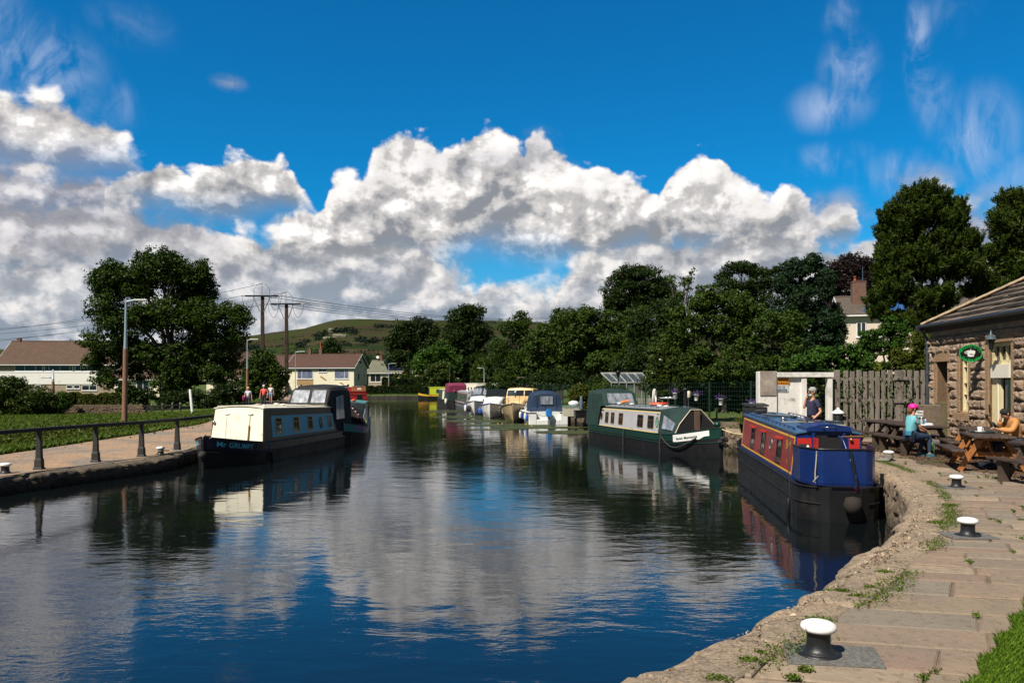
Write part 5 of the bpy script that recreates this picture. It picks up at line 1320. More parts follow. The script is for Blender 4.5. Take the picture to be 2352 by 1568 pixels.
# ---------------------------------------------------------------- far moored boats
GELW = paint('gelcoat_white', (.74, .74, .72), .3)
GELC = paint('gelcoat_cream', (.66, .46, .22), .35, dirt_amt=.03)
HULLC = paint('cream_hull_shade', (.36, .27, .16), .45, dirt_amt=.08)
NAVYC = M('navy_canvas', (.006, .024, .062), .75, var=.2, bmp=.4, bs=6)
NAVYD = M('midnight_canvas', (.012, .014, .028), .8, var=.2, bmp=.4, bs=6)
FBLUE = M('fender_blue', (.02, .09, .42), .4); FWHITE = M('fender_white', (.7, .68, .58), .4); FBLACK = M('fender_black', (.014, .014, .015), .5)
def sidept(B, x, s_, z): return Vector((x, s_ * B['hw'](x), z))
class Cruiser:
 def __init__(s, label, loc, heading, L, w, h, hullm, bow=2.4, bowrise=.25, deckm=None, name='cabin_cruiser', cat='cabin cruiser', tuck=.72, stripe=None):
  s.L, s.w, s.h, s.b, s.rise = L, w, h, bow, bowrise
  s.root = thing(name, label, cat, (loc[0], loc[1], 0), heading)
  s.T = Matrix.Translation((loc[0], loc[1], 0)) @ Matrix.Rotation(heading, 4, 'Z')
  xs = [0, .15, .6, 1.4, 2.4] + [L - bow + bow * t for t in (0, .15, .3, .45, .6, .72, .83, .92, .97, 1)]
  mb = MB(); rings = []
  for x in xs:
   a = s.hw(x); z = s.z(x); t = max(0, (x - (L - bow)) / bow); lo = a * (tuck * (1 - t * .75) + .0); cx_ = .25 * t * bow * .35
   rings.append([(x - cx_, 0, -.35 + .3 * t), (x - cx_, lo, -.05 + .12 * t), (x - cx_ * .5, a * (tuck + (1 - tuck) * .45 - .18 * t), z * .42), (x, a, z), (x, a - .05 * min(1, a / .3), z + .03), (x, a * .5, z + .06), (x, 0, z + .08),
      (x, -a * .5, z + .06), (x, -a + .05 * min(1, a / .3), z + .03), (x, -a, z), (x - cx_ * .5, -a * (tuck + (1 - tuck) * .45 - .18 * t), z * .42), (x - cx_, -lo, -.05 + .12 * t)])
  mb.loft(rings, closed=True, cap=True, smooth=False)
  obj('hull', mb, hullm, s.root)
  for sd_ in (1, -1):
   mb = MB(); mb.tube([(x, sd_ * (s.hw(x) + .01), s.z(x) - .03) for x in xs], .035, 6); obj('rubbing_strake', mb, stripe or FBLACK, s.root)
 def hw(s, x):
  t = max(0, (x - (s.L - s.b)) / s.b); return s.w * max(.03, 1 - t ** 2.1) * (.93 + .07 * min(1, x / 1.5))
 def z(s, x):
  t = max(0, (x - (s.L - s.b * 1.5)) / (s.b * 1.5)); return s.h + s.rise * t * t
 def block(s, secs, mat, name, bev=.03):
  """secs: (x, z0, z1, w0, w1) cross sections"""
  mb = MB(); mb.loft([[(x, w0, z0), (x, w1, z1 - .06), (x, w1 * .86, z1), (x, 0, z1 + .05), (x, -w1 * .86, z1), (x, -w1, z1 - .06), (x, -w0, z0)] for x, z0, z1, w0, w1 in secs], closed=False, cap=True)
  return obj(name, mb, mat, s.root, bev=bev)
 def quad(s, pts, mat, name, parent=None, out=.012):
  p = [Vector(q) for q in pts]; n = (p[1] - p[0]).cross(p[2] - p[0]).normalized() * out
  mb = MB(); vs = [q + n for q in p] + [q - n for q in p]; k = len(p)
  mb.add(vs, [tuple(range(k)), tuple(range(2 * k - 1, k - 1, -1))] + [(i, i + k, (i + 1) % k + k, (i + 1) % k) for i in range(k)])
  return obj(name, mb, mat, parent or s.root)
 def fender(s, x, sd_, mat, r=.10, l=.42, z=None, tip=None):
  y = sd_ * (s.hw(x) + r * .8); z = z if z is not None else s.h * .45
  mb = MB(); mb.lathe([(0, -l / 2), (r * .7, -l * .42), (r, -l * .25), (r, l * .25), (r * .7, l * .42), (.02, l / 2), (0, l / 2 + .02)], 12, (x, y, z)); f = obj('fender', mb, mat, s.root)
  mb = MB(); mb.tube([(x, y, z + l / 2), (x, sd_ * s.hw(x), s.z(x) + .04)], .01, 5); obj('fender_line', mb, ROPE, f)
# --- white cruiser, blue hood, outboard with blue cover (stern to the camera)
c1 = Cruiser('white cabin cruiser with square blue canvas hood and blue-covered outboard motor', (2.35, 52.2), R(97), 6.4, 1.32, .78, GELW, stripe=FBLACK)
c1.block([(2.6, .75, 1.35, 1.15, .95), (3.6, .8, 1.40, 1.1, .9), (5.2, .9, 1.15, .6, .45)], GELW, 'cabin')
mb = MB(); rings = []
for x, z, w_ in ((.55, 1.25, 1.02), (.62, 1.95, .98), (.8, 2.12, .94), (1.6, 2.18, .96), (2.4, 2.12, .95), (2.9, 1.4, 1.0)):
 zb = .82
 rings.append([(x - .15 * (x < .6), w_ * 1.10, zb), (x, w_, zb + (z - zb) * .75), (x, w_ * .84, z - .06), (x, w_ * .4, z + .02), (x, 0, z + .05), (x, -w_ * .4, z + .02), (x, -w_ * .84, z - .06), (x, -w_, zb + (z - zb) * .75), (x - .15 * (x < .6), -w_ * 1.10, zb)])
mb.loft(rings, closed=False, cap=True); hd_ = obj('canvas_hood', mb, NAVYC, c1.root)
def rearface(y, z): return Vector((.53 + .09 * max(0, (z - 1.25) / .7) + (-.06 if z < 1.0 else 0), y, z))
c1.quad([rearface(.40, 1.30) + Vector((-.03, 0, 0)), rearface(.40, 1.84) + Vector((-.03, 0, 0)), rearface(-.42, 1.84) + Vector((-.03, 0, 0)), rearface(-.42, 1.30) + Vector((-.03, 0, 0))], VINYL, 'hood_window', hd_)
for y in (-.66, .66, .1): c1.quad([rearface(y - .012, .95) + Vector((-.015, 0, 0)), rearface(y - .012, 1.9) + Vector((-.015, 0, 0)), rearface(y + .012, 1.9) + Vector((-.015, 0, 0)), rearface(y + .012, .95) + Vector((-.015, 0, 0))], NAVYC, 'hood_seam', hd_)
mb = MB()
for y0, y1, z1 in ((-1.28, -.78, .74), (.78, 1.28, .74), (-.78, .78, .36)): mb.box((-.12, (y0 + y1) / 2, z1 / 2 - .02), (.36, abs(y1 - y0), z1))
obj('stern_platform', mb, GELW, c1.root, bev=.04)
mb = MB()
for y in (-1.03, 1.03): mb.box((-.12, y, .76), (.40, .50, .05))
obj('black_trim', mb, FBLACK, c1.root, bev=.01)
mb = MB(); mb.loft([[(x, y_ * w_, z) for x, y_ in ((-.60, -1), (-.60, 1), (-.22, 1), (-.22, -1))] for z, w_ in ((.52, .10), (.58, .17), (.85, .19), (.97, .15), (1.02, .08))], closed=True, cap=True); mo = obj('outboard_motor', mb, M('blue_cover', (.01, .16, .45), .6, bmp=.6, bs=8), c1.root, bev=.03)
mb = MB(); mb.box((-.42, 0, .2), (.18, .14, .64)); mb.box((-.40, 0, -.10), (.3, .05, .2)); obj('motor_leg', mb, M('grey_casting', (.16, .17, .18), .5), mo, bev=.02)
for x, sd_, m_, z in ((.4, 1, FBLUE, .42), (1.0, 1, FWHITE, .5), (2.4, 1, FBLUE, .5), (3.2, 1, FWHITE, .5), (.3, -1, FBLUE, .4)): c1.fender(x, sd_, m_, .09, .46, z)
mb = MB(); mb.tube([(3.0, 1.1, .82), (3.0, 1.12, 1.2), (5.6, .55, 1.35), (6.2, 0, 1.4)], .014, 6); mb.tube([(4.2, .95, .85), (4.2, .95, 1.28)], .012, 6); obj('pulpit_rail', mb, CHROME, c1.root)
mb = MB(); mb.tube([(-.05, 1.25, .78), (-.3, .3, .55), (-.05, -.2, .7)], .012, 5); obj('stern_line', mb, ROPE_D, c1.root)
# --- cream cruiser (bow to the camera)
c2 = Cruiser('cream wooden cabin cruiser with wheelhouse, bow towards the camera', (1.3, 64.2), head_of((1.3, 64.2), (.05, 55.6)), 8.7, 1.28, 1.02, HULLC, bow=2.8, bowrise=.28, stripe=M('rubber_grey', (.07, .07, .06), .6))
c2.block([(4.5, 1.0, 1.62, 1.10, .98), (6.1, 1.05, 1.60, 1.02, .90), (7.1, 1.1, 1.44, .62, .52), (7.35, 1.1, 1.25, .45, .40)], GELC, 'fore_cabin', .05)
wh = c2.block([(1.6, 1.0, 2.28, 1.12, 1.0), (4.2, 1.05, 2.34, 1.12, 1.0), (4.75, 1.5, 2.30, 1.05, .96), (5.05, 1.55, 1.70, 1.05, .98)], GELC, 'wheelhouse', .04)
def whf(y, z): return Vector((4.75 + (2.28 - z) * .5 + .035, y, z))
for y0, y1 in ((-.94, -.36), (-.29, .29), (.36, .94)):
 c2.quad([whf(y0, 1.76), whf(y1, 1.76), whf(y1 * (.96 if y1 > .5 else 1), 2.18), whf(y0 * (.96 if y0 < -.5 else 1), 2.18)], WINDY if y0 < -.5 else GLASS, 'windscreen_pane', wh)
def fcf(y, z): return Vector((7.1 + (1.44 - z) * .9 + .03 - abs(y) * .25, y, z))
for y0, y1 in ((-.47, -.08), (.08, .47)): c2.quad([fcf(y0, 1.2), fcf(y1, 1.2), fcf(y1, 1.38), fcf(y0, 1.38)], WINDY if y0 < 0 else GLASS, 'cabin_window')
for sd_ in (1, -1):
 for x in (5.0, 5.9): c2.quad([(x, sd_ * 1.04, 1.22), (x + .6, sd_ * 1.02, 1.22), (x + .6, sd_ * .97, 1.48), (x, sd_ * 1.0, 1.48)], GLASS, 'cabin_window', out=.03)
 for x in (2.0, 3.2): c2.quad([(x, sd_ * 1.08, 1.66), (x + .9, sd_ * 1.08, 1.66), (x + .9, sd_ * 1.03, 2.12), (x, sd_ * 1.03, 2.12)], GLASS, 'side_window', wh, out=.03)
mb = MB()
for sd_ in (1, -1):
 mb.tube([(5.2, sd_ * 1.15, 1.1), (5.3, sd_ * 1.15, 1.75), (7.4, sd_ * .7, 1.85), (8.6, 0, 1.9)], .016, 6)
 for x, w_ in ((6.3, 1.0), (7.4, .7), (8.1, .4)): mb.tube([(x, sd_ * w_, 1.15), (x, sd_ * w_, 1.83)], .014, 6)
obj('pulpit_rail', mb, M('rusty_rail', (.10, .06, .04), .6), c2.root)
mb = MB(); mb.tube([(5.6, -.25, 1.6), (5.6, -.25, 2.05)], .05, 8); mb.lathe([(.09, 0), (.09, .05), (0, .08)], 10, (5.6, -.25, 2.05)); obj('stove_pipe', mb, CHROME, c2.root)
mb = MB(); mb.tube([(4.4, .1, 2.3), (4.4, .1, 2.75)], .012, 6); obj('aerial', mb, CHROME, c2.root)
for x, sd_, z in ((8.15, 0.9, .68), (6.6, -1, .55), (6.0, -1, .5), (7.2, -1, .55)): c2.fender(x, 1 if sd_ > 0 else -1, FBLACK, .17, .62, z)
mb = MB(); mb.box((8.4, .0, 1.27), (.5, .3, .1)); mb.tube([(8.0, .25, .98), (8.5, .45, .7)], .06, 8); obj('anchor', mb, CHROME, c2.root)
# --- small white cruiser
c3 = Cruiser('small white cruiser with thin blue line, between the cream cruiser and the dark-hooded one', (-.9, 69), head_of((-.9, 69), (-1.75, 61.6)), 7.4, 1.05, .92, GELW, bow=2.3, stripe=M('blue_line', (.03, .05, .25), .5))
c3.block([(3.2, .95, 1.60, .92, .82), (5.0, .98, 1.55, .88, .76), (6.2, 1.0, 1.12, .5, .4)], GELW, 'cabin')
for sd_ in (1, -1):
 for x in (3.6, 4.4): c3.quad([(x, sd_ * .89, 1.15), (x + .6, sd_ * .88, 1.15), (x + .6, sd_ * .83, 1.42), (x, sd_ * .84, 1.42)], WINDY, 'cabin_window', out=.03)
c3.block([(1.0, .95, 2.15, .98, .85), (3.2, .95, 2.20, .98, .85), (3.8, .95, 1.62, .95, .82)], GLASS, 'windscreen')
for x, sd_, m_ in ((6.2, -1, FBLUE), (5.2, -1, FBLUE), (6.3, 1, FWHITE)): c3.fender(x, sd_, m_, .10, .46, .5)
# --- dark hooded cruiser
c4 = Cruiser('white-hulled cruiser with tall midnight-blue canvas hood and clear side windows', (-1.9, 77), head_of((-1.9, 77), (-3.3, 68.6)), 8.5, 1.3, .95, GELW, bow=2.6)
c4.block([(4.6, .95, 1.55, 1.1, .98), (6.0, 1.0, 1.5, .98, .85), (7.4, 1.05, 1.15, .4, .32)], GELW, 'cabin')
mb = MB(); rings = []
for x, z, w_ in ((.4, 1.3, 1.15), (.6, 2.25, 1.05), (1.6, 2.46, 1.05), (3.6, 2.48, 1.05), (4.3, 2.30, 1.05), (5.2, 1.5, 1.05)):
 rings.append([(x, w_ + .08, .98), (x, w_, .98 + (z - .98) * .72), (x, w_ * .8, z - .05), (x, 0, z + .04), (x, -w_ * .8, z - .05), (x, -w_, .98 + (z - .98) * .72), (x, -w_ - .08, .98)])
mb.loft(rings, closed=False, cap=True); h4 = obj('canvas_hood', mb, NAVYD, c4.root)
for y0, y1 in ((-.9, -.1), (.1, .9)): c4.quad([(4.98, y0, 1.62), (4.98, y1, 1.62), (4.42, y1 * .95, 2.2), (4.42, y0 * .95, 2.2)], VINYL, 'hood_window', h4, out=.07)
for sd_ in (1, -1): c4.quad([(1.2, sd_ * 1.10, 1.35), (3.4, sd_ * 1.10, 1.35), (3.5, sd_ * 1.08, 1.95), (1.3, sd_ * 1.08, 1.95)], VINYL, 'hood_window', h4, out=.03)
mb = MB()
for sd_ in (1, -1): mb.tube([(5.0, sd_ * 1.1, 1.0), (5.2, sd_ * 1.1, 1.6), (7.3, sd_ * .7, 1.7), (8.4, 0, 1.75)], .016, 6)
obj('pulpit_rail', mb, CHROME, c4.root)
for x, sd_, m_ in ((7.4, -1, FWHITE), (6.0, -1, FBLUE), (5.4, -1, FBLUE), (7.9, -1, FBLACK), (8.15, -1, FBLACK)): c4.fender(x, sd_, m_, .14 if m_ is FBLACK else .11, .6, .5)
# --- grey narrowboat
LGREY = paint('light_grey_roof', (.36, .37, .39), .45)
a_, b_ = (-3.25, 75.8), (-5.6, 90); hd6 = head_of(a_, b_); L6 = math.dist(a_, b_)
n6 = Narrow('narrowboat', 'grey narrowboat with silver roof and dark green side panels, far right bank', a_, hd6, L6, w=1.0, g=.75, bow=2.4, hull=paint('charcoal_hull', (.05, .055, .055), .5), strake=LGREY)
n6.cabin(1.6, L6 - 3, .9, .82, 1.82, 1.86, LGREY, LGREY)
n6.panel(1, 1.7, L6 - 3.1, .12, .86, paint('olive_panel', (.05, .07, .045), .4)); n6.coach(1, 1.68, L6 - 3.06, .1, .88, M('red_line', (.25, .03, .02), .5))
for i in range(5): n6.window(1, 2.6 + i * 1.45, .6, .3, .74, CHROME, WINDY)
mb = MB(); mb.box((1.58, 0, 1.35), (.03, 1.1, .8)); obj('stern_doors', mb, BLACKP, n6.root)
mb = MB(); mb.box((1.57, -.62, 1.4), (.04, .3, .6)); mb.box((1.3, .5, 1.55), (.5, .7, .4)); obj('grey_locker', mb, GREYP, n6.root)
mb = MB(); mb.tube([(.2, -.7, .8), (.2, -.75, 1.25), (.2, .75, 1.25), (.2, .7, .8)], .02, 6); obj('stern_rail', mb, CHROME, n6.root)
mb = MB(); mb.box((.0, -.2, .55), (.05, .9, .16)); obj('red_transom_band', mb, REDP, n6.root)
for x, y in ((4, .2), (6, -.2), (8, .1)):
 mb = MB(); mb.lathe([(.1, 0), (.1, .03), (.13, .06), (0, .11)], 12, (x, y, 1.9)); obj('roof_vent', mb, CHROME, n6.root)
# --- green boat with burgundy hood
BURG = M('burgundy_canvas', (.16, .012, .05), .75, var=.2, bmp=.3, bs=5)
a_, b_ = (-6.0, 88.6), (-8.6, 101); hd7 = head_of(a_, b_); L7 = math.dist(a_, b_)
n7 = Narrow('narrowboat', 'dark green narrowboat with burgundy canvas hood and cream side doors', a_, hd7, L7, w=1.15, g=.8, bow=2.4, hull=BLK)
n7.cabin(2.6, L7 - 2.6, 1.05, .95, 1.9, 1.95, GREEN, paint('cream_roof', (.5, .48, .4), .5))
n7.panel(1, 4.5, 6.2, .1, .9, CREAM, 'side_hatch')
mb = MB(); mb.loft([[(x, 1.08, .8), (x, 1.0, 1.72), (x, -1.0, 1.72), (x, -1.08, .8)] for x in (.3, 2.7)], closed=False, cap=True); obj('stern_screen', mb, GCAN, n7.root)
bh = hood(n7.root, 'canvas_hood', [.3, .5, 1.6, 3.4, 4.0], [2.45, 2.70, 2.76, 2.72, 1.95], [.98, 1.0, 1.02, 1.0, .95], BURG, [1.70, 1.70, 1.70, 1.86, 1.86])
mb = MB(); mb.box((.36, 0, 2.18), (.04, 1.1, .36)); obj('hood_window', mb, VINYL, bh)
for y in (-.4, .4):
 mb = MB(); mb.ball((.2, y, 1.9), .07, 8); obj('stern_lamp', mb, BRASS, n7.root)
mb = MB(); mb.lathe([(0, -.35), (.14, -.25), (.16, .2), (0, .35)], 10, (.9, 1.25, .7)); obj('side_fender', mb, FWHITE, n7.root)
mb = MB(); mb.tube([(7.5, 0, 1.95), (7.5, 0, 5.2)], [.03, .012], 6); obj('radio_mast', mb, CHROME, n7.root)
mb = MB(); mb.lathe([(.04, 0), (.04, .25), (.28, .3), (.22, .42), (0, .46)], 12, (5.5, 0, 1.98)); obj('dome_aerial', mb, WHITE, n7.root)
# --- yellow-green boat on the far bank
ACID = paint('acid_yellow_paint', (.45, .50, .02), .4)
a_, b_ = (-6.0, 134.2), (-15.6, 132.6); hd8 = head_of(a_, b_); L8 = math.dist(a_, b_)
n8 = Narrow('narrowboat', 'small yellow-green and black narrowboat moored under bushes at the far bend', a_, hd8, L8, w=1.0, g=.8, bow=1.7, hull=BLK, upper=M('orange_bow', (.6, .33, .02), .5))
n8.cabin(1.5, L8 - 1.7, .95, .85, 2.0, 2.0, BLACKP, ACID)
n8.panel(1, L8 - 5.2, L8 - 1.8, .05, .95, ACID); n8.panel(-1, L8 - 5.2, L8 - 1.8, .05, .95, ACID)
for xx in (L8 - 4.4, L8 - 3.2, L8 - 6.4, L8 - 7.6): n8.window(1, xx, .6, .25, .78, CHROME, WINDY)
# --- flat-roofed boat behind the burgundy hood
n9 = Narrow('wide_boat', 'flat white-roofed cream houseboat behind the burgundy hood', (-3.0, 104), head_of((-3.0, 104), (-6.2, 116)), 12, w=1.5, g=.8, bow=2.4, hull=BLK)
n9.cabin(1.0, 9.5, 1.4, 1.35, 2.7, 2.7, CREAM, WHITE, camber=.03)
for xx in (2.5, 4.5, 6.5): n9.window(1, xx, 1.0, .35, .75, WHITE, GLASS)
mb = MB(); mb.box((.98, .1, 1.9), (.04, 1.8, .7)); obj('front_window', mb, GLASS, n9.root)
def weed():
 rng = np.random.default_rng(7)
 C_ = []; T = []
 beds = [(-.5, 51.5, 3.2, 1.5, 900), (1.8, 48.6, 3.0, 1.2, 900), (-2.2, 57, 2.6, 2.6, 700), (3.2, 44.0, 2.0, 1.5, 500), (-3.8, 64, 2.5, 3, 500), (-6.2, 77, 2.2, 5, 400), (-1.0, 46.5, 1.8, .6, 250)]
 for x, y, rx, ry, n in beds:
  t = rng.random(n) * 2 * PI; r_ = rng.random(n) ** .6
  C_.append(np.stack([x + rx * r_ * np.cos(t), y + ry * r_ * np.sin(t), .006 + rng.random(n) * .008], 1)); T.append(.2 + .6 * rng.random(n))
 C_ = np.concatenate(C_); T = np.concatenate(T)
 n = len(C_); a = rng.random(n) * PI; s_ = .10 + .16 * rng.random(n)
 V = []
 for k in range(4):
  V.append(C_ + np.stack([np.cos(a + k * PI / 2) * s_, np.sin(a + k * PI / 2) * s_, np.zeros(n)], 1))
 V = np.stack(V, 1).reshape(-1, 3)
 me = bpy.data.meshes.new('pond_weed'); me.from_pydata(V.tolist(), [], [[4 * i, 4 * i + 1, 4 * i + 2, 4 * i + 3] for i in range(n)])
 at = me.attributes.new('tone', 'FLOAT', 'FACE'); at.data.foreach_set('value', T.astype(np.float32))
 me.materials.append(leaf_mat('weed', (.025, .035, .01), (.09, .11, .03), trans=0)); o = bpy.data.objects.new('pond_weed', me); COL.objects.link(o)
 setp(o, 'floating mats of olive water weed and lily pads near the cruisers', 'pond weed', kind='stuff')
 for i, (x, y) in enumerate([(-.9, 51.2), (.9, 50.3), (1.2, 48.6), (-3.2, 62.5)]):
  mb = MB(); mb.ball((0, 0, .10), (.05, .05, .045), 8); root = thing('water_lily', ['yellow water lily flower left of the cream bow', 'yellow water lily flower in the weed off the cream bow', 'yellow water lily flower nearest the blue-hooded cruiser', 'yellow water lily flower far off by the dark-hooded cruiser'][i], 'flower', (x, y, 0), 0, 'water lilies in the weed')
  obj('bloom', mb, M('lily_yellow', (.7, .45, .02), .5), root); mb = MB(); mb.tube([(0, 0, -.05), (0, 0, .1)], .01, 5); obj('stem', mb, L_BRIGHT, root)
weed()
# ---------------------------------------------------------------- buildings
def tile_mat(name, c1, c2, rows=7.0, cols=4.0):
 m, nt, b = nodes_of(name)
 v = coords(nt)
 br = nt.nodes.new('ShaderNodeTexBrick'); br.inputs['Scale'].default_value = 1; br.inputs['Brick Width'].default_value = 1 / cols; br.inputs['Row Height'].default_value = 1 / rows
 br.inputs['Mortar Size'].default_value = .012; br.inputs['Color1'].default_value = (*c1, 1); br.inputs['Color2'].default_value = (*c2, 1); br.inputs['Mortar'].default_value = (c1[0] * .25, c1[1] * .25, c1[2] * .25, 1)
 return m, nt, b, v, br
def roof_mat(name, c1, c2, row=.32, colw=.3, axis='Y'):
 """tile courses follow the slope: rows by height, columns along the ridge axis"""
 if name in _M: return _M[name]
 m, nt, b, v, br = tile_mat(name, c1, c2, 1 / row, 1 / colw)
 s_ = nt.nodes.new('ShaderNodeSeparateXYZ'); nt.links.new(v, s_.inputs[0]); c = nt.nodes.new('ShaderNodeCombineXYZ')
 nt.links.new(s_.outputs[0], c.inputs[0]); nt.links.new(math_(nt, 'MULTIPLY', s_.outputs[2], 1.9), c.inputs[1]); nt.links.new(c.outputs[0], br.inputs['Vector'])
 n1 = noise_(nt, v, 1.2, 5, .7)
 col = mix(nt, mapr(nt, n1, .4, .7, 0, .6), br.outputs['Color'], tuple(q * .5 for q in c1))
 nt.links.new(col, b.inputs['Base Color']); b.inputs['Roughness'].default_value = .85
 nt.links.new(bump(nt, br.outputs['Fac'], .9, -.03), b.inputs['Normal'])
 _M[name] = m; return m
def brick_mat(name, c1, c2, mort, w=.22, h=.075, z=True):
 if name in _M: return _M[name]
 m, nt, b, v, br = tile_mat(name, c1, c2, 1 / h, 1 / w)
 br.inputs['Mortar'].default_value = (*mort, 1); br.inputs['Mortar Size'].default_value = .010
 s_ = nt.nodes.new('ShaderNodeSeparateXYZ'); nt.links.new(v, s_.inputs[0]); c = nt.nodes.new('ShaderNodeCombineXYZ')
 nt.links.new(math_(nt, 'ADD', s_.outputs[0], s_.outputs[1]), c.inputs[0]); nt.links.new(s_.outputs[2], c.inputs[1]); nt.links.new(c.outputs[0], br.inputs['Vector'])
 col = mix(nt, mapr(nt, noise_(nt, v, 3, 5, .6), .35, .7, 0, .5), br.outputs['Color'], tuple(q * .5 for q in c1))
 nt.links.new(col, b.inputs['Base Color']); b.inputs['Roughness'].default_value = .9
 _M[name] = m; return m
REND_W = M('white_render', (.72, .70, .66), .85, var=.06, vs=.8, dirt=(.4, .37, .32), dirt_amt=.02, bmp=.3, bs=40)
REND_C = M('cream_render', (.72, .66, .50), .85, var=.05, vs=.8, dirt=(.42, .36, .25), dirt_amt=.03, bmp=.3, bs=40)
REND_B = M('pebbledash', (.30, .24, .17), .95, var=.2, vs=30, bmp=.8, bs=60)
UPVC = M('white_upvc', (.74, .74, .74), .35, var=.03)
CHIM = brick_mat('chimney_brick', (.15, .055, .035), (.11, .042, .03), (.20, .16, .12))
TILE_BR = roof_mat('brown_tiles', (.125, .070, .042), (.095, .055, .036))
TILE_DK = roof_mat('dark_brown_tiles', (.105, .050, .035), (.085, .042, .030))
TILE_GR = roof_mat('grey_green_tiles', (.19, .19, .13), (.15, .15, .11))
TILE_SL = roof_mat('mossy_slates', (.12, .09, .07), (.09, .075, .06))
SOLAR = M('solar_navy', (.008, .012, .035), .2, spec=.8, var=.3, vs=1)
SOLARB = M('solar_bright_blue', (.03, .10, .26), .15, spec=.9, var=.3)
POT = M('terracotta_pot', (.40, .10, .04), .8)
class House:
 """x along the ridge (front wall at y=0 facing -y), local origin at the front left corner on the ground"""
 def __init__(s, name, label, loc, rz, W, D, H, rise, wall, roof, over=.35, cat='house', gable=True, group=None):
  s.W, s.D, s.H, s.rise = W, D, H, rise
  s.root = thing(name, label, cat, loc, rz, group)
  mb = MB(); mb.add([(0, 0, -1.5), (W, 0, -1.5), (W, D, -1.5), (0, D, -1.5), (0, 0, H), (W, 0, H), (W, D, H), (0, D, H), (0, D / 2, H + rise - .02), (W, D / 2, H + rise - .02)],
      [(0, 1, 5, 4), (1, 2, 6, 9, 5), (2, 3, 7, 6), (3, 0, 4, 8, 7)])
  s.wall = obj('wall', mb, wall, s.root)
  mb = MB(); o = over; f = o * rise / (D / 2); t = .12
  for sg in (0, 1):
   y0, y1 = (-o, D / 2) if sg == 0 else (D + o, D / 2)
   lo = [(-o, y0, H - f + .03), (W + o, y0, H - f + .03), (W + o, y1, H + rise + .03), (-o, y1, H + rise + .03)]
   hi = [(x, y, z + t) for x, y, z in lo]
   fs = [(0, 1, 2, 3), (4, 5, 6, 7), (0, 1, 5, 4), (1, 2, 6, 5), (2, 3, 7, 6), (3, 0, 4, 7)]
   mb.add(lo + hi, fs)
  s.roof = obj('roof', mb, roof, s.root)
  mb = MB(); mb.tube([(-o, D / 2, H + rise + .16), (W + o, D / 2, H + rise + .16)], .11, 8); obj('ridge', mb, roof, s.roof)
  mb = MB(); mb.bar((-o, -o - .05, H - f - .02), (W + o, -o - .05, H - f - .02), .12, .12); obj('gutter', mb, UPVC, s.root)
  mb = MB()
  for x in (-o - .025, W + o + .025):
   for sg in (-1, 1):
    mb.bar((x, D / 2 - sg * (D / 2 + o), H - f + .08), (x, D / 2, H + rise + .08), .04, .2)
  obj('barge_board', mb, UPVC, s.root)
 def win(s, x0, x1, z0, z1, y=0, panes=2, face='front', frame=None, glass=None, name='window', split=None):
  mb = MB(); t = .07; f = frame or UPVC
  def B(a0, a1, b0, b1, d0, d1):
   if face == 'front': mb.bb(a0, a1, y - d1, y - d0, b0, b1)
   elif face == 'right': mb.bb(s.W + d0, s.W + d1, a0, a1, b0, b1)
   else: mb.bb(-d1, -d0, a0, a1, b0, b1)
  B(x0, x1, z0, z0 + t, .0, .06); B(x0, x1, z1 - t, z1, .0, .06); B(x0, x0 + t, z0 + t, z1 - t, .0, .06); B(x1 - t, x1, z0 + t, z1 - t, .0, .06)
  cuts = split or [i / panes for i in range(1, panes)]
  for c in cuts: xm = x0 + (x1 - x0) * c; B(xm - t / 2, xm + t / 2, z0 + t, z1 - t, .0, .05)
  B(x0 - .06, x1 + .06, z0 - .08, z0 - .0, .0, .12)
  w = obj(name, mb, f, s.root)
  mb = MB(); B(x0 + t, x1 - t, z0 + t, z1 - t, .004, .022); obj('pane', mb, glass or GLASS, w)
  return w
 def chimney(s, x, y, h=1.2, w=.6, d=.5, pots=1, mat=None):
  z = s.H + s.rise * (1 - abs(y - s.D / 2) / (s.D / 2)) - .2
  mb = MB(); mb.bb(x - w / 2, x + w / 2, y - d / 2, y + d / 2, z, z + h + .2); mb.bb(x - w / 2 - .04, x + w / 2 + .04, y - d / 2 - .04, y + d / 2 + .04, z + h + .2, z + h + .3)
  c = obj('chimney', mb, mat or CHIM, s.roof)
  return c
 def pot(s, x, y, z, parent=None, h=.5):
  mb = MB(); mb.lathe([(.13, 0), (.11, h * .8), (.15, h * .85), (.14, h)], 12, (x, y, z)); obj('chimney_pot', mb, POT, s.roof)
 def dish(s, x, y, z, mat=None, rz=0):
  mb = MB(); mb.lathe([(0, .0), (.15, .02), (.28, .08), (.33, .12)], 16, (0, 0, 0), T=Matrix.Translation((x, y, z)) @ Matrix.Rotation(rz, 4, 'Z') @ Matrix.Rotation(R(70), 4, 'X')); mb.bar((x, y, z), (x, y + .2, z - .1), .04, .04); obj('satellite_dish', mb, mat or M('dish_grey', (.10, .10, .10), .5), s.root)
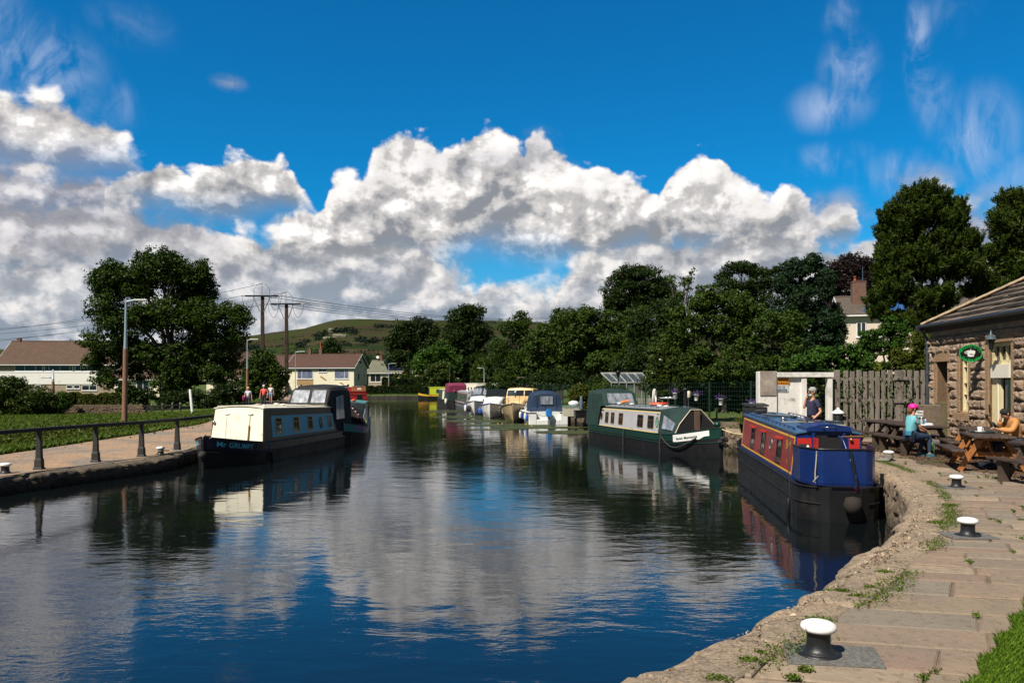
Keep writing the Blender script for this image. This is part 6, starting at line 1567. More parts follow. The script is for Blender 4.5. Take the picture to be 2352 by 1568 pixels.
# --- cream semi across the canal (front faces the camera)
hz = .8
A_ = PD(704, 905, 150); B_ = PD(807, 905, 148)
h1 = House('semi_detached_house', 'cream rendered two-storey house with dark brown roof in the centre distance', (-42.6, 151.2, hz), R(-7), 13.0, 8.2, 5.0, 2.4, REND_C, TILE_DK)
h1.win(1.9, 5.0, 2.75, 4.5, split=[.3], glass=M('curtain_glass', (.13, .15, .22), .15, var=.5, vs=1.5)); h1.win(9.2, 12.0, 2.75, 4.5, split=[.72], glass=_M['curtain_glass']); h1.win(6.1, 7.7, 4.0, 4.6, panes=2)
h1.win(.9, 1.9, 5.6, 5.7, panes=1) if False else None
h1.win(2.0, 4.9, .3, 1.5, panes=2); h1.win(9.0, 12.0, .3, 1.6, panes=2)
mb = MB(); mb.bb(1.85, 5.05, -.03, .0, 1.5, 2.66); obj('stone_cladding', mb, brick_mat('tan_stone', (.42, .27, .12), (.34, .22, .10), (.25, .18, .1), .4, .16), h1.root)
mb = MB()
for i in range(5): mb.bb(6.4 + .22 * i, 6.75 + .22 * i, -.05, .0, 3.1 - .16 * i, 3.28 - .16 * i)
for i in range(3): mb.bb(10.2 + .25 * i, 10.6 + .25 * i, -.05, .0, 1.95 - .15 * i, 2.07 - .15 * i)
obj('stone_feature', mb, _M['tan_stone'], h1.root)
h1.win(2.2, 3.2, 2.4, 4.5, face='right', panes=1, frame=UPVC); h1.win(6.0, 6.8, 3.0, 4.6, face='right', panes=1)
c = h1.chimney(-1.2 + 4.0, 4.1, 1.1); h1.pot(2.8, 4.1, h1.H + h1.rise + 1.25, h=.35)
c = h1.chimney(6.2 - 1.2, 4.1, 1.2); h1.pot(5.0, 4.1, h1.H + h1.rise + 1.3, h=1.1)
h1.dish(13.3, 2.6, 5.9, rz=R(60))
mb = MB(); mb.bb(7.9, 8.2, -.16, 0, 4.3, 4.8); obj('alarm_box', mb, WHITE, h1.root)
mb = MB(); mb.add([(-1.9, -1.6, 0), (.2, -1.6, 0), (.2, .3, 0), (-1.9, .3, 0), (-1.9, -1.6, .9), (.2, -1.6, 2.0), (.2, .3, 2.0), (-1.9, .3, .9)], [(0, 1, 5, 4), (1, 2, 6, 5), (2, 3, 7, 6), (3, 0, 4, 7), (4, 5, 6, 7)]); obj('porch', mb, REND_C, h1.root)
h1b = House('annex_house', 'lower dark-roofed wing joined to the left of the cream house', (-47.0, 152.4, hz), R(-7), 3.9, 7.8, 4.9, 2.35, REND_C, TILE_DK, over=.1)
h1b.win(.8, 2.6, 2.8, 4.2)
# --- solar roof house
h2 = House('solar_roof_house', 'grey-tiled house with navy solar panels right of the cream house', (-31.0, 172, hz + .3), R(-8), 13.5, 8, 4.0, 2.5, M('beige_wall', (.42, .38, .28), .9), TILE_GR)
mb = MB()
def onroof(H_, x0, x1, t0, t1, up=.06):
 p = []
 for x, t in ((x0, t0), (x1, t0), (x1, t1), (x0, t1)): p.append((x, H_.D / 2 * t, H_.H + H_.rise * t + .15 + up))
 return p + [(a, b, c - up) for a, b, c in p]
BX = [(0, 1, 2, 3), (0, 4, 5, 1), (1, 5, 6, 2), (2, 6, 7, 3), (3, 7, 4, 0)]
mb.add([(4.2, .3, 4.36), (9.8, .3, 4.36), (7.2, 3.8, 6.6), (2.2, 3.8, 6.6)] + [(4.2, .3, 4.3), (9.8, .3, 4.3), (7.2, 3.8, 6.5), (2.2, 3.8, 6.5)], BX); obj('solar_panel', mb, SOLAR, h2.roof)
for x in (.4, 4.6, 9.8): h2.win(x, x + (2.4 if x else 1.6), 1.9, 3.6, panes=2 if x < 1 else 3, frame=UPVC if x < 1 else BLACKP)
mb = MB(); mb.bb(0, 3.6, -.05, .0, .2, 1.75); obj('brown_cladding', mb, REND_B, h2.root)
h2.chimney(1.6, 4, 1.2); h2.pot(1.6, 4, 7.5, h=.5); h2.dish(.9, 3.6, 7.3, WHITE, R(20))
h3 = House('gabled_house', 'white gable of a house half hidden behind the bright green maple', (-21.3, 190, 1.2), R(62), 9, 7.0, 4.6, 2.4, REND_W, TILE_BR)
# --- small white gable house and bungalow left of the round bush
h4 = House('white_gable_house', 'white house with steep brown roof and gable towards the towpath', (-48.6, 138, .7), R(38), 6.5, 5.0, 4.9, 2.7, REND_W, TILE_BR)
h4 = h4
for x in (1.2, 3.2): h4.win(x, x + .7, 2.6, 4.0, face='left', panes=1)
h5 = House('bungalow', 'low bungalow with brown tiled roof behind the ash tree trunk', (-52.2, 136, .5), R(-4), 5.6, 8, 3.0, 2.6, REND_C, TILE_BR)
h5.win(2.8, 4.6, 1.1, 2.3); h5.chimney(4.8, 4, .9)
h6 = House('cream_bungalow', 'cream house with brown roof glimpsed under the ash tree', (-61.0, 122, .3), R(-3), 7.2, 8, 3.2, 2.6, REND_C, TILE_BR)
h6.win(.6, 1.9, 1.4, 2.7); h6.win(3.6, 5.6, 1.4, 2.8)
# --- house with white panels far left
h7 = House('long_house', 'long brown-roofed house with white panelled front at the far left', (-85.6, 133, .2), R(2.0), 18.9, 8.6, 6.0, 3.6, REND_B, TILE_BR, over=.5)
mb = MB(); mb.bb(0, 16.2, -.10, .0, 2.35, 4.3); obj('white_panel', mb, REND_W, h7.root)
mb = MB(); mb.bb(-.02, 16.2, -.14, .0, 4.3, 4.5); mb.bb(0, 16.2, -.08, 0, 5.85, 6.0); obj('white_rail', mb, UPVC, h7.root)
for x0, sp in ((2.5, [.36, .75]), (7.4, [.16, .55, .9]), (12.4, [.25, .55])): h7.win(x0, x0 + 4.6 if x0 < 12 else x0 + 3.6, 4.52, 5.85, split=sp)
for x0 in (5.8, 11.0, 12.2): h7.win(x0, x0 + 1.0, 1.6, 2.2, panes=1)
h7.win(13.5, 16.0, 1.3, 2.2, panes=2)
h7.dish(16.9, -.3, 4.4, rz=R(-20)); h7.chimney(.8, 4.3, .6)
h7b = House('neighbour_house', 'edge of a white gabled house at the extreme left', (-101, 150, .2), R(0), 9, 8, 5.0, 3.0, REND_W, TILE_DK)
# --- white house up on the right
h8 = House('white_house', 'white rendered house with brick chimney and blue solar panel among the trees at right', (31.8, 76, 1.5), R(-14), 19, 8.5, 7.8, 1.9, M('warm_white_render', (.62, .53, .44), .9, var=.05), TILE_SL, over=.4)
for x0, w_ in ((1.0, .85), (3.1, 1.3), (7.0, 1.6), (12, 1.6)): h8.win(x0, x0 + w_, 5.6, 7.0, panes=2, glass=WINDY)
h8.chimney(1.6, 2.6, 2.1, 1.25, 1.0, mat=CHIM); h8.pot(1.3, 2.6, 11.25, h=.45)
mb = MB(); mb.add([(1.5, .2, 8.12), (5.6, .2, 8.12), (5.6, 2.7, 9.24), (3.0, 2.7, 9.24)] + [(1.5, .2, 8.0), (5.6, .2, 8.0), (5.6, 2.7, 9.1), (3.0, 2.7, 9.1)], BX); obj('solar_panel', mb, SOLARB, h8.roof)
for x, y in ((2.0, 2.6), (5.4, 4.2)):
 mb = MB(); mb.tube([(x, y, 9), (x, y, 12.6 if x < 3 else 11.4)], .03, 5); mb.tube([(x - .5, y, 11.3), (x + .4, y, 11.4)], .02, 5); obj('tv_aerial', mb, CHROME, h8.roof)
h9 = House('upper_house', 'cream house wall glimpsed through the pines above the cafe roof', (40.5, 66, 2.2), R(-20), 14, 8, 8.6, 3, M('warm_cream_render', (.62, .54, .42), .9, var=.05), TILE_SL)
# --- farm buildings on the hill
for i, (x, y, w_, hh_, lb) in enumerate([(1270, 755, 14, 5, ''), (1268, 755, 1, 1, '')][:0]): pass
def farm(px, py, Y, w, d, h, label, rz=0, wall=None):
 k = Y / F; z = CH - (py - HY) * k
 House('farm_building', label, ((px - CX) * k, Y, z), rz, w, d, h, h * .5, wall or M('farm_stone', (.30, .27, .22), .9), TILE_GR, over=.3, cat='farmhouse', group='farm buildings on the hillside')
def hill_h(x, Y):
 """height of the moor at picture column x; Y distance"""
 prof = [(-600, 800), (-100, 805), (0, 803), (60, 795), (100, 790), (170, 783), (300, 790), (450, 785), (570, 772), (620, 764), (700, 754), (740, 742), (770, 734), (830, 732), (905, 735), (1000, 736), (1130, 736), (1180, 737), (1300, 744), (1500, 760), (1800, 770), (2200, 780), (3000, 790)]
 return interp(prof, x)
def build_hill():
 mb = MB(); rings = []
 rows = [(0, 420, .04), (.06, 500, .12), (.14, 620, .24), (.25, 800, .38), (.38, 1000, .52), (.52, 1250, .66), (.68, 1550, .80), (.84, 1850, .91), (1.0, 2150, 1.0), (1.03, 2300, .98), (1.1, 3000, .7)]
 for (t, Y, f) in rows:
  r = []
  for px in range(-900, 3300, 25):
   top = hill_h(px, Y); Zt = (HY - top) / F * 2150 + CH
   base = 3.0
   n_ = mnoise.noise(Vector((px * .006, t * 5, 2))) * 9 * math.sin(PI * min(1, t)) + mnoise.noise(Vector((px * .02, t * 9, 5))) * 3 * math.sin(PI * min(1, t))
   r.append(((px - CX) * Y / F * 1.0, Y, CH + (HY - top) / F * Y * f + n_ * .5))
  rings.append(r)
 fine = []
 for a, b in zip(rings, rings[1:]):
  for i in range(4): fine.append([tuple(p * (1 - i / 4) + q * (i / 4) for p, q in zip(u, v)) for u, v in zip(a, b)])
 fine.append(rings[-1])
 mb.loft(fine, closed=False, cap=False, smooth=True)
 m, nt, b = nodes_of('hill_fields')
 v = coords(nt, world=True)
 vo = nt.nodes.new('ShaderNodeTexVoronoi'); vo.inputs['Scale'].default_value = .011; vo.inputs['Randomness'].default_value = .9
 mp_ = coords(nt, world=True, scale=(1, .55, 2.2)); nt.links.new(mp_, vo.inputs['Vector'])
 cr = nt.nodes.new('ShaderNodeValToRGB'); e = cr.color_ramp; e.interpolation = 'CONSTANT'
 cs = [(.030, .045, .016), (.052, .040, .024), (.026, .040, .015), (.040, .055, .018), (.060, .045, .028), (.022, .034, .015)]  # field and moor colours lowered overall to carry cloud shadow on the hill
 e.elements[0].color = (*cs[0], 1); e.elements[1].position = .18; e.elements[1].color = (*cs[1], 1)
 for i in range(2, 6): q = e.elements.new(.18 * i); q.color = (*cs[i], 1)
 sp_ = nt.nodes.new('ShaderNodeSeparateColor'); nt.links.new(vo.outputs['Color'], sp_.inputs[0]); nt.links.new(sp_.outputs[0], cr.inputs[0])
 vd = nt.nodes.new('ShaderNodeTexVoronoi'); vd.feature = 'DISTANCE_TO_EDGE'; vd.inputs['Scale'].default_value = .011; vd.inputs['Randomness'].default_value = .9; nt.links.new(mp_, vd.inputs['Vector'])
 c = mix(nt, mapr(nt, vd.outputs['Distance'], .02, .035), (.018, .03, .014), cr.outputs[0])
 s_ = nt.nodes.new('ShaderNodeSeparateXYZ'); nt.links.new(v, s_.inputs[0])
 hi = mapr(nt, math_(nt, 'ADD', s_.outputs[2], math_(nt, 'MULTIPLY', noise_(nt, v, .006, 5, .6), 90)), 105, 130)
 c = mix(nt, hi, c, mix(nt, mapr(nt, noise_(nt, coords(nt, world=True, scale=(1, 1, 8)), .012, 5, .6), .42, .56), (.046, .034, .023), (.034, .050, .016)))
 c = mix(nt, mapr(nt, noise_(nt, v, .05, 6, .7), .5, .75, 0, .55), c, (.025, .035, .014))
 nt.links.new(c, b.inputs['Base Color']); b.inputs['Roughness'].default_value = 1; b.inputs['Specular IOR Level'].default_value = 0
 obj('hills', mb, m, kind='structure')
 def ht(px, t):
  Y = interp([(a, b_) for a, b_, c_ in rows], t); f = interp([(a, c_) for a, b_, c_ in rows], t)
  top = hill_h(px, Y); Zt = (HY - top) / F * 2150 + CH
  n_ = mnoise.noise(Vector((px * .006, t * 5, 2))) * 9 * math.sin(PI * min(1, t)) + mnoise.noise(Vector((px * .02, t * 9, 5))) * 3 * math.sin(PI * min(1, t))
  return Vector(((px - CX) * Y / F, Y, CH + (HY - top) / F * Y * f + n_ * .5))
 rng = np.random.default_rng(3); Cs = []; Ns = []; Ss = []; Ts = []
 def clump(px, t, s, n):
  p = ht(px, t); 
  d = rng.normal(size=(n, 3)); d /= np.linalg.norm(d, axis=1)[:, None]
  c = np.array(p) + d * np.array([s, s * .8, s * .62]) * (rng.random((n, 1)) ** .3) + np.array([0, 0, s * .45])
  Cs.append(c); Ns.append(d); Ss.append(np.full(n, s * .34) * (.7 + .6 * rng.random(n))); Ts.append(np.clip(rng.random() * .5 + .4 * rng.random(n) + d[:, 2] * .15, 0, 1))
 for _ in range(2300):       # lower slopes are densely wooded
  px = rng.uniform(-300, 2300); t = rng.random() ** 1.3 * .55
  if mnoise.noise(Vector((px * .008, t * 9, 0))) > .16 - t * .55 and t > .16: continue
  clump(px, t, rng.uniform(5, 8), 32)
 for _ in range(420):       # skyline woods at the left and right, copses in the middle
  px = rng.choice([rng.uniform(-200, 420), rng.uniform(1120, 1700), rng.uniform(480, 600)]); t = rng.uniform(.36, 1.0 if px < 420 or px > 1100 else .55)
  if px < 420 and mnoise.noise(Vector((px * .02, t * 6, 1))) > .25: continue
  clump(px, t, rng.uniform(6, 9.5), 30)
 for px, t, k in ((732, .67, 9), (742, .66, 9), (772, .68, 10), (790, .68, 12), (805, .67, 12), (812, .62, 4), (735, .60, 6), (880, .78, 6), (895, .78, 7), (868, .78, 6), (560, .50, 12), (585, .52, 12), (690, .52, 8), (830, .52, 8), (860, .50, 8), (700, .60, 5)):
  for _ in range(k): clump(px + rng.uniform(-7, 7), t + rng.uniform(-.02, .02), 8, 40)
 for _ in range(160):
  px = rng.uniform(580, 930); t = rng.choice([.45, .55, .72]) + .03 * math.sin(px * .02) + rng.uniform(-.01, .01); clump(px, t, rng.uniform(3, 5), 20)
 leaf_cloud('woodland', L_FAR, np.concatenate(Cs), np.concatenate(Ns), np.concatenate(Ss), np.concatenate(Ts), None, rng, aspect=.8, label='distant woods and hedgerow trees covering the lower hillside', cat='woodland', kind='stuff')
 for px, t, w, h, lb, rz in ((745, .59, 13, 5.5, 'long pale barn at the foot of the hill copse', 0), (768, .60, 14, 5.5, 'brown-roofed farm range right of the pale barn', .1), (786, .595, 7, 4, 'small white farm shed at the right of the farm range', 0),
       (758, .70, 8, 6.5, 'stone farmhouse standing inside the hill copse', .3), (905, .58, 16, 5, 'grey barn low on the hill beside the tall trees', 0), (903, .74, 15, 5, 'stone farm high on the hill at the edge of the trees', 0)):
  p = ht(px - w * .15, t)
  House('farm_building', lb, (p.x, p.y - 4, p.z - 1), rz, w, 12, h, h * .5, M('farm_stone', (.34, .30, .25), .9), TILE_GR, over=.5, cat='farm building', group='farm buildings on the hillside')
 belt = [(590, 855, 40, 20), (640, 850, 40, 24), (700, 830, 44, 20), (742, 815, 34, 20), (760, 796, 24, 20), (800, 832, 50, 18), (860, 836, 50, 20), (905, 840, 40, 34), (560, 850, 40, 24), (520, 855, 40, 20)]
 for i, (x, y, rx, ry) in enumerate(belt):
  tree('belt_tree', ['dark tree at the left end of the belt behind the white gable', 'dark tree over the annex roof', 'dark tree behind the left chimney', 'dark tree standing behind the tall chimney pot', 'highest dark tree right of the tall chimney pot', 'low dark tree over the middle of the cream house roof', 'dark tree behind the gable end of the cream house',
      'large dark tree behind the solar-roof house', 'dark tree far behind the round bush', 'dark tree beyond the bungalow chimney'][i], 'tree', L_DARK, 225 + 9 * (i % 4), [(x, y, rx, ry), (x - rx * .5, y + ry * .6, rx * .6, ry * .8), (x + rx * .5, y + ry * .6, rx * .6, ry * .8)], (x, 1), seed=100 + i, leaf_px=4.2, cover=4.5, group='belt of dark trees behind the houses')
build_hill()
# ---------------------------------------------------------------- stone cafe
C0 = Vector((13.95, 26.5, QR)); Cd = Vector((-.075, -1, 0)).normalized(); Cn = Vector((-1, .075, 0)).normalized()
def cs_(px):                                     # distance along the wall of picture column px
 k = (px - CX) / F
 return (C0.x - k * C0.y) / (k * Cd.y * 1 - Cd.x) if False else (C0.x - k * C0.y) / (k * Cd.y - Cd.x)
cafe = thing('stone_cafe', 'rock-faced stone cafe with heavy stone-slate hipped roof at the right edge', 'cafe', (0, 0, 0))
SAND = stone_mat('rock_face_stone', (.37, .265, .185), (.24, .175, .13), (.045, .036, .03), (.46, .34, .24))
SANDS = stone_mat('dressed_sandstone', (.36, .23, .13), (.30, .20, .125), (.16, .10, .06), (.42, .30, .2))
WL, WH = 11.5, 3.62
def cw(s, z, d=0.0): return C0 + Cd * s + Cn * d + Vector((0, 0, z))
holes = [(cs_(2152), cs_(2178), -.1, 2.55), (cs_(2205), cs_(2225), .98, 2.75), (cs_(2272), cs_(2324), -.1, 3.0)]
doorA, winA, doorB = holes
def rockwall():
 mb = MB(); rnd = random.Random(8); z = 0; row = 0
 while z < WH - .42:
  h = .285 if row else .24
  s = -.0 - (rnd.uniform(0, .3)); 
  while s < WL:
   w = rnd.uniform(.32, .62); a, b = max(0, s), min(WL, s + w)
   segs = [(a, b)]
   for (h0, h1, z0, z1) in holes:
    m_ = .17
    if z + h > z0 + .02 and z < z1 + .0:
     new = []
     for (p, q) in segs:
      if q <= h0 - m_ or p >= h1 + m_: new.append((p, q)); continue
      if p < h0 - m_: new.append((p, h0 - m_))
      if q > h1 + m_: new.append((h1 + m_, q))
     segs = new
   for (p, q) in segs:
    if q - p < .06: continue
    nx, nz = max(3, int((q - p) / .045)), 7; vs = []; bulge = rnd.uniform(.055, .13); sd_ = rnd.uniform(0, 99)
    tx, tz = rnd.uniform(-.05, .05), rnd.uniform(-.05, .05)
    for j in range(nz + 1):
     for i in range(nx + 1):
      u, v = i / nx, j / nz; e = min(u, 1 - u) * (q - p); f = min(v, 1 - v) * h
      prof = sm(e / .05) * sm(f / .06)
      n_ = mnoise.noise(Vector((u * 3 * (q - p) / .4 + sd_, v * 2.6, sd_))) * .045 + mnoise.noise(Vector((p * 12 + u * 6, v * 6 + sd_, 3))) * .03
      d = (bulge + n_ + tx * (u - .5) + tz * (v - .5)) * prof
      vs.append(cw(p + .006 + (q - p - .012) * u, z + .006 + (h - .012) * v, d))
    fs = [(j * (nx + 1) + i, j * (nx + 1) + i + 1, (j + 1) * (nx + 1) + i + 1, (j + 1) * (nx + 1) + i) for j in range(nz) for i in range(nx)]
    mb.add(vs, [f_[::-1] for f_ in fs], smooth=False)
   s += w
  z += h; row += 1
 s = 0
 while s < WL:
  w = random.uniform(.5, .8); e = min(WL, s + w)
  T = [cw(s + .006, z + .01, .03), cw(e - .006, z + .01, .03), cw(e - .006, WH, .035), cw(s + .006, WH, .035)]
  Bk = [q - Cn * .08 for q in T]
  mb.add(T + Bk, [(3, 2, 1, 0), (0, 1, 5, 4), (1, 2, 6, 5), (2, 3, 7, 6), (3, 0, 4, 7)])
  s += w
 obj('rock_faced_stones', mb, SAND, cafe)
 mb = MB(); edges = [0] + [v for h_ in holes for v in h_[:2]] + [WL]
 for i in range(0, len(edges), 2):
  a, b = edges[i], edges[i + 1]
  mb.add([cw(a, -.1, -.01), cw(b, -.1, -.01), cw(b, WH, -.01), cw(a, WH, -.01), cw(a, -.1, -.5), cw(b, -.1, -.5), cw(b, WH, -.5), cw(a, WH, -.5)], [(3, 2, 1, 0), (4, 5, 6, 7), (0, 4, 7, 3), (1, 2, 6, 5)])
 for (a, b, z0, z1) in holes:
  for lo, hi in (((z1), WH), (-.1, z0)):
   if hi - lo > .05: mb.add([cw(a, lo, -.01), cw(b, lo, -.01), cw(b, hi, -.01), cw(a, hi, -.01), cw(a, lo, -.5), cw(b, lo, -.5), cw(b, hi, -.5), cw(a, hi, -.5)], [(3, 2, 1, 0), (4, 5, 6, 7), (0, 1, 5, 4), (2, 3, 7, 6)])
 e0 = cw(0, 0, 0)
 mb.add([cw(0, -.1, -.01), cw(0, -.1, -6), cw(0, WH, -6), cw(0, WH, -.01)], [(0, 1, 2, 3)])
 mb.add([cw(WL, -.1, -.01), cw(WL, -.1, -6), cw(WL, WH, -6), cw(WL, WH, -.01)], [(3, 2, 1, 0)])
 obj('wall', mb, SANDS, cafe)
rockwall()
def cbox(s0, s1, z0, z1, d0, d1, mat, name, parent=None, bev=.004):
 mb = MB(); vs = [cw(s, z, d) for d in (d0, d1) for s, z in ((s0, z0), (s1, z0), (s1, z1), (s0, z1))]
 mb.add(vs, [(0, 1, 2, 3), (7, 6, 5, 4), (0, 4, 5, 1), (1, 5, 6, 2), (2, 6, 7, 3), (3, 7, 4, 0)])
 return obj(name, mb, mat, parent or cafe, bev=bev)
PCREAM = paint('cream_joinery', (.68, .58, .34), .5); PWHITE = paint('pale_joinery', (.70, .66, .55), .5)
a, b, z0, z1 = doorA
cbox(a - .16, b + .16, z1, z1 + .32, -.2, .05, SANDS, 'lintel'); cbox(a - .16, a, 0, z1, -.45, .03, SANDS, 'jamb'); cbox(b, b + .16, 0, z1, -.45, .03, SANDS, 'jamb')
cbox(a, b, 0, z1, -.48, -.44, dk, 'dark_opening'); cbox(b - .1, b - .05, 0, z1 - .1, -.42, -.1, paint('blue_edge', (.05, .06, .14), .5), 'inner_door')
a, b, z0, z1 = winA
cbox(a - .25, b + .2, z0 - .26, z0 - .03, -.3, .10, SANDS, 'sill'); cbox(a - .16, b + .16, z1, z1 + .3, -.2, .03, SANDS, 'lintel'); cbox(a - .16, a, z0, z1, -.3, .02, SANDS, 'jamb'); cbox(b, b + .16, z0, z1, -.3, .02, SANDS, 'jamb')
w_ = cbox(a, a + .06, z0, z1, -.2, -.08, PCREAM, 'window_frame'); 
for (p, q, u, v) in ((b - .06, b, z0, z1), (a + .06, b - .06, z0, z0 + .09), (a + .06, b - .06, z1 - .06, z1), (a + .06, b - .06, (z0 + z1) / 2 - .02, (z0 + z1) / 2 + .03), ((a + b) / 2 - .014, (a + b) / 2 + .014, z0 + .09, z1 - .06), (a + .06, b - .06, z0 + .52, z0 + .545), (a + .06, b - .06, z0 + 1.36, z0 + 1.385)):
 cbox(p, q, u, v, -.19, -.09, PCREAM, 'glazing_bar', w_)
cbox(a, b, z0, z1, -.24, -.17, WINDY, 'pane', w_)
a, b, z0, z1 = doorB
cbox(a - .17, b + .17, z1, z1 + .34, -.2, .05, SANDS, 'lintel'); cbox(a - .17, a, 0, z1, -.4, .03, SANDS, 'jamb'); cbox(b, b + .17, 0, z1, -.4, .03, SANDS, 'jamb')
df = cbox(a, a + .10, 0, z1, -.25, -.08, PCREAM, 'door_frame')
for (p, q, u, v) in ((b - .10, b, 0, z1), (a + .1, b - .1, z1 - .10, z1), (a + .1, b - .1, z1 - .62, z1 - .50), (a + .38, a + .42, z1 - .5, z1 - .1), (a + .70, a + .74, z1 - .5, z1 - .1)): cbox(p, q, u, v, -.25, -.09, PCREAM, 'door_frame_bar', df)
cbox(a + .1, b - .1, z1 - .5, z1 - .1, -.2, -.16, WINDY, 'transom_pane', df)
cbox(a + .10, b - .10, z1 - 1.0, z1 - .62, -.20, .02, PWHITE, 'transom_panel')
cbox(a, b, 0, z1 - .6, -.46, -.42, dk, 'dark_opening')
dl = cbox(a + .10, a + .46, .02, z1 - 1.02, -.16, -.08, PCREAM, 'door'); cbox(a + .30, a + .36, .02, z1 - 1.02, -.09, -.06, PWHITE, 'door_stile', dl)
mb = MB(); mb.bar(cw(a + .05, 1.05, .02), cw(a + .05, 1.25, .02), .03, .03); obj('door_handle', mb, BLACKP, dl)
mb = MB(); mb.bar(cw(a - .1, .95, .06), cw(a + .25, .93, .10), .05, .03); obj('door_bolt', mb, BLACKP, cafe)
gd = cbox(b - .30, b - .14, .05, z1 - 1.05, -.38, .02, M('dark_green_door', (.012, .03, .022), .5), 'door'); cbox(b - .28, b - .16, .6, z1 - 1.2, .015, .025, GLASS, 'door_glass', gd)
mb = MB(); mb.bar(cw(-.15, WH + .06, .14), cw(WL, WH + .06, .14), .16, .14); mb.bar(cw(-.15, WH - .04, .08), cw(WL, WH - .04, .08), .10, .09); obj('cornice', mb, M('dark_cornice', (.035, .03, .026), .8), cafe, bev=.01)
mb = MB(); mb.tube([cw(-.22, WH + .10, .30), cw(WL, WH + .10, .30)], .07, 8); obj('gutter', mb, paint('gutter_black', (.015, .017, .02), .4), cafe)
mb = MB(); mb.bar(cw(-.34, WH + .07, .30), cw(-.06, WH + .07, .30), .16, .2); obj('gutter_hopper', mb, _M['gutter_black'], cafe, bev=.01)
mb = MB(); mb.tube([cw(-.08, WH, .28), cw(-.06, WH - .25, .14), cw(-.06, WH - .5, .10), cw(-.06, 0, .10)], .05, 10)
for z in (WH - .6, 2.2, 1.1, .2): mb.lathe([(.065, -.04), (.065, .04)], 12, tuple(cw(-.06, z, .10)))
obj('downpipe', mb, paint('pipe_grey', (.045, .055, .07), .35), cafe)
def cafe_roof():
 rnd = random.Random(4); mb = MB(); tones = []
 ez = WH + .10; over = .27; slope = .585; ncs = 9; run = .36
 for c in range(ncs):
  d_out = over - c * run            # distance outwards from wall plane of the lower edge
  z0 = ez + c * run * slope; th_ = .075 - .002 * c + .01 * math.sin(c * 2.3)
  s = -.08 + c * run                 # hip moves in as it climbs
  a = s
  while a < WL:
   w = rnd.uniform(.35, .85) * (1 - .02 * c); b2 = min(a + w, WL); j = rnd.uniform(-.02, .02); tj = rnd.uniform(-.008, .012)
   lo0 = cw(a + .004, z0 + j * .3, d_out + j); lo1 = cw(b2 - .004, z0 + j * .3 + rnd.uniform(-.008, .008), d_out + j + rnd.uniform(-.015, .015))
   up = run + .10
   left = up if a == s else 0
   hi0 = cw(a + left, z0 + up * slope - .02 - th_ * up / run, d_out - up); hi1 = cw(b2, z0 + up * slope - .02 - th_ * up / run, d_out - up)
   vs = [lo0, lo1, hi1, hi0]; top = [q + Vector((0, 0, th_ + tj)) for q in vs]
   mb.add(vs + top, [(3, 2, 1, 0), (4, 5, 6, 7), (0, 1, 5, 4), (1, 2, 6, 5), (2, 3, 7, 6), (3, 0, 4, 7)]); tn = .3 + .7 * rnd.random(); tones += [tn, tn, 0, 0, tn, 0]  # risers and slate ends toned darkest, painting shadow lines under the courses
   a = b2
  q0, q1 = -.08 + c * run, -.08 + c * run
  vs = [cw(q0, z0, over - c * run), cw(q0, z0, -6.3 + c * run), cw(q0 + run + .1, z0 + (run + .1) * slope, -6.3 + (c + 1) * run), cw(q0 + run + .1, z0 + (run + .1) * slope, over - (c + 1) * run - .1)]
  top = [q + Vector((0, 0, th_)) for q in vs]
  mb.add(vs + top, [(0, 1, 2, 3), (7, 6, 5, 4), (0, 4, 5, 1), (1, 5, 6, 2), (2, 6, 7, 3), (3, 7, 4, 0)]); tones += [.5] * 6
 zr = ez + ncs * run * slope + .05; rd = over - ncs * run
 mb.add([cw(-.08 + ncs * run, zr, rd), cw(WL, zr, rd), cw(WL, ez, -6.3), cw(-.08, ez, -6.3)], [(0, 1, 2, 3)]); tones += [.6]
 gb = MB(); gb.add([cw(WL - .02, WH - .1, .0), cw(WL - .02, WH - .1, -6), cw(WL - .02, zr - .08, rd), cw(WL - .25, WH - .1, .0), cw(WL - .25, WH - .1, -6), cw(WL - .25, zr - .08, rd)], [(0, 1, 2), (5, 4, 3), (0, 3, 4, 1), (1, 4, 5, 2), (2, 5, 3, 0)]); obj('gable', gb, SANDS, cafe)
 m, nt, b = nodes_of('stone_slates'); at = nt.nodes.new('ShaderNodeAttribute'); at.attribute_name = 'tone'; v = coords(nt)
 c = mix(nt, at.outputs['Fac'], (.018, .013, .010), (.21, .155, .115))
 c = mix(nt, mapr(nt, noise_(nt, v, 5, 7, .7), .45, .7, 0, .8), c, (.06, .052, .045)); c = mix(nt, mapr(nt, noise_(nt, v, 17, 5, .7), .60, .72, 0, .5), c, (.30, .24, .18))
 nt.links.new(c, b.inputs['Base Color']); b.inputs['Roughness'].default_value = .9; nt.links.new(bump(nt, noise_(nt, v, 25, 5, .7), .8, .015), b.inputs['Normal'])
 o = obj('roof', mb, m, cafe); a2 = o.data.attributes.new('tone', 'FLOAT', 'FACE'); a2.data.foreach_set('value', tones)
 mb = MB(); n = 12
 for i in range(n):
  t0, t1 = i * ncs * run / n, (i + 1) * ncs * run / n + .03
  p = cw(-.08 + t0, ez + t0 * slope + .09, over - t0); q = cw(-.08 + t1, ez + t1 * slope + .10, over - t1); mb.bar(p, q, .22, .07)
 obj('hip_ridge', mb, M('lime_mortar_ridge', (.42, .32, .20), .9, var=.35, vs=6, bmp=.6), o, bev=.015)
cafe_roof()
SIGNY = 23.0
sgn = thing('hanging_sign', 'black oval cafe sign with green rim, lettering and a white cup', 'sign', PD(2229, 811, SIGNY))
rx_, rz_ = .335, .245
fl = lambda a, b, d: Vector((a, -d, b))
mb = MB(); mb.extr(ell(0, 0, rx_, rz_, 48), fl, -.02, .012, back=True); obj('board', mb, BLACKP, sgn)
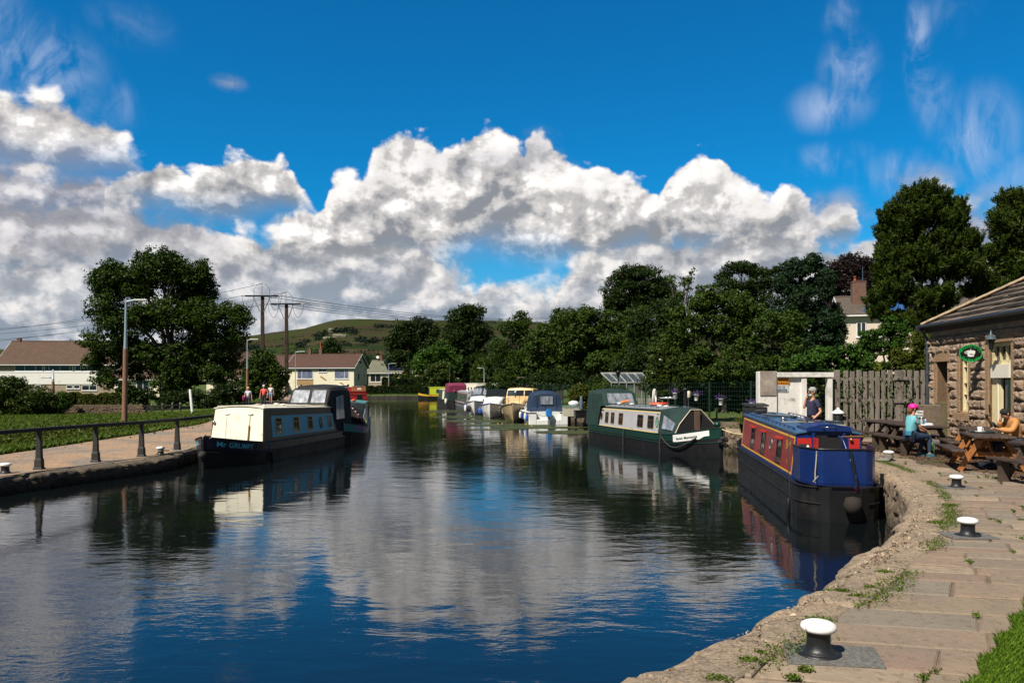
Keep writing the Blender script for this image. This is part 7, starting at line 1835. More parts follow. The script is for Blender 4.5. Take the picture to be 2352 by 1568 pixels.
GRN = M('sign_green', (.01, .42, .08), .5, var=.03); mb = MB(); mb.ring(ell(0, 0, rx_, rz_, 48), ell(0, 0, rx_ - .022, rz_ - .020, 48), fl, .0, .022); obj('rim', mb, GRN, sgn)
def curved(body, rx, rz, mid, size, top=True):
 mb = MB(); ws = []
 for ch in body:
  vs, fs = glyphs(ch, size, 'LEFT') if ch != ' ' else ([], [])
  ws.append((max([v[0] for v in vs]) + size * .10) if vs else size * .32)
 tot = sum(ws); N_ = 400; ang = [mid + (i / N_ - .5) * 2 * PI * (-1 if top else 1) for i in range(N_ + 1)]
 pts = [(rx * math.cos(a), rz * math.sin(a)) for a in ang]; acc = [0]
 for p, q in zip(pts, pts[1:]): acc.append(acc[-1] + math.dist(p, q))
 c0 = acc[N_ // 2] - tot / 2; s = c0
 for ch, w in zip(body, ws):
  if ch != ' ':
   m_ = s + w / 2; i = min(range(N_ + 1), key=lambda i: abs(acc[i] - m_)); a = ang[i]
   tx, tz = (math.sin(a) * rx, -math.cos(a) * rz) if top else (-math.sin(a) * rx, math.cos(a) * rz)
   L_ = math.hypot(tx, tz); tx, tz = tx / L_, tz / L_
   vs, fs = glyphs(ch, size, 'LEFT')
   px_, pz_ = pts[i]
   mb.add([fl(px_ + tx * (u - w / 2) - tz * v, pz_ + tz * (u - w / 2) + tx * v, .018) for u, v in vs], fs)
  s += w
 return mb
obj('lettering', curved('Welcome to the', rx_ * .735, rz_ * .68, PI / 2, .080, True), GRN, sgn)
obj('lettering', curved('Five Rise cafe', rx_ * .90, rz_ * .88, -PI / 2, .080, False), GRN, sgn)
mb = MB(); mb.extr([(-.13, .055), (.13, .055), (.12, -.01), (.07, -.065), (-.07, -.065), (-.12, -.01)], fl, .012, .018); mb.extr(ell(0, .058, .13, .026, 24), fl, .012, .020); mb.extr(ell(0, -.082, .10, .018, 20), fl, .012, .018)
mb.ring(ell(-.135, .02, .045, .035, 20), ell(-.135, .02, .030, .022, 20), fl, .012, .018); mb.tube([fl(.0, .08, .02), fl(-.015, .10, .02), fl(.01, .12, .02)], .006, 5)
obj('cup_emblem', mb, WHITE, sgn)
mb = MB(); mb.extr([(-.05, -.02), (.07, -.02), (.05, -.045), (-.02, -.045)], fl, .018, .021); obj('cup_shade', mb, BLACKP, sgn)
mb = MB(); zb = .46; q = cw(3.45, 0, 0) - Vector(sgn.location)
mb.tube([(-.30, 0, .12), (-.30, 0, zb)], .012, 6); mb.tube([(.26, 0, .15), (.26, 0, zb)], .012, 6); mb.tube([(-.32, 0, zb), (.62, 0, zb)], .014, 6); mb.tube([(-.30, 0, zb), (.62, 0, zb + .16)], .010, 6); obj('bracket', mb, BLACKP, sgn)
lt = thing('wall_lantern', 'black lantern with pointed top on a curled bracket beside the cafe door', 'lantern', PD(2276, 790, 22.2))
mb = MB(); mb.lathe([(.05, -.16), (.06, -.14), (.10, .12), (.11, .13)], 6); obj('glass_body', mb, GLASS, lt)
mb = MB(); mb.lathe([(.16, .13), (.13, .17), (.07, .24), (.04, .27), (.03, .32), (.015, .36), (0, .40)], 6); obj('cap', mb, paint('lantern_grey', (.06, .09, .11), .4), lt)
mb = MB(); mb.tube([(0, 0, -.16), (.05, 0, -.22), (.3, 0, -.20), (.5, 0, -.12), (.70, 0, -.14)], .018, 6); mb.tube([(.62, 0, .02), (.66, 0, -.2), (.72, 0, -.3)], .03, 6); obj('bracket', mb, BLACKP, lt)
# ---------------------------------------------------------------- gateway, fences
def flatmap(org, u, n): return lambda a, b, d: org + u * a + Vector((0, 0, b)) + n * d
k0 = 27.8 / F
GX = lambda px: (px - CX) * k0
WBRICK = M('whitewashed_brick', (.66, .64, .60), .9, var=.1, vs=5, dirt=(.22, .17, .13), dirt_amt=.045, ds=2.2, bmp=1, bs=9)
gw = thing('white_gateway', 'whitewashed wall stub and open white-framed gateway behind the crimson boat', 'gateway', (GX(1741), 27.8, QR))
W0 = GX(1741)
def gx(px): return GX(px) - W0
top = lambda py: CH - (py - HY) * k0 - QR
mb = MB(); mb.bb(0, gx(1783), -.10, .25, -.1, top(853)); obj('end_pier', mb, WBRICK, gw, bev=.02)
mb = MB(); mb.bb(.04, gx(1780), -.13, -.10, top(908), top(852)); obj('grey_board', mb, M('weathered_panel', (.27, .225, .19), .85, var=.4, vs=3, bmp=.5), gw)
mb = MB(); mb.bb(gx(1783), gx(1839), -.02, .25, -.1, top(862)); obj('whitewashed_panel', mb, WBRICK, gw)
WWOOD = paint('white_painted_timber', (.70, .68, .63), .6, dirt_amt=.10)
mb = MB(); mb.bb(gx(1839), gx(1851), -.10, .14, -.1, top(866)); obj('gate_post', mb, WWOOD, gw, bev=.01)
mb = MB(); mb.bb(gx(1899), gx(1910), -.10, .14, -.1, top(866)); obj('gate_post', mb, WWOOD, gw, bev=.01)
mb = MB(); mb.bb(gx(1783), gx(1912), -.14, .16, top(866), top(855)); obj('top_rail', mb, WWOOD, gw, bev=.01)
PLANK_Y = -.04
sg1 = thing('moorings_sign', 'orange and white PRIVATE MOORINGS sign with a telephone number on the white wall', 'sign', (GX(1794), 27.8 - PLANK_Y * 0 - .035, 0))
zt_, zm_, zb_ = CH - (868 - HY) * k0, CH - (883.5 - HY) * k0, CH - (899.5 - HY) * k0; wS = GX(1794) - GX(1777)
fs_ = lambda a, b, d: Vector((a, -d, b))
mb = MB(); mb.extr([(-wS, zm_), (wS, zm_), (wS, zt_), (-wS, zt_)], fs_, -.015, .012); obj('orange_board', mb, M('orange_sign', (.72, .28, .02), .5, var=.08, dirt=(.4, .14, .02), dirt_amt=.04), sg1)
mb = MB(); mb.extr([(-wS * .95, zb_), (wS * .95, zb_), (wS * .95, zm_ - .005), (-wS * .95, zm_ - .005)], fs_, -.015, .010); obj('number_board', mb, M('grey_sign', (.50, .54, .56), .5), sg1)
for body, z, sz, dd_ in (('PRIVATE', zt_ - .112, .118, .018), ('MOORINGS', zm_ + .018, .112, .018), ('0113', zm_ - .118, .115, .016), ('2680006', zb_ + .022, .115, .016)):
 mb = MB(); mb.text(body, sz, (lambda z: (lambda a, b, d: Vector((a, -d, z + b))))(z), 0, dd_, sx=1.0); obj('lettering', mb, BLACKP, sg1)
ig = thing('iron_gate', 'arched black wrought-iron gate standing in the white gateway', 'gate', (GX(1851), 28.2, QR)); wI = GX(1899) - GX(1851)
mb = MB()
for i in range(8): mb.tube([(.04 + i * (wI - .08) / 7, 0, 0), (.04 + i * (wI - .08) / 7, 0, 1.35)], .014, 6)
obj('upright_bars', mb, BLACKP, ig)
mb = MB()
for z in (.15, .7, 1.3): mb.bar((0, 0, z), (wI, 0, z), .02, .04)
mb.tube([(wI * (.5 - .48 * math.cos(t)), 0, 1.3 + .52 * math.sin(t)) for t in [PI * i / 14 for i in range(15)]], .02, 6); obj('frame', mb, BLACKP, ig)
GREYW = M('weathered_timber', (.185, .155, .13), .9, var=.4, vs=3, stretch=(3, 3, .35), bmp=.8, bs=14, dirt=(.07, .055, .045), dirt_amt=.06)
pf = thing('picket_fence', 'tall weathered grey vertical-board fence between the gateway and the cafe', 'fence', (GX(1920), 27.9, QR)); rnd = random.Random(2)
x = 0; xe = GX(2150) - GX(1920); i = 0; f0 = GX(1920)
while x < xe:
 w = rnd.uniform(.145, .185); zt = 2.27 + rnd.uniform(-.03, .03); px_ = CX + (f0 + x) / k0
 if i == 1: x += .05
 if 2053 < px_ < 2064: x += .02
 mb = MB(); mb.box((x + w / 2, rnd.uniform(-.01, .01), zt / 2 + .02), (w - .01, .025, zt), rx=rnd.uniform(-.006, .006)); obj('board', mb, GREYW, pf, bev=.004)
 x += w + rnd.uniform(.045, .065); i += 1
for z in (.55, 1.25, 2.0):
 mb = MB(); mb.bar((0, .05, z), (xe, .05, z), .06, .10); obj('rail', mb, GREYW, pf)
for px_ in (2068, 1925):
 mb = MB(); mb.box((GX(px_) - f0, .0 if px_ == 2068 else .1, 1.15), (.26 if px_ == 2068 else .14, .14, 2.3)); obj('post', mb, GREYW, pf, bev=.01)
for z in (1.22, 2.02):
 mb = MB(); mb.box((GX(2071) - f0, -.09, z), (.50, .05, .11)); obj('cross_piece', mb, GREYW, pf, bev=.006)
rng = np.random.default_rng(5); n = 420
ivx = rng.choice([0.9, 1.9, 2.6, 3.9, .15], n) + rng.normal(size=n) * .22; ivz = rng.uniform(.4, 2.1, n)
ivy = leaf_cloud('ivy', L_IVY, np.stack([ivx + f0, 27.9 - .06 + rng.normal(size=n) * .06, QR + ivz], 1), np.tile([0, -1., .2], (n, 1)), .07 + .05 * rng.random(n), rng.random(n) * .8, None, rng, label='wisps of ivy pushing through the grey board fence', cat='ivy', kind='stuff')
tr = thing('stone_pier', 'low sandstone block pier at the foot of the downpipe', 'pier', (13.3, 25.6, QR))
mb = MB(); mb.box((0, 0, .58), (.85, .4, 1.16)); obj('block', mb, stone_mat('weathered_block', (.20, .155, .11), (.14, .11, .085), (.06, .05, .04), (.28, .23, .17)), tr, bev=.03); mb = MB(); mb.box((.52, -.02, .62), (.22, .44, 1.24)); obj('mossy_block', mb, stone_mat('mossy_stone', (.16, .13, .07), (.12, .11, .06), (.05, .05, .03), (.2, .18, .1)), tr, bev=.02)
yS = 25.38; es = thing('disposal_sign', 'small white sign reading Elsan Disposal behind the woman in the pink cap', 'sign', (0, yS, 0))
k1 = yS / F; zS = lambda py: CH - (py - HY) * k1; xS = lambda px: (px - CX) * k1
mb = MB(); mb.bb(xS(2092), xS(2120.5), -.012, .0, zS(957.5), zS(942.5)); obj('board', mb, WHITE, es)
for body, py in (('Elsan', 949.0), ('Disposal', 955.5)):
 mb = MB(); mb.text(body, .098, (lambda py: (lambda a, b, d: Vector((xS(2120) - .0 + a, -.012 - d, zS(py) + b))))(py), 0, .004, align='RIGHT' if body == 'Disposal' else 'RIGHT', sx=.95)
 obj('lettering', mb, BLACKP, es)
# ---------------------------------------------------------------- garden things on the right bank
mf = thing('mesh_fence', 'tall dark green wire mesh fence along the garden behind the narrowboats', 'fence', (0, 0, 0)); MGR = paint('fence_green', (.006, .028, .018), .5)
fp = [Vector((10.0, 28.4, .8)), Vector((9.9, 33, .75)), Vector((8.2, 40, .7)), Vector((6.4, 47, .6)), Vector((5.0, 54, .6)), Vector((3.2, 62, .6)), Vector((1.2, 70, .6))]
pts = resample(fp, 2.6)
for q in pts:
 mb = MB(); mb.box(tuple(q + Vector((0, 0, 1.0))), (.07, .07, 2.1)); obj('post', mb, MGR, mf)
for a, b in zip(pts, pts[1:]):
 mb = MB(); n = 16
 for i in range(n): mb.bar(a.lerp(b, i / n) + Vector((0, 0, .05)), a.lerp(b, i / n) + Vector((0, 0, 2.0)), .008, .008)
 for z in [.1 + .19 * j for j in range(11)]: mb.bar(a + Vector((0, 0, z)), b + Vector((0, 0, z)), .008, .010)
 obj('mesh_panel', mb, MGR, mf)
pts_px = [(1702, 922, 'violet'), (1788, 935, 'violet'), (1610, 905, 'violet'), (1735, 900, 'mixed')]
for i, (px_, py, c_) in enumerate([(2611 * .6125, 912, 0), (2703 * .6125, 922, 1), (2820 * .6125, 931, 2), (2531 * .6125, 908, 3)]):
 Yp = 31.5 + (2 - i) * 1.2 if i != 3 else 35; p = PD(px_, py, Yp)
 root = thing('hanging_flower_pot', ['white pot of purple flowers on the mesh fence left of the chimney', 'white pot with yellow and purple flowers on the mesh fence', 'pale pot of purple flowers nearest the white gateway', 'small pot of purple flowers above the flat aerial'][i], 'flower pot', p, 0, 'flower pots hung on the mesh fence')
 mb = MB(); mb.lathe([(.07, -.14), (.10, .10), (.11, .10), (.11, .12), (.09, .12)], 14); obj('pot', mb, WHITE, root)
 n = 90; C_ = rng.normal(size=(n, 3)) * np.array([.10, .08, .05]) + np.array([0, 0, .17]); leaf_cloud('flowers', leaf_mat('violet_bloom', (.03, .06, .02), (.22, .08, .45)), C_, C_ - np.array([0, 0, .1]), np.full(n, .06), rng.random(n), root, rng, kind='stuff')
 mb = MB(); mb.tube([(0, .03, .1), (.0, .05, .3)], .006, 5); obj('hook', mb, BLACKP, root)
for i, (px_, py, Yp, s_) in enumerate([(1745, 985, 30.0, 1.1), (1712, 980, 31.0, .8), (1770, 988, 29.2, .7)]):
 p = PD(px_, py, Yp); p.z = .82
 root = thing('planter', ['large black tub planted with flowers by the quay', 'small tub with red geraniums behind the green bow', 'low tub of purple flowers beside the white wall'][i], 'planter', p, 0)
 mb = MB(); mb.lathe([(.22 * s_, 0), (.32 * s_, .36 * s_), (.34 * s_, .36 * s_), (.34 * s_, .40 * s_), (.28 * s_, .40 * s_)], 18); obj('tub', mb, BLACKP, root)
 n = 420; C_ = rng.normal(size=(n, 3)) * np.array([.22, .2, .14]) * s_ + np.array([0, 0, .55 * s_]); tn = rng.random(n) * .85; tn[rng.random(n) < .1] = 1
 leaf_cloud('flowers', leaf_mat('bloom%d' % i, (.02, .06, .01), (.08, .17, .02), [(.20, .08, .45), (.6, .03, .02), (.25, .1, .5)][i]), C_, C_ - np.array([0, 0, .3]), np.full(n, .08), tn, root, rng, kind='stuff')
gY = 51; kg = gY / F; gh_ = thing('greenhouse', 'aluminium-framed glass greenhouse behind the green pram hood', 'greenhouse', (0, 0, 0)); AL = M('aluminium', (.50, .50, .47), .4, metal=.4)
X_ = lambda px: (px - CX) * kg; Z_ = lambda py: CH - (py - HY) * kg
xa, xb_ = X_(1386), X_(1492); zr, ze, zg_ = Z_(856), Z_(878), .6; ya, ym = gY, gY + 1.25
mb = MB()
for i in range(6):
 x = xa + .5 + (xb_ - xa - .5) * i / 5; xr = xa + (xb_ - xa - .25) * i / 5
 mb.bar((xr, ym, zr), (x, ya, ze), .05, .05); mb.bar((x, ya, ze), (x, ya, zg_), .05, .05); mb.bar((xr, ym, zr), (x, ym + 1.25, ze), .05, .05)
mb.bar((xa, ym, zr), (xb_ - .25, ym, zr), .10, .10); mb.bar((xa + .5, ya, ze), (xb_, ya, ze), .07, .07); mb.bar((xa + .5, ya, 1.2), (xb_, ya, 1.2), .05, .05); obj('frame', mb, AL, gh_)
GL2 = bpy.data.materials.new('greenhouse_glass'); GL2.use_nodes = True; b_ = GL2.node_tree.nodes['Principled BSDF']; b_.inputs['Base Color'].default_value = (.10, .13, .15, 1); b_.inputs['Roughness'].default_value = .05; b_.inputs['Alpha'].default_value = .45
mb = MB(); mb.add([(xa + .5, ya + .02, ze), (xb_, ya + .02, ze), (xb_ - .25, ym, zr - .03), (xa, ym, zr - .03)], [(0, 1, 2, 3)]); mb.add([(xa + .5, ya + .03, zg_), (xb_, ya + .03, zg_), (xb_, ya + .03, ze), (xa + .5, ya + .03, ze)], [(0, 1, 2, 3)]); obj('glazing', mb, GL2, gh_)
mb = MB(); mb.box(((xa + xb_) / 2 + .3, ym + .3, 1.7), (2.2, .5, .05)); obj('staging', mb, WHITE, gh_)
cp = thing('concrete_fence', 'low pale vertical-panel fence below the greenhouse', 'fence', (0, 0, 0))
for i in range(9):
 x = X_(1400) + i * .36; mb = MB(); mb.box((x, 47.6, 1.15), (.30, .06, 1.3)); obj('panel', mb, M('pale_board', (.26, .25, .21), .9, var=.2), cp, bev=.01)
YB = 50.5
def px3(px, Y): return (px - CX) * Y / F
for nm, lb, cat_, px_, py0, py1, w_, d_, Yb, m_, lidm in (('storage_crate', 'cream slatted storage crate with a grey-green lid behind the blue hood', 'storage crate', 1313, 951, 930, 1.05, .8, 50.0, M('cream_slats', (.50, .46, .36), .7), M('green_lid', (.20, .30, .26), .5)),
           ('storage_crate', 'black storage crate on the grass beside the pale one', 'storage crate', 1337, 953, 937, .9, .7, 47.5, BLACKP, BLACKP)):
 zb = .64; h_ = (py1 - py0) * -1 * Yb / F + .0; root = thing(nm, lb, cat_, (px3(px_, Yb), Yb, zb), .1)
 mb = MB()
 for j in range(5): mb.box((0, 0, h_ * (j + .5) / 5), (w_, d_, h_ / 5 - .015))
 obj('body', mb, m_, root, bev=.008); mb = MB(); mb.box((0, 0, h_ + .02), (w_ + .06, d_ + .06, .05)); obj('lid', mb, lidm, root, bev=.01)
mb = MB(); mb.ball((0, 0, .16), (.35, .25, .2), 10)
v0 = [(x * (1 + .25 * mnoise.noise(Vector((x * 9, y * 9, z * 9)))), y, z * (1 + .3 * mnoise.noise(Vector((x * 7, y * 7, z * 7 + 3))))) for x, y, z in mb.v]; mb.v = v0
setp(obj('rubbish_bag', mb, M('white_polythene', (.68, .68, .70), .35, var=.15, bmp=.8, bs=5), loc=(px3(1318, 50), 50, 1.27)), 'crumpled white plastic bag on top of the pale storage crate', 'bag')
mb = MB(); mb.lathe([(.10, 0), (.14, .1), (.10, .3), (.13, .5), (.07, .62), (.09, .75), (0, .86)], 12); setp(obj('garden_statue', mb, M('blue_grey_statue', (.09, .12, .16), .7), loc=(px3(1335, 47.5), 47.5, 1.12)), 'small blue-grey figure statue standing on the black crate', 'statue')
sh = thing('garden_shed', 'dark brown pitched-roof shed with a red end behind the cruisers', 'shed', (px3(1193, 84), 84, .9))
mb = MB(); mb.bb(0, 4.6, 0, 2.4, 0, 1.5); obj('wall', mb, M('shed_wood', (.05, .035, .03), .9), sh)
mb = MB(); mb.add([(-.2, -.2, 1.45), (4.8, -.2, 1.45), (4.8, 1.2, 2.5), (-.2, 1.2, 2.5), (-.2, 2.6, 1.45), (4.8, 2.6, 1.45)], [(0, 1, 2, 3), (3, 2, 5, 4)]); mb.add([(-.2, -.2, 1.38), (4.8, -.2, 1.38), (4.8, 1.2, 2.43), (-.2, 1.2, 2.43)], [(3, 2, 1, 0)]); obj('roof', mb, M('shed_felt', (.07, .05, .045), .9), sh)
mb = MB(); mb.add([(-.03, 0, 0), (-.03, 2.4, 0), (-.03, 2.4, 1.45), (-.03, 1.2, 2.4), (-.03, 0, 1.45)], [(0, 1, 2, 3, 4)]); mb.box((.35, -.03, .9), (.7, .04, 1.1)); obj('red_end', mb, REDP, sh)
bx = thing('black_cabinet', 'black slatted bin store against the left end of the white wall', 'bin store', (GX(1722), 27.2, QR))
mb = MB()
for j in range(6): mb.box((0, 0, .12 + .17 * j), (.7, .5, .155))
obj('body', mb, paint('bin_store_black', (.02, .02, .022), .6), bx, bev=.006); mb = MB(); mb.box((0, 0, 1.12), (.78, .56, .05), rx=.1); obj('lid', mb, _M['bin_store_black'], bx)
# ---------------------------------------------------------------- bollards, lamps, poles, fences, tables
IRON = M('bollard_black', (.012, .013, .015), .45, var=.3, vs=10, bmp=.3, bs=25); CAPW = M('bollard_white', (.76, .75, .72), .55, var=.05, dirt=(.25, .2, .15), dirt_amt=.07, ds=14, bmp=.3, bs=30)
def bollard(label, loc, s=1.0, group='mooring bollards on the right quay', src=None):
 if src: return dup(src, loc, random.uniform(0, 3), label, group, (s, s, s))
 root = thing('mooring_bollard', label, 'bollard', loc, 0, group)
 mb = MB(); mb.lathe([(.122, 0), (.120, .008), (.104, .016), (.086, .035), (.079, .07), (.078, .12), (.084, .145), (.092, .158), (.0, .16)], 28); obj('stem', mb, IRON, root)
 mb = MB(); mb.lathe([(.086, .150), (.108, .156), (.118, .168), (.119, .183), (.110, .200), (.085, .213), (.045, .220), (0, .222)], 28); obj('cap', mb, CAPW, root)
 mb = MB(); mb.lathe([(.15, -.004), (.15, .006), (.12, .010)], 24); obj('base_plate', mb, IRON, root)
 root.scale = (s, s, s); return root
b1 = bollard('largest white-capped black bollard, in the foreground on its dark stone', P(1880, 1500, QR) + Vector((0, 0, .006)))
b2 = bollard('white-capped black bollard in the middle of the paving, second from the camera', P(2223, 1229, QR), 1, src=b1)
b3 = bollard('white-capped black bollard near the picnic benches, third from the camera', P(2197, 1118, QR), 1, src=b1)
b4 = bollard('white-capped bollard with grey rope wound round it beside the crimson boat', P(2041, 1056, QR), 1.05, src=b1)
b5 = bollard('white-capped bollard at the extreme left beside the first fence post', P(12, 1086, QL), 1.2, 'mooring bollards on the left towpath', b1)
b6 = bollard('white-capped bollard at the cream-fronted boat bow, tied with rope', P(369, 1043, QL), 1.15, 'mooring bollards on the left towpath', b1)
mb = MB(); c = P(1880, 1500, QR); 
for i, (dx, dy, w, d) in enumerate([(.06, -.02, .62, .42)]):
 T = Matrix.Translation((c.x + dx, c.y + dy, QR - .014)) @ Matrix.Rotation(R(-8), 4, 'Z')
 mb.add([(-w / 2, -d / 2, 0), (w / 2, -d / 2, 0), (w / 2 + .05, d / 2, 0), (-w / 2 + .06, d / 2, 0), (-w / 2, -d / 2, .018), (w / 2, -d / 2, .018), (w / 2 + .05, d / 2, .018), (-w / 2 + .06, d / 2, .018)], [(4, 5, 6, 7), (0, 1, 5, 4), (1, 2, 6, 5), (2, 3, 7, 6), (3, 0, 4, 7)], T=T)
c = P(2223, 1229, QR); mb.box((c.x, c.y, QR - .005), (.55, .42, .022))
c = P(2197, 1118, QR); mb.box((c.x, c.y, QR - .005), (.55, .42, .022))
obj('bollard_bases', mb, M('granite_base', (.12, .115, .105), .9, var=.5, vs=45, bmp=.6, bs=70), kind='structure', bev=.004)
mb = MB(); c = b4.location
for i in range(4): torus(mb, (c.x - .22 + .03 * i, c.y - .12 + .02 * i, QR + .02 + .012 * i), .17 - .015 * i, .014, n=24, m=6)
for i in range(5): torus(mb, (c.x, c.y, QR + .05 + .022 * i), .10, .013, n=20, m=6)
mb.tube([c + Vector((-.1, 0, .06)), c + Vector((-.25, -.1, .12)), c + Vector((-.5, -.1, .03)), c + Vector((-.9, .1, .0)), c + Vector((-1.4, .2, -.05))], .013, 6)
setp(obj('mooring_rope', mb, M('grey_rope', (.20, .18, .15), .9, bmp=.5, bs=60)), 'grey mooring rope coiled round the bollard by the crimson boat', 'rope')
mb = MB(); a = Vector((GB0[0] + .25, GB0[1] + .1, 1.0)); b = Vector(b6.location) + Vector((.1, 0, .12))
for off in (0, .05): mb.tube([a.lerp(b, i / 12) + Vector((0, off, -.16 * math.sin(PI * i / 12))) for i in range(13)], .013, 5)
torus(mb, (b.x - .1, b.y, b.z), .105, .013)
setp(obj('mooring_rope', mb, ROPE), 'pale mooring rope from the black bow to the left bollard', 'rope')
wp = thing('service_post', 'short black post with a white conical cap beside the board fence', 'post', (PD(1925, 990, 22.5).x, 22.5, QR))
mb = MB(); mb.lathe([(.13, 0), (.13, .95), (.11, 1.0)], 12); obj('post', mb, BLACKP, wp); mb = MB(); mb.lathe([(.17, 1.0), (.17, 1.04), (.04, 1.12), (.03, 1.16), (0, 1.17)], 16); obj('cap', mb, CAPW, wp)
mb = MB(); mb.box((.17, 0, .86), (.08, .12, .12)); mb.box((.16, -.02, .25), (.10, .2, .4)); obj('tap_box', mb, BLACKP, wp)
rf = thing('rail_fence', 'black single-rail fence with flared posts along the left quay', 'railing', (0, 0, 0)); TIM = paint('black_timber', (.022, .020, .018), .7, var=.4, bmp=.4)
posts = [Vector((-13.3, 16.6, QL)), P(90, 1077, QL), P(220, 1060, QL), P(325, 1047, QL), P(407, 1034, QL), P(470, 1026, QL)]
posts = [Vector((-12.98, 18.6, QL)), P(90, 1077, QL), P(220, 1060, QL), P(325, 1047.5, QL), P(407, 1035, QL), Vector((-11.3, 30.2, QL))]
posts.insert(0, Vector((-13.3, 16.2, QL)))
for q in posts:
 mb = MB(); w = .10
 mb.loft([[(q.x + sx * a, q.y + sy * a * .8, q.z + z) for sx, sy in ((-1, -1), (1, -1), (1, 1), (-1, 1))] for z, a in ((-.05, .125), (.03, .12), (.05, .098), (.25, .092), (.30, .074), (1.02, .052))], closed=True, cap=True); obj('post', mb, TIM, rf, bev=.006)
for a, b in zip(posts, posts[1:]):
 mb = MB(); mb.bar(a + Vector((0, 0, 1.06)), b + Vector((0, 0, 1.06)), .14, .10); obj('rail', mb, TIM, rf, bev=.015)
GALV = paint('galvanised', (.34, .40, .44), .4, metal=.3); CONC = M('brown_concrete', (.22, .115, .07), .9, var=.25, vs=8, bmp=.5, bs=50)
def lamp(label, base, h, split, arm, d=(1, 0), r=.11, lean=0, lower=CONC):
 root = thing('lamp_post', label, 'lamp post', base, 0, 'lamp posts along the canal')
 L_ = lean
 mb = MB(); mb.lathe([(r * 1.5, -.2), (r * 1.45, .0), (r * 1.3, 1.2), (r * 1.1, split)], 8); obj('lower_column', mb, lower, root)
 mb = MB(); mb.lathe([(r * .9, split - .02), (r * .62, split + 1.0), (r * .5, h)], 12); o = obj('upper_column', mb, GALV, root)
 mb = MB(); mb.tube([(0, 0, h - .06), (d[0] * arm * .5, d[1] * arm * .5, h), (d[0] * arm, d[1] * arm, h + .06)], r * .42, 8); obj('arm', mb, GALV, root)
 mb = MB(); mb.box((d[0] * (arm + .32), d[1] * (arm + .32), h + .05), (.72 if d[0] else .2, .2 if d[0] else .72, .11)); obj('lamp_head', mb, M('lamp_head_grey', (.45, .45, .43), .5), root, bev=.03)
 root.rotation_euler.y = L_
 return root
lamp('tallest lamp post, brown below and grey above, left of the ash tree', Vector((PD(286, 0, 44).x, 44, .3)), 6.95, 4.3, .5, lean=.012, r=.115)
lamp('brown and grey lamp post standing beside the walkers', Vector((PD(568, 0, 77).x, 77, .5)), 6.4, 3.6, .4)
lamp('slim grey lamp post in front of the cream house', Vector((PD(678, 0, 109).x, 109, .7)), 6.3, .8, .6, lower=GALV, r=.09, lean=.01)
lamp('short brown lamp post in front of the solar-roof house', Vector((PD(893, 0, 146).x, 146, .8)), 5.5, 2.2, .7)
lamp('distant lamp post on the right bank behind the moored boats', Vector((PD(1112, 0, 128).x, 128, .8)), 4.3, 2.3, .4, d=(-1, 0))
lamp('short concrete post with a small lamp in front of the long hedge', Vector((PD(122, 0, 64.5).x, 64.5, .22)), 2.9, 2.6, .25, d=(-1, 0), r=.10)
mb = MB(); mb.tube([(0, 0, 0), (0, 0, 4.4)], [.05, .04], 8); mb.tube([(-.2, 0, 4.2), (.25, 0, 4.2)], .015, 5); setp(obj('flag_pole', mb, M('grey_pole', (.25, .25, .22), .6), loc=(PD(1510, 0, 48).x, 48, .7)), 'thin bare grey pole rising before the trees right of the greenhouse', 'pole')
gl = thing('garden_lamp', 'old-fashioned black lantern on a pole beside the greenhouse', 'lamp post', (PD(1420, 0, 47).x, 47, .7))
mb = MB(); mb.tube([(0, 0, 0), (0, 0, 2.35)], .03, 6); obj('pole', mb, BLACKP, gl); mb = MB(); mb.lathe([(.06, 2.35), (.13, 2.6), (.17, 2.62), (.05, 2.75), (0, 2.82)], 6); obj('lantern', mb, BLACKP, gl)
mb = MB(); d = Vector((-.22, 0, 1.95)); mb.tube([(0, 0, -.1), d * .95, d], [.11, .10, .05], 8); setp(obj('marker_post', mb, CAPW, loc=P(443, 953, .3)), 'leaning white post in the grass left of the cream-fronted boat', 'post')
def drystone():
 mb = MB(); rnd = random.Random(3); a = Vector((-37.2, 63.6, .12)); b = Vector((-29.6, 63.9, .12)); u = (b - a).normalized(); L_ = (b - a).length
 z = 0; 
 while z < .56:
  h = rnd.uniform(.07, .11); s = 0
  while s < L_:
   w = rnd.uniform(.12, .34); q = a + u * (s + w / 2) + Vector((0, rnd.uniform(-.02, .02), z + h / 2)); mb.box(q, (w - .015, .42 + rnd.uniform(-.04, .04), h - .012), rz=rnd.uniform(-.05, .05), ry=rnd.uniform(-.05, .05)); s += w
  z += h
 s = 0
 while s < L_: w = rnd.uniform(.07, .12); mb.box(a + u * (s + w / 2) + Vector((0, 0, z + .10)), (w - .012, .44, .22 + rnd.uniform(-.03, .03)), ry=rnd.uniform(-.12, .12)); s += w
 setp(obj('drystone_wall', mb, stone_mat('drystone', (.20, .135, .085), (.13, .10, .07), (.04, .032, .025), (.3, .24, .17)), bev=.012), 'low brown drystone wall at the edge of the meadow on the left', 'wall')
drystone()
tf = thing('timber_fence', 'low grey post-and-rail fence running right from the drystone wall', 'fence', (0, 0, 0))
fpx = [(250, .12), (272, .12), (298, .13), (324, .14), (349, .15), (373, .16), (396, .18), (414, .2)]
fpts = [Vector((PD(px_, 0, 64 + i * .6).x, 64 + i * .6, z)) for i, (px_, z) in enumerate(fpx)]
for q in fpts:
 mb = MB(); mb.box(q + Vector((0, 0, .42)), (.13, .13, .9)); obj('post', mb, GREYW, tf, bev=.01)
for a, b in zip(fpts, fpts[1:]):
 for z in (.32, .66):
  mb = MB(); mb.bar(a + Vector((0, -.08, z)), b + Vector((0, -.08, z)), .05, .12); obj('rail', mb, GREYW, tf)
POLE = M('tarred_pole', (.045, .026, .018), .9, var=.3); STEEL = paint('dull_steel', (.12, .13, .13), .6)
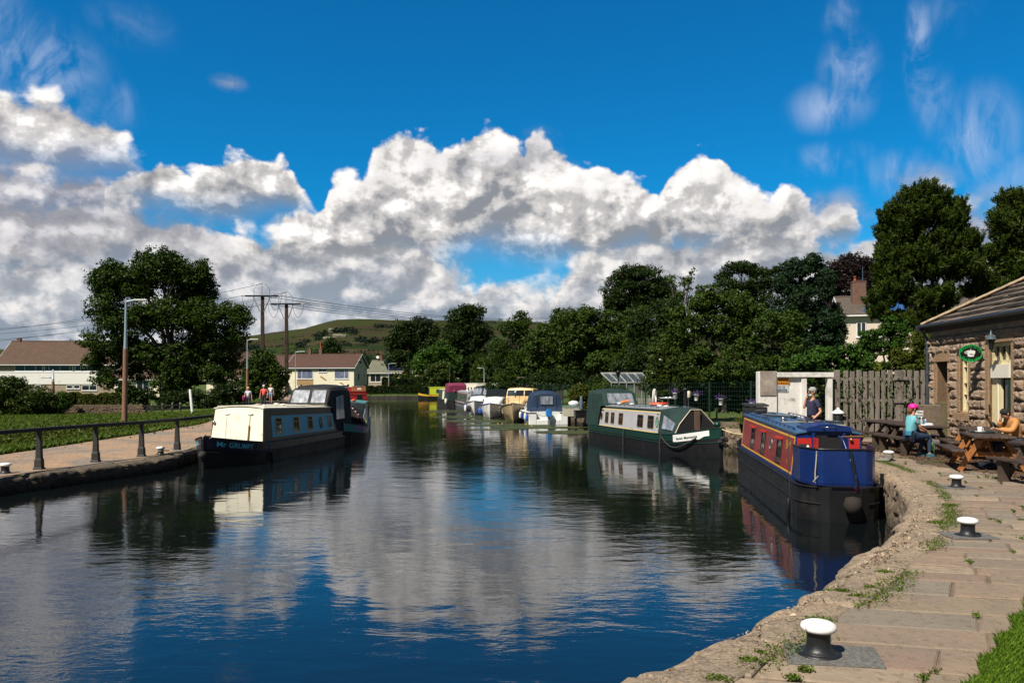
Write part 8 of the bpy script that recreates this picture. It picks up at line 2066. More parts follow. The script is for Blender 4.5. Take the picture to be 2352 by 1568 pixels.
def epole(label, px_, py, Y, W_, h):
 k = Y / F; z = CH - (py - HY) * k; x = (px_ - CX) * k; root = thing('electricity_pole', label, 'electricity pole', (x, Y, .8), 0, 'wooden electricity poles')
 H_ = z - .8
 for sx in (-.13, .13):
  mb = MB(); mb.tube([(sx * 1.1, 0, -.5), (sx, 0, H_ + .1)], [.19, .13], 10); obj('pole', mb, POLE, root)
 mb = MB(); mb.bar((-W_ / 2, -.3, H_), (W_ / 2, -.3, H_), .2, .22); obj('cross_arm', mb, BLACKP, root)
 mb = MB()
 for sg in (-1, 1): mb.bar((sg * W_ * .27, -.4, H_), (sg * .3, -.3, H_ - 2.3), .1, .1)
 obj('brace', mb, STEEL, root)
 mb = MB()
 for sg in (-1, 1): mb.tube([(sg * W_ / 2, -.3, H_), (sg * (W_ / 2 + .6), -.3, H_ + .02)], .09, 8)
 mb.tube([(0, -.3, H_), (0, -.3, H_ + 1.9)], .05, 6)
 obj('insulator', mb, M('insulator', (.30, .22, .2), .4), root)
 mb = MB()
 for sg in (-1, 1):
  for c in (1.0,): mb.tube([(sg * (W_ * .22 + (W_ * .5 + .5 - W_ * .22) * i / 14), -.35, H_ - 2.1 * math.sin(PI * i / 14) ** .7) for i in range(15)], .03, 5)
 mb.tube([(-W_ * .24, -.35, H_), (-W_ * .24, -.35, H_ + .9), (-W_ * .12, -.35, H_ + 1.7), (0, -.35, H_ + 1.9), (W_ * .12, -.35, H_ + 1.7), (W_ * .24, -.35, H_ + .9), (W_ * .24, -.35, H_)], .03, 5)
 obj('jumper_cable', mb, BLACKP, root)
 return Vector((x, Y - .3, z))
pA = epole('taller left electricity pole with cross-arm above the round bush', 603, 680, 118, 4.9, 0)
pB = epole('right electricity pole with cross-arm, in front of the cream house roof', 658, 698.5, 124, 4.6, 0)
WIRE = M('wire', (.03, .03, .032), .6)
def wire(label, pts, r=.03):
 mb = MB()
 mb.tube(pts, r, 4); setp(obj('power_line', mb, WIRE), label, 'power line', 'overhead power lines')
def span(a, b, sag=1.0, n=24): return [a.lerp(b, i / n) - Vector((0, 0, sag * 4 * (i / n) * (1 - i / n))) for i in range(n + 1)]
leftends = [(-60, 758), (-60, 764), (-60, 770), (-60, 783), (-60, 789)]
for i, (p, off, (ex, ey)) in enumerate([(pA, -3.0, leftends[0]), (pA, 0, leftends[1]), (pA, 3.0, leftends[2]), (pB, -2.9, leftends[3]), (pB, 0, leftends[4])]):
 wire(['highest wire running left from the taller pole', 'second wire running left from the taller pole', 'third wire running left from the taller pole', 'fourth wire down, running left from the right-hand pole', 'lowest wire running left from the right-hand pole'][i], span(p + Vector((off, 0, 0 if off else 1.8)), PD(ex, ey, 150), .8))
for i, (p, off, ey) in enumerate([(pA, 3.0, 722), (pA, 0, 726), (pB, 2.9, 729), (pB, 0, 732), (pB, -2.9, 735)]):
 wire(['topmost wire running right from the taller pole', 'second wire running right from the taller pole', 'third wire down, running right from the right-hand pole', 'fourth wire down, running right from the right-hand pole', 'lowest wire running right towards the trees'][i], span(p + Vector((off, 0, 0)), PD(1330, ey, 240), 2.2), .04)
# ---------------------------------------------------------------- picnic tables
TOPW = M('dark_table_top', (.055, .036, .026), .55, var=.35, vs=4, bmp=.5, bs=20, dirt=(.12, .09, .07), dirt_amt=.03); ORW = M('orange_stained_timber', (.30, .11, .025), .6, var=.35, vs=5, bmp=.4, bs=20, dirt=(.09, .04, .02), dirt_amt=.07); DKW = M('dark_leg_timber', (.065, .045, .032), .7, var=.3, bmp=.4)
def picnic(label, loc, rz, legm, L_=1.75, group='picnic tables outside the cafe', block=False):
 root = thing('picnic_table', label, 'picnic table', loc, rz, group); hl = L_ / 2
 for i in range(5):
  mb = MB(); mb.box((-.31 + .155 * i, 0, .73), (.145, L_, .045)); obj('top_plank', mb, TOPW, root, bev=.006)
 for sg in (-1, 1):
  for j in range(2):
   mb = MB(); mb.box((sg * (.60 + .14 * j), 0, .435), (.13, L_, .045)); obj('seat_plank', mb, TOPW, root, bev=.006)
 for y in (-hl + .28, hl - .28):
  mb = MB(); mb.bar((-.34, y, .69), (.34, y, .69), .045, .09); obj('top_batten', mb, legm, root)
  mb = MB(); mb.bar((-.74, y + .05, .36), (.74, y + .05, .36), .045, .10); obj('seat_beam', mb, legm, root, bev=.004)
  for sg in (-1, 1):
   mb = MB(); mb.bar((sg * .22, y, .70), (sg * .62, y, 0), .045, .105)
   if block: mb.box((sg * .66, y - .02, .20), (.16, .12, .40))
   obj('leg', mb, legm, root, bev=.004)
  mb = MB(); mb.bar((0, y, .38), (0, y * .25, .68), .045, .08); obj('brace', mb, legm, root)
 return root
picnic('dark picnic table farthest away, against the board fence', (10.95, 23.2, QR), .03, DKW, block=True)
pt1 = picnic('dark picnic table where the woman in the pink cap sits', (10.78, 21.15, QR), .0, DKW, block=True)
picnic('orange-legged picnic table behind the one with the tray', (11.45, 19.5, QR), R(-20), ORW)
T3 = (10.28, 17.25, QR); picnic('orange-legged picnic table holding the tray and mug', T3, R(-20), ORW)
picnic('dark picnic bench cut off by the right edge of the picture', (10.0, 14.55, QR - .02), R(2), DKW, block=True)
def lx(T, rz, v): return Vector(T) + Matrix.Rotation(rz, 3, 'Z') @ Vector(v)
p = lx(T3, R(-20), (.02, .52, .755)); tray = thing('serving_tray', 'dark green serving tray with a white plate on the orange-legged table', 'tray', p, R(-20))
mb = MB(); mb.lathe([(0, 0), (.22, 0), (.25, .02), (.245, .022), (.21, .006), (0, .006)], 28); obj('tray', mb, M('tray_green', (.01, .03, .025), .4), tray); mb = MB(); mb.lathe([(0, .008), (.07, .01), (.11, .028), (.108, .031), (.07, .016), (0, .014)], 24, (-.05, 0, 0)); obj('plate', mb, WHITE, tray)
mug = thing('mug', 'tall white mug standing on the tray', 'mug', p + Vector((-.06, 0, .017)))
mb = MB(); mb.lathe([(.032, 0), (.042, .02), (.047, .11), (.044, .11), (.04, .02), (0, .012)], 20); obj('cup', mb, WHITE, mug); mb = MB(); torus(mb, (0, 0, 0), .028, .006, Matrix.Translation((.055, 0, .06)) @ Matrix.Rotation(R(90), 4, 'X'), 16, 6); obj('handle', mb, WHITE, mug)
q = Vector((10.62, 20.75, QR + .755))
for nm, lb, off, prof, m_ in (('water_bottle', 'small clear water bottle on the far table beside the cafe doorway', (.05, .0), [(.03, 0), (.032, .02), (.032, .13), (.014, .17), (.014, .2), (0, .2)], M('clear_plastic', (.45, .50, .52), .1, alpha=.8)), ('drinks_can', 'pale blue drinks can on the table before the woman', (.17, .03), [(.028, 0), (.033, .01), (.033, .13), (.026, .14), (0, .14)], M('blue_can', (.25, .35, .5), .3, metal=.4))):
 root = thing(nm, lb, nm.replace('_', ' '), q + Vector((*off, 0))); mb = MB(); mb.lathe(prof, 16); obj('body', mb, m_, root); mb = MB(); mb.lathe([(.016, .0), (.016, .02), (0, .02)], 12, (0, 0, prof[-1][1])); obj('cap', mb, WHITE, root)
mb = MB(); mb.box((0, 0, .02), (.26, .16, .035), rz=.3); mb.box((.05, .02, .05), (.16, .12, .03), rz=-.2); setp(obj('napkins', mb, WHITE, loc=q + Vector((.12, -.15, 0)), bev=.008), 'small heap of white napkins on the table before the woman', 'napkins')
wb = thing('plastic_tub', 'white rectangular plastic tub on the ground at the orange table foot', 'tub', P(2272, 1074, QR - .02), R(-4))
mb = MB(); mb.loft([[(sx * a, sy * b, z) for sx, sy in ((-1, -1), (1, -1), (1, 1), (-1, 1))] for z, a, b in ((0, .155, .11), (.115, .175, .13), (.118, .187, .14), (.135, .187, .14), (.135, .17, .125), (.02, .148, .105))], closed=True, cap=True); obj('body', mb, WHITE, wb, bev=.006)
# ---------------------------------------------------------------- people and the dog
SKIN = M('skin', (.50, .24, .15), .55, var=.08); HAIRS = {}
def skinmesh(name, V, E, mat, parent, sub=2, extra=None):
 keys = list(V); ix = {k: i for i, k in enumerate(keys)}
 me = bpy.data.meshes.new(name); me.from_pydata([V[k][0] for k in keys], [(ix[a], ix[b]) for a, b in E], []); me.materials.append(mat)
 o = bpy.data.objects.new(name, me); COL.objects.link(o); o.parent = parent
 m = o.modifiers.new('skin', 'SKIN'); m.use_smooth_shade = True
 sv = me.skin_vertices[0].data; adj = {k: set() for k in keys}
 for a, b in E: adj[a].add(b); adj[b].add(a)
 seen = set()
 for k in keys:
  r = V[k][1]; sv[ix[k]].radius = r if isinstance(r, tuple) else (r, r)
  if k not in seen:
   sv[ix[k]].use_root = True; st = [k]
   while st:
    q = st.pop()
    if q in seen: continue
    seen.add(q); st += adj[q]
 s = o.modifiers.new('subdivision', 'SUBSURF'); s.levels = sub; s.render_levels = sub
 return o
def person(label, loc, rz, J, top, legs, shoe, hair, hairlen='short', sleeve='short', legcut='long', scale=1.0, group=None, faceturn=0, glasses=False, extra=None):
 """J: joints in metres, x is the way the person faces, y to their left"""
 root = thing('person', label, 'person', loc, rz, group); root.scale = (scale,) * 3
 V = {'pelvis': (J['pelvis'], (.105, .085)), 'waist': (J['waist'], (.095, .075)), 'chest': (J['chest'], (.105, .080)), 'neck': (J['neck'], .055)}
 h = Vector(J['head']); nk = Vector(J['neck']); up = (h - nk).normalized()
 V['throat'] = (tuple(nk.lerp(h, .45)), .05); V['jaw'] = (tuple(h + Vector((.012, 0, -.055))), (.062, .068)); V['skull'] = (tuple(h + up * .03), (.083, .092)); V['crown'] = (tuple(h + up * .10 + Vector((-.01, 0, 0))), (.055, .06))
 E = [('pelvis', 'waist'), ('waist', 'chest'), ('chest', 'neck'), ('neck', 'throat'), ('throat', 'jaw'), ('jaw', 'skull'), ('skull', 'crown')]
 for s in 'LR':
  V['sh' + s] = (J['sh' + s], .036); V['el' + s] = (J['el' + s], .037); V['wr' + s] = (J['wr' + s], .027); V['hip' + s] = (J['hip' + s], .070); V['kn' + s] = (J['kn' + s], .056); V['an' + s] = (J['an' + s], .036)
  e, w = Vector(J['el' + s]), Vector(J['wr' + s]); d = (w - e).normalized(); hd_ = Vector(J.get('hd' + s, tuple(d))).normalized()
  pc = w + hd_ * .055; V['palm' + s] = (tuple(pc), (.038, .018))
  a = Vector(J['an' + s]); V['toe' + s] = (tuple(a + Vector((.13, 0, -.045)) if a.z < .3 else a + Vector((.12, 0, -.03))), (.03, .022))
  E += [('chest', 'sh' + s), ('sh' + s, 'el' + s), ('el' + s, 'wr' + s), ('wr' + s, 'palm' + s), ('pelvis', 'hip' + s), ('hip' + s, 'kn' + s), ('kn' + s, 'an' + s), ('an' + s, 'toe' + s)]
  sd_ = hd_.cross(Vector((0, 0, 1))); sd_ = sd_.normalized() if sd_.length > .2 else Vector((1, 0, 0)); cu = hd_.cross(sd_) * .35
  for i, (o_, l_) in enumerate(((-.028, .058), (-.009, .070), (.010, .066), (.027, .052))):
   p0 = pc + sd_ * o_ * .8 + hd_ * .01; p1 = pc + sd_ * o_ + hd_ * (.03 + l_ * .5); p2 = p1 + hd_ * l_ * .42 + cu * l_
   for n_, p_, r_ in ((0, p0, .011), (1, p1, .0095), (2, p2, .008)): V['f%d%d%s' % (i, n_, s)] = (tuple(p_), r_)
   E += [('f%d0%s' % (i, s), 'f%d1%s' % (i, s)), ('f%d1%s' % (i, s), 'f%d2%s' % (i, s))]
  tp = [pc - sd_ * .02 - hd_ * .02, pc - sd_ * .055 + hd_ * .01, pc - sd_ * .06 + hd_ * .045]
  for n_, p_, r_ in zip((0, 1, 2), tp, (.013, .011, .009)): V['t%d%s' % (n_, s)] = (tuple(p_), r_)
  E += [('t0' + s, 't1' + s), ('t1' + s, 't2' + s)]
 skinmesh('body', V, E, SKIN, root)
 g = .03
 T = {'pelvis': (J['pelvis'], (.150, .125)), 'waist': (J['waist'], (.135, .115)), 'chest': (J['chest'], (.150, .122)), 'collar': (tuple(Vector(J['neck']).lerp(Vector(J['chest']), .12)), .082)}
 TE = [('pelvis', 'waist'), ('waist', 'chest'), ('chest', 'collar')]
 for s in 'LR':
  T['sh' + s] = (J['sh' + s], .064); e = Vector(J['el' + s]); sh = Vector(J['sh' + s])
  T['cuff' + s] = (tuple(sh.lerp(e, .72)), .060) if sleeve == 'short' else (J['el' + s], .046 + g)
  TE += [('chest', 'sh' + s), ('sh' + s, 'cuff' + s)]
  if sleeve == 'long': T['wrist' + s] = (tuple(e.lerp(Vector(J['wr' + s]), .92)), .032 + g * .6); TE.append(('cuff' + s, 'wrist' + s))
 skinmesh('shirt' if sleeve == 'short' else 'jacket', T, TE, top, root)
 B = {'pelvis': (tuple(Vector(J['pelvis']) + Vector((0, 0, -.03))), (.152, .135))}; BE = []
 for s in 'LR':
  B['hip' + s] = (J['hip' + s], .112); k = Vector(J['kn' + s]); a = Vector(J['an' + s]); hp = Vector(J['hip' + s])
  if legcut == 'short': B['kn' + s] = (tuple(hp.lerp(k, .82)), .085)
  else: B['kn' + s] = (J['kn' + s], .068); B['an' + s] = (tuple(k.lerp(a, .95)), .048); BE.append(('kn' + s, 'an' + s))
  BE += [('pelvis', 'hip' + s), ('hip' + s, 'kn' + s)]
  mb = MB(); t = Vector(V['toe' + s][0]); a2 = a
  mb.loft([[tuple(q + Vector((0, y_ * w_, z_))) for y_, z_ in ((-1, zlo), (1, zlo), (1, zhi * .6), (.5, zhi), (-.5, zhi), (-1, zhi * .6))] for q, w_, zlo, zhi in ((a2 + Vector((-.065, 0, 0)), .032, -.08, .0), (a2, .045, -.08, .03), (a2 + Vector((.09, 0, -.01)), .05, -.07, .01), (t + Vector((.03, 0, 0)), .035, -.035, -.005))], closed=True, cap=True)
  obj('shoe', mb, shoe, root, bev=.01)
 skinmesh('trousers' if legcut == 'long' else 'shorts', B, BE, legs, root)
 ft = Matrix.Translation(h) @ Matrix.Rotation(faceturn, 4, 'Z')
 fc = lambda x, y, z: tuple(ft @ Vector((x, y, z)))
 mb = MB(); mb.ball(fc(.10, 0, .0), (.018, .012, .022), 8)
 obj('nose', mb, SKIN, root); mb = MB()
 for y in (-.088, .088): mb.ball(fc(.0, y, .005), (.018, .010, .030), 8)
 obj('ears', mb, SKIN, root)
 mb = MB()
 for y in (-.034, .034): mb.ball(fc(.082, y, .028), (.010, .014, .008), 8)
 obj('eyes', mb, BLACKP, root); mb = MB(); mb.ball(fc(.085, 0, -.045), (.008, .024, .005), 8); obj('mouth', mb, M('lips', (.30, .09, .07), .6), root)
 hm = MB(); c = h + up * .055 + Vector((-.02, 0, 0)); n0 = len(hm.v)
 hm.ball(tuple(c), (.105, .100, .088), 16)
 if hairlen == 'long': hm.ball(tuple(h + Vector((-.06, 0, -.05))), (.06, .092, .12), 14); hm.ball(tuple(h + Vector((-.02, 0, -.02))), (.07, .10, .06), 12)
 elif hairlen == 'tail': hm.ball(tuple(h + Vector((-.085, 0, -.02))), (.05, .06, .085), 12)
 hm.v = [tuple(Vector(v) + Vector((1, 1, 1)) * .006 * mnoise.noise(Vector(v) * 60)) for v in hm.v]
 if hair: obj('hair', hm, hair, root)
 if glasses:
  mb = MB()
  for y in (-.036, .036): mb.box(fc(.096, y, .026), (.008, .05, .028))
  mb.bar(fc(.096, 0, .03), fc(.096, .02, .03), .004, .004); mb.bar(fc(.09, .06, .03), fc(0, .088, .02), .005, .005); mb.bar(fc(.09, -.06, .03), fc(0, -.088, .02), .005, .005); obj('glasses', mb, GLASS, root)
 if extra: extra(root, h, fc)
 return root
def stand(**k):
 J = dict(pelvis=(0, 0, .97), waist=(.0, 0, 1.10), chest=(.0, 0, 1.30), neck=(0, 0, 1.47), head=(.02, 0, 1.62), shL=(0, .17, 1.41), shR=(0, -.17, 1.41), elL=(-.03, .25, 1.13), elR=(-.03, -.25, 1.13), wrL=(.06, .27, .88), wrR=(.06, -.27, .88),
   hipL=(0, .085, .90), hipR=(0, -.085, .90), knL=(.04, .10, .49), knR=(.04, -.10, .49), anL=(-.02, .11, .08), anR=(-.02, -.11, .08)); J.update(k); return J
DENIM = M('dark_denim', (.015, .020, .035), .85, var=.2, bmp=.3, bs=12); NAVYS = M('navy_polo', (.022, .022, .055), .85, var=.15, bmp=.5, bs=9); SHOE = M('shoe', (.03, .03, .035), .6)
gm = P(1867, 1046, QR)
def belt(root, h, fc):
 mb = MB(); mb.loft([[(x_ * .9, y_, z_) for x_, y_ in ell(0, 0, .122, .150, 18)] for z_ in (.965, .995)], closed=True, cap=False); obj('belt', mb, BLACKP, root)
 mb = MB(); mb.ball(tuple(h + Vector((.045, 0, -.075))), (.05, .058, .045), 12); obj('beard', mb, M('grey_beard', (.40, .38, .35), .9), root)
 mb = MB(); mb.box((.055, -.105, 1.60), (.03, .012, .13), ry=.3); obj('phone', mb, BLACKP, root)
 mb = MB(); mb.lathe([(.031, -.012), (.033, 0), (.031, .012)], 12, (.11, .235, .95)); obj('watch', mb, BLACKP, root)
person('grey-haired man in a navy polo shirt on the phone before the white gateway', (gm.x, gm.y, QR), R(188), stand(elR=(.12, -.24, 1.20), wrR=(.10, -.15, 1.47), hdR=(-.3, .2, 1), elL=(-.08, .25, 1.13), wrL=(.10, .23, .96), hdL=(.5, -.3, -.8)), NAVYS, DENIM, SHOE, M('grey_hair', (.30, .29, .27), .9, bmp=.6, bs=60), glasses=True, faceturn=.2, extra=belt)
def wk(px_, pyh, Y, hgt, **k):
 p = PD(px_, pyh, Y); return dict(loc=(p.x, p.y, p.z - hgt), scale=hgt / 1.74, **k)
stride = dict(knL=(.16, .10, .50), anL=(.14, .11, .09), knR=(-.02, -.10, .49), anR=(-.20, -.11, .12))
w1 = wk(606, 884, 56, 1.66); person('white-haired woman in a coral pink top walking on the towpath', w1['loc'], R(-80), stand(**stride, elL=(-.02, .27, 1.14), wrL=(.10, .24, .93)), M('coral_top', (.78, .10, .09), .8, bmp=.4, bs=9), DENIM, SHOE, M('white_hair', (.6, .58, .55), .9), scale=w1['scale'],
 extra=lambda r, h, fc: obj('waist_bag', MB().box((.13, .08, .98), (.10, .22, .12)), BLACKP, r, bev=.02))
w2 = wk(570, 888.5, 57, 1.62); person('blonde woman in a pale patterned top with a magenta coat over her arm', w2['loc'], R(-85), stand(**stride, elR=(-.06, -.27, 1.13), wrR=(.12, -.24, 1.05)), M('pale_print_top', (.55, .57, .68), .8, var=.5, vs=14), DENIM, SHOE, M('blonde_hair', (.52, .38, .20), .9), 'long', scale=w2['scale'],
 extra=lambda r, h, fc: obj('folded_coat', MB().loft([[(x, y, z) for x, y in ell(.04, -.32, a, b, 12)] for z, a, b in ((.68, .05, .06), (.8, .10, .10), (1.0, .12, .11), (1.1, .09, .09))]), M('magenta_coat', (.30, .01, .10), .85, bmp=.5), r))
w3 = wk(622, 882.5, 68.7, 1.64); person('fair-haired younger woman in white T-shirt and blue shorts, rearmost walker', w3['loc'], R(-85), stand(**stride), M('white_tshirt', (.60, .63, .66), .8), M('denim_shorts', (.17, .24, .38), .85, var=.3), SHOE, M('fair_hair', (.48, .32, .16), .9), 'long', legcut='short', scale=w3['scale'])
w4 = wk(692, 883.2, 73, 1.92); person('dark-haired man seen behind the black pram hood on the towpath', w4['loc'], R(-60), stand(**stride), M('brown_top', (.05, .03, .02), .85), DENIM, SHOE, M('black_hair', (.012, .01, .009), .9), scale=w4['scale'])
def sit(**k):
 J = dict(pelvis=(0, 0, .57), waist=(.0, 0, .70), chest=(.01, 0, .90), neck=(.03, 0, 1.06), head=(.06, 0, 1.20), shL=(.02, .165, 1.00), shR=(.02, -.165, 1.00), elL=(.08, .22, .76), elR=(.08, -.22, .76), wrL=(.28, .15, .68), wrR=(.28, -.15, .68),
   hipL=(.03, .09, .54), hipR=(.03, -.09, .54), knL=(.43, .11, .53), knR=(.43, -.11, .53), anL=(.40, .12, .085), anR=(.46, -.12, .085)); J.update(k); return J
def cap(root, h, fc):
 PINK = M('hot_pink_cap', (.80, .01, .28), .6, bmp=.2); mb = MB(); mb.lathe([(.108, 0), (.110, .03), (.095, .075), (.05, .10), (0, .108)], 20, tuple(h + Vector((-.012, 0, .045)))); mb.extr([(.0, -.075), (.10, -.07), (.135, 0), (.10, .07), (.0, .075)], lambda a, b, d: h + Vector((.07 + a * .8, b, .048 + d - a * .15)), 0, .012, back=True); obj('cap', mb, PINK, root)
 mb = MB(); mb.box(tuple(h + Vector((.085, .0, .095))), (.01, .05, .022), ry=-.4); obj('cap_badge', mb, WHITE, root)
 mb = MB(); mb.loft([[(x_, y_, z_) for x_, y_ in ell(0, 0, a_, b_, 18)] for z_, a_, b_ in ((.56, .142, .165), (.66, .135, .155))], closed=True, cap=True); obj('waist_jumper', mb, M('blue_jumper', (.03, .17, .27), .85, bmp=.6, bs=8), root)
AQUA = M('aqua_tshirt', (.14, .42, .48), .85, var=.12, bmp=.6, bs=7)
person('woman in a hot pink cap, aqua T-shirt and navy leggings seated sideways on the bench', (10.05, 20.05, QR - .01), R(8), sit(elR=(.12, -.18, .76), wrR=(.36, -.10, .66), elL=(.12, .20, .76), wrL=(.38, .06, .66), anL=(.30, .12, .085), anR=(.42, -.12, .085), hdR=(.6, 0, -.5)), AQUA, M('navy_leggings', (.012, .030, .065), .7), M('teal_trainer', (.05, .13, .17), .6), M('auburn_hair', (.20, .06, .02), .9), 'tail', glasses=True, faceturn=-.2, extra=cap)
TAN = M('tan_suede_jacket', (.50, .22, .065), .8, var=.15, bmp=.6, bs=8)
def brown(root, h, fc):
 mb = MB(); mb.box((.47, .05, .92), (.012, .16, .20), ry=.7); obj('tablet', mb, BLACKP, root)
 mb = MB()
 for y in (-.11, .11): mb.box((.152, y, .90), (.015, .09, .09))
 obj('chest_pocket', mb, TAN, root, bev=.006); mb = MB(); mb.loft([[(x_ + .035, y_, z_) for x_, y_ in ell(0, 0, a_, a_, 14)] for z_, a_ in ((1.02, .10), (1.09, .075))], closed=True, cap=False); obj('collar', mb, TAN, root)
person('dark-haired man with glasses and tan jacket reading a tablet at the picnic table', (11.0, 17.38, QR + .01), R(176), sit(chest=(.06, 0, .92), neck=(.12, 0, 1.07), head=(.21, 0, 1.17), shL=(.08, .175, 1.01), shR=(.08, -.175, 1.01), elR=(.22, -.24, .82), wrR=(.28, -.10, 1.04), hdR=(-.2, .3, 1), elL=(.20, .22, .80), wrL=(.43, .10, .85), hdL=(.9, -.1, .1)), TAN, DENIM, SHOE, M('black_hair', (.012, .01, .009), .9), 'short', sleeve='long', glasses=True, extra=brown)
DOGF = M('grey_dog_fur', (.16, .15, .145), .95, var=.6, vs=14, bmp=1, bs=50)
dg_ = thing('dog', 'shaggy grey dog standing in the shade under the woman\'s picnic table', 'dog', (10.85, 20.35, QR - .02), R(200))
V = {'rump': ((-.20, 0, .36), (.085, .095)), 'belly': ((0, 0, .35), (.08, .09)), 'chest': ((.17, 0, .36), (.085, .11)), 'neck': ((.27, 0, .42), .065), 'head': ((.34, 0, .48), (.065, .062)), 'muzzle': ((.42, 0, .45), .035), 'nose': ((.46, 0, .445), .022), 'tail1': ((-.29, 0, .40), .025), 'tail2': ((-.38, 0, .46), .015)}
E = [('rump', 'belly'), ('belly', 'chest'), ('chest', 'neck'), ('neck', 'head'), ('head', 'muzzle'), ('muzzle', 'nose'), ('rump', 'tail1'), ('tail1', 'tail2')]
for s, y in (('L', .07), ('R', -.07)):
 for n_, p_, r_ in (('f1', (.17, y, .24), .036), ('f2', (.165, y, .13), .024), ('f3', (.17, y, .03), .022), ('fp', (.20, y, .015), .022), ('h1', (-.16, y, .25), .05), ('h2', (-.27, y, .15), .025), ('h3', (-.24, y, .03), .022), ('hp', (-.21, y, .015), .022)): V[n_ + s] = (p_, r_)
 E += [('chest', 'f1' + s), ('f1' + s, 'f2' + s), ('f2' + s, 'f3' + s), ('f3' + s, 'fp' + s), ('rump', 'h1' + s), ('h1' + s, 'h2' + s), ('h2' + s, 'h3' + s), ('h3' + s, 'hp' + s)]
skinmesh('body', V, E, DOGF, dg_)
mb = MB()
for y in (-.055, .055): mb.ball((.32, y, .50), (.03, .014, .05), 8)
obj('ears', mb, DOGF, dg_)
mb = MB(); mb.tube([(10.47, 20.0, QR + .62), (10.52, 19.95, QR + .35), (10.56, 19.9, QR + .10), (10.60, 20.2, QR + .40)], .008, 5); setp(obj('dog_lead', mb, M('lime_lead', (.10, .62, .03), .6)), 'lime green dog lead hanging from the woman\'s hand', 'lead')
# ---------------------------------------------------------------- small growth and litter
def blades(name, P_, h, w, mat, label, cat, seed=0, lean=.35):
 rng = np.random.default_rng(seed); n = len(P_); a = rng.random(n) * 2 * PI; d = np.stack([np.cos(a), np.sin(a), np.zeros(n)], 1); s = np.stack([-np.sin(a), np.cos(a), np.zeros(n)], 1)
 h = h * (.5 + .8 * rng.random(n))[:, None]; w = w * (.7 + .6 * rng.random(n))[:, None]; up = np.array([0, 0, 1.])
 V = np.stack([P_ - s * w, P_ + s * w, P_ + up * h * .6 + d * h * lean * .4 + s * w * .7, P_ + up * h + d * h * lean * (1 + rng.random((n, 1)))], 1).reshape(-1, 3).astype(np.float32)
 me = bpy.data.meshes.new(name); me.vertices.add(4 * n); me.vertices.foreach_set('co', V.ravel()); me.loops.add(4 * n); me.loops.foreach_set('vertex_index', np.arange(4 * n, dtype=np.int32)); me.polygons.add(n); me.polygons.foreach_set('loop_start', np.arange(0, 4 * n, 4, dtype=np.int32)); me.update(calc_edges=True)
 at = me.attributes.new('tone', 'FLOAT', 'FACE'); at.data.foreach_set('value', (rng.random(n) * .9).astype(np.float32)); me.materials.append(mat)
 o = bpy.data.objects.new(name, me); COL.objects.link(o); return setp(o, label, cat, kind='stuff')
rng = np.random.default_rng(12); pts = []
a0, a1 = P(2225, 1568, QR), P(2352, 1395, QR)
n = 150000; u = rng.random(n) * 3.2 - 1.4; v = rng.random(n) ** 1.5 * 3.4; dv = np.array(a1 - a0); nn = np.array([dv[1], -dv[0], 0]) / np.linalg.norm(dv[:2])
pp = np.array(a0) + u[:, None] * dv + (v + .03 * np.sin(u * 22) + .12 * np.maximum(0, np.abs(u - .4) - .8) ** 2 + .05 * rng.random(n))[:, None] * nn; pp[:, 2] = QR - .01
blades('grass_lawn', pp, .055, .0035, L_LAWN, 'bright green grass creeping over the paving in the bottom right corner', 'grass', 1)
pts = []; cl = resample(smooth_line([q for q in edgeR if q.y > 3], 1), .05)
for i, q in enumerate(cl[1:-1]):
 if q.y > 24: break
 d = (cl[i + 2] - cl[i]).normalized(); nrm = Vector((d.y, -d.x, 0)); m_ = mnoise.noise(q * .9 + Vector((3, 0, 0))) + .25 + (.15 if 7 < q.y < 12.5 else 0)
 if m_ > .22:
  for _ in range(int(m_ * 30)):
   c = q + nrm * (.53 + rng.normal() * .045 * (1 + m_)) + d * rng.normal() * .04; pts.append((c.x, c.y, QR - .005))
for a, b in pav_joints:
 if dist_edge(a.x, a.y) < .5: continue
 if rng.random() < (.22 if a.y < 9 else .5):
  t0 = rng.random(); 
  for _ in range(int(rng.integers(15, 70))):
   c = a.lerp(b, min(1, max(0, t0 + rng.normal() * .09))); pts.append((c.x + rng.normal() * .012, c.y + rng.normal() * .012, QR - .03))
TF = [(*P(a, b, QR)[:2], s_ * .6, n_) for a, b, s_, n_ in ((1880, 1424, .09, 220), (1722, 1518, .06, 160), (1745, 1500, .02, 60), (1650, 1560, .06, 160), (1849, 1538, .035, 70), (1822, 1556, .03, 90), (1968, 1370, .05, 150), (1935, 1358, .10, 200), (1999, 1350, .05, 140), (2030, 1315, .06, 160), (2150, 1200, .10, 200), (2180, 1160, .12, 240))]
for x, y, s, n in (*TF, (9.9, 18.6, .2, 260), (9.6, 15.6, .16, 180), (9.7, 19.8, .12, 120)):
 for _ in range(n): pts.append((x + rng.normal() * s, y + rng.normal() * s * .6, QR - .01))
for px_ in range(1915, 2150, 3):
 for _ in range(16): pts.append((GX(px_) + rng.normal() * .05, 27.75 + rng.normal() * .08 - .1, QR - .01))
pts = np.array(pts); leafy = np.repeat(pts, 2, 0) + rng.normal(size=(len(pts) * 2, 3)) * np.array([.012, .012, .008]) + np.array([0, 0, .018])
leaf_cloud('joint_weeds', leaf_mat('weed_leaf', (.035, .06, .008), (.13, .19, .02)), leafy, rng.normal(size=leafy.shape) * .4, .013 + .014 * rng.random(len(leafy)), rng.random(len(leafy)) * .9, None, rng, up=.8, label='small weeds and moss growing along the coping and paving joints', cat='weeds', kind='stuff')
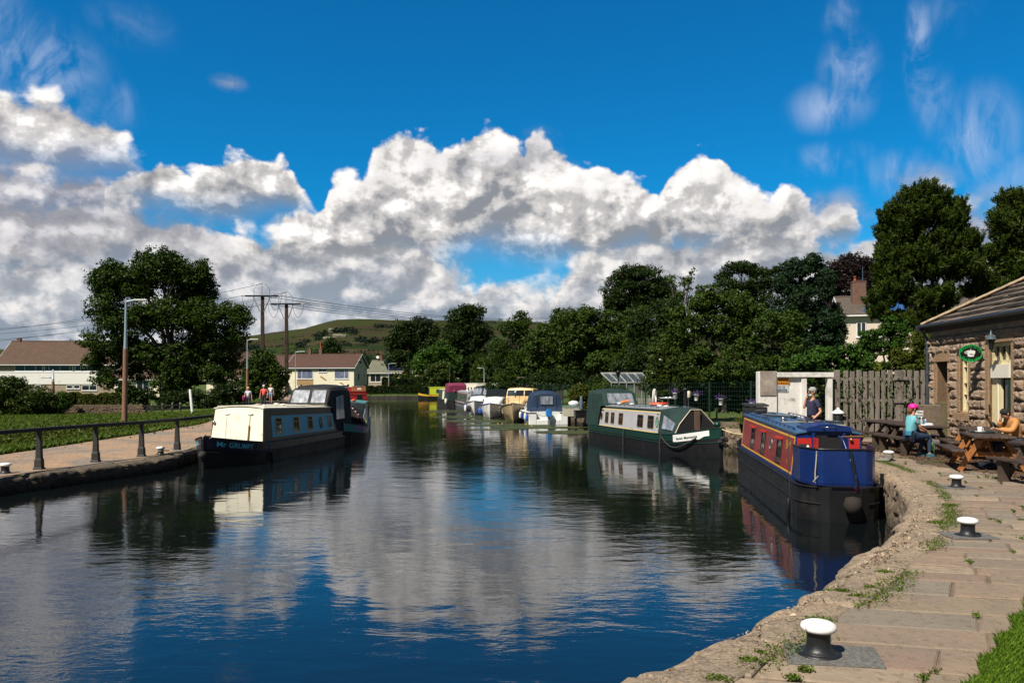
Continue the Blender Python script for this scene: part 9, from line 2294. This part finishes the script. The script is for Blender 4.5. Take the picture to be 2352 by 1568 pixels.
n = 16000; x = rng.uniform(9.3, 13.7, n); y = rng.uniform(12.5, 25, n); k = (x - 9.5 + .35 * np.sin(y * 1.3) > 0) & (rng.random(n) < np.clip((x - 9.3) * .8, .05, 1)); C_ = np.stack([x, y, QR + .004 + rng.random(n) * .02], 1)[k]
leaf_cloud('leaf_litter', leaf_mat('dead_leaf', (.05, .025, .014), (.17, .085, .045), trans=0), C_, np.tile([0, 0, 1.], (len(C_), 1)), .03 + .035 * rng.random(len(C_)), rng.random(len(C_)) * .9, None, rng, up=1.2, label='brown leaf litter and soil under the picnic tables', cat='leaf litter', kind='stuff')
mb = MB(); r_ = []
for y in np.arange(12, 25.5, .3): xx = 9.75 + .25 * math.sin(y * 1.3) + .2 * mnoise.noise(Vector((y, 0, 0))) + max(0, y - 20) * .12; r_.append([(xx, y, QR - .005), (xx + .25, y, QR + .004 + .004 * math.sin(y * 5)), (13.9, y, QR + .006)])
mb.loft(r_, closed=False, cap=False); obj('soil_strip', mb, soil, kind='structure')
n = 150000; Y = 20 + 46 * rng.random(n) ** 1.25; xp = np.array([XP(t) for t in Y]); d = rng.random(n) ** 1.5 * (6 + Y * .42); X = xp - d + .1
k = np.abs((X / Y) * F + 1176 - 250) < 330; X, Y, d = X[k], Y[k], d[k]
Z = np.array([gz_left(a, b) for a, b in zip(X, Y)]) - .03
blades('meadow_grass', np.stack([X, Y, Z], 1), .20, .014, L_GRASS, 'rough green meadow grass between the towpath and the drystone wall', 'grass', 2)
C_ = []; 
for cx_, cy_, s_, m_ in [(-18.6, 32, 1.3, 900), (-19.5, 35, 1.6, 1000), (-17.8, 29, .8, 500), (-18.3, 38, 1.3, 900), (-22, 37, 1.5, 700), (-17.6, 43, .7, 500), (-24, 33, 1.2, 500), (-20.8, 41, 1.1, 600)]:
 q = rng.normal(size=(m_, 3)) * np.array([s_, s_ * .7, .13]) + np.array([cx_, cy_, gz_left(cx_, cy_) + .22]); C_.append(q)
C_ = np.concatenate(C_); leaf_cloud('bramble_patch', L_YELL, C_, rng.normal(size=C_.shape) * .5, .08 + .06 * rng.random(len(C_)), rng.random(len(C_)) * .9, None, rng, label='low brambles and nettles in the meadow beside the tall lamp post', cat='brambles', kind='stuff')
far = [(x_, 142.3 + rng.random() * .8, .72) for x_ in rng.uniform(-42, 8, 5000)]; blades('bank_grass', np.array(far), .16, .04, L_OLIVE, 'strip of pale grass along the far bank of the canal', 'grass', 5)
n = 12000; Y = 24 + 62 * rng.random(n); xr = np.array([XR(t) for t in Y]); X = xr + .5 + rng.random(n) * 4; k = Y > 30; Z = np.array([gz_right(a, b) for a, b in zip(X, Y)]) - .06
blades('garden_grass', np.stack([X, Y, Z], 1)[k], .14, .014, L_GRASS, 'short garden grass along the right bank behind the moored boats', 'grass', 6)
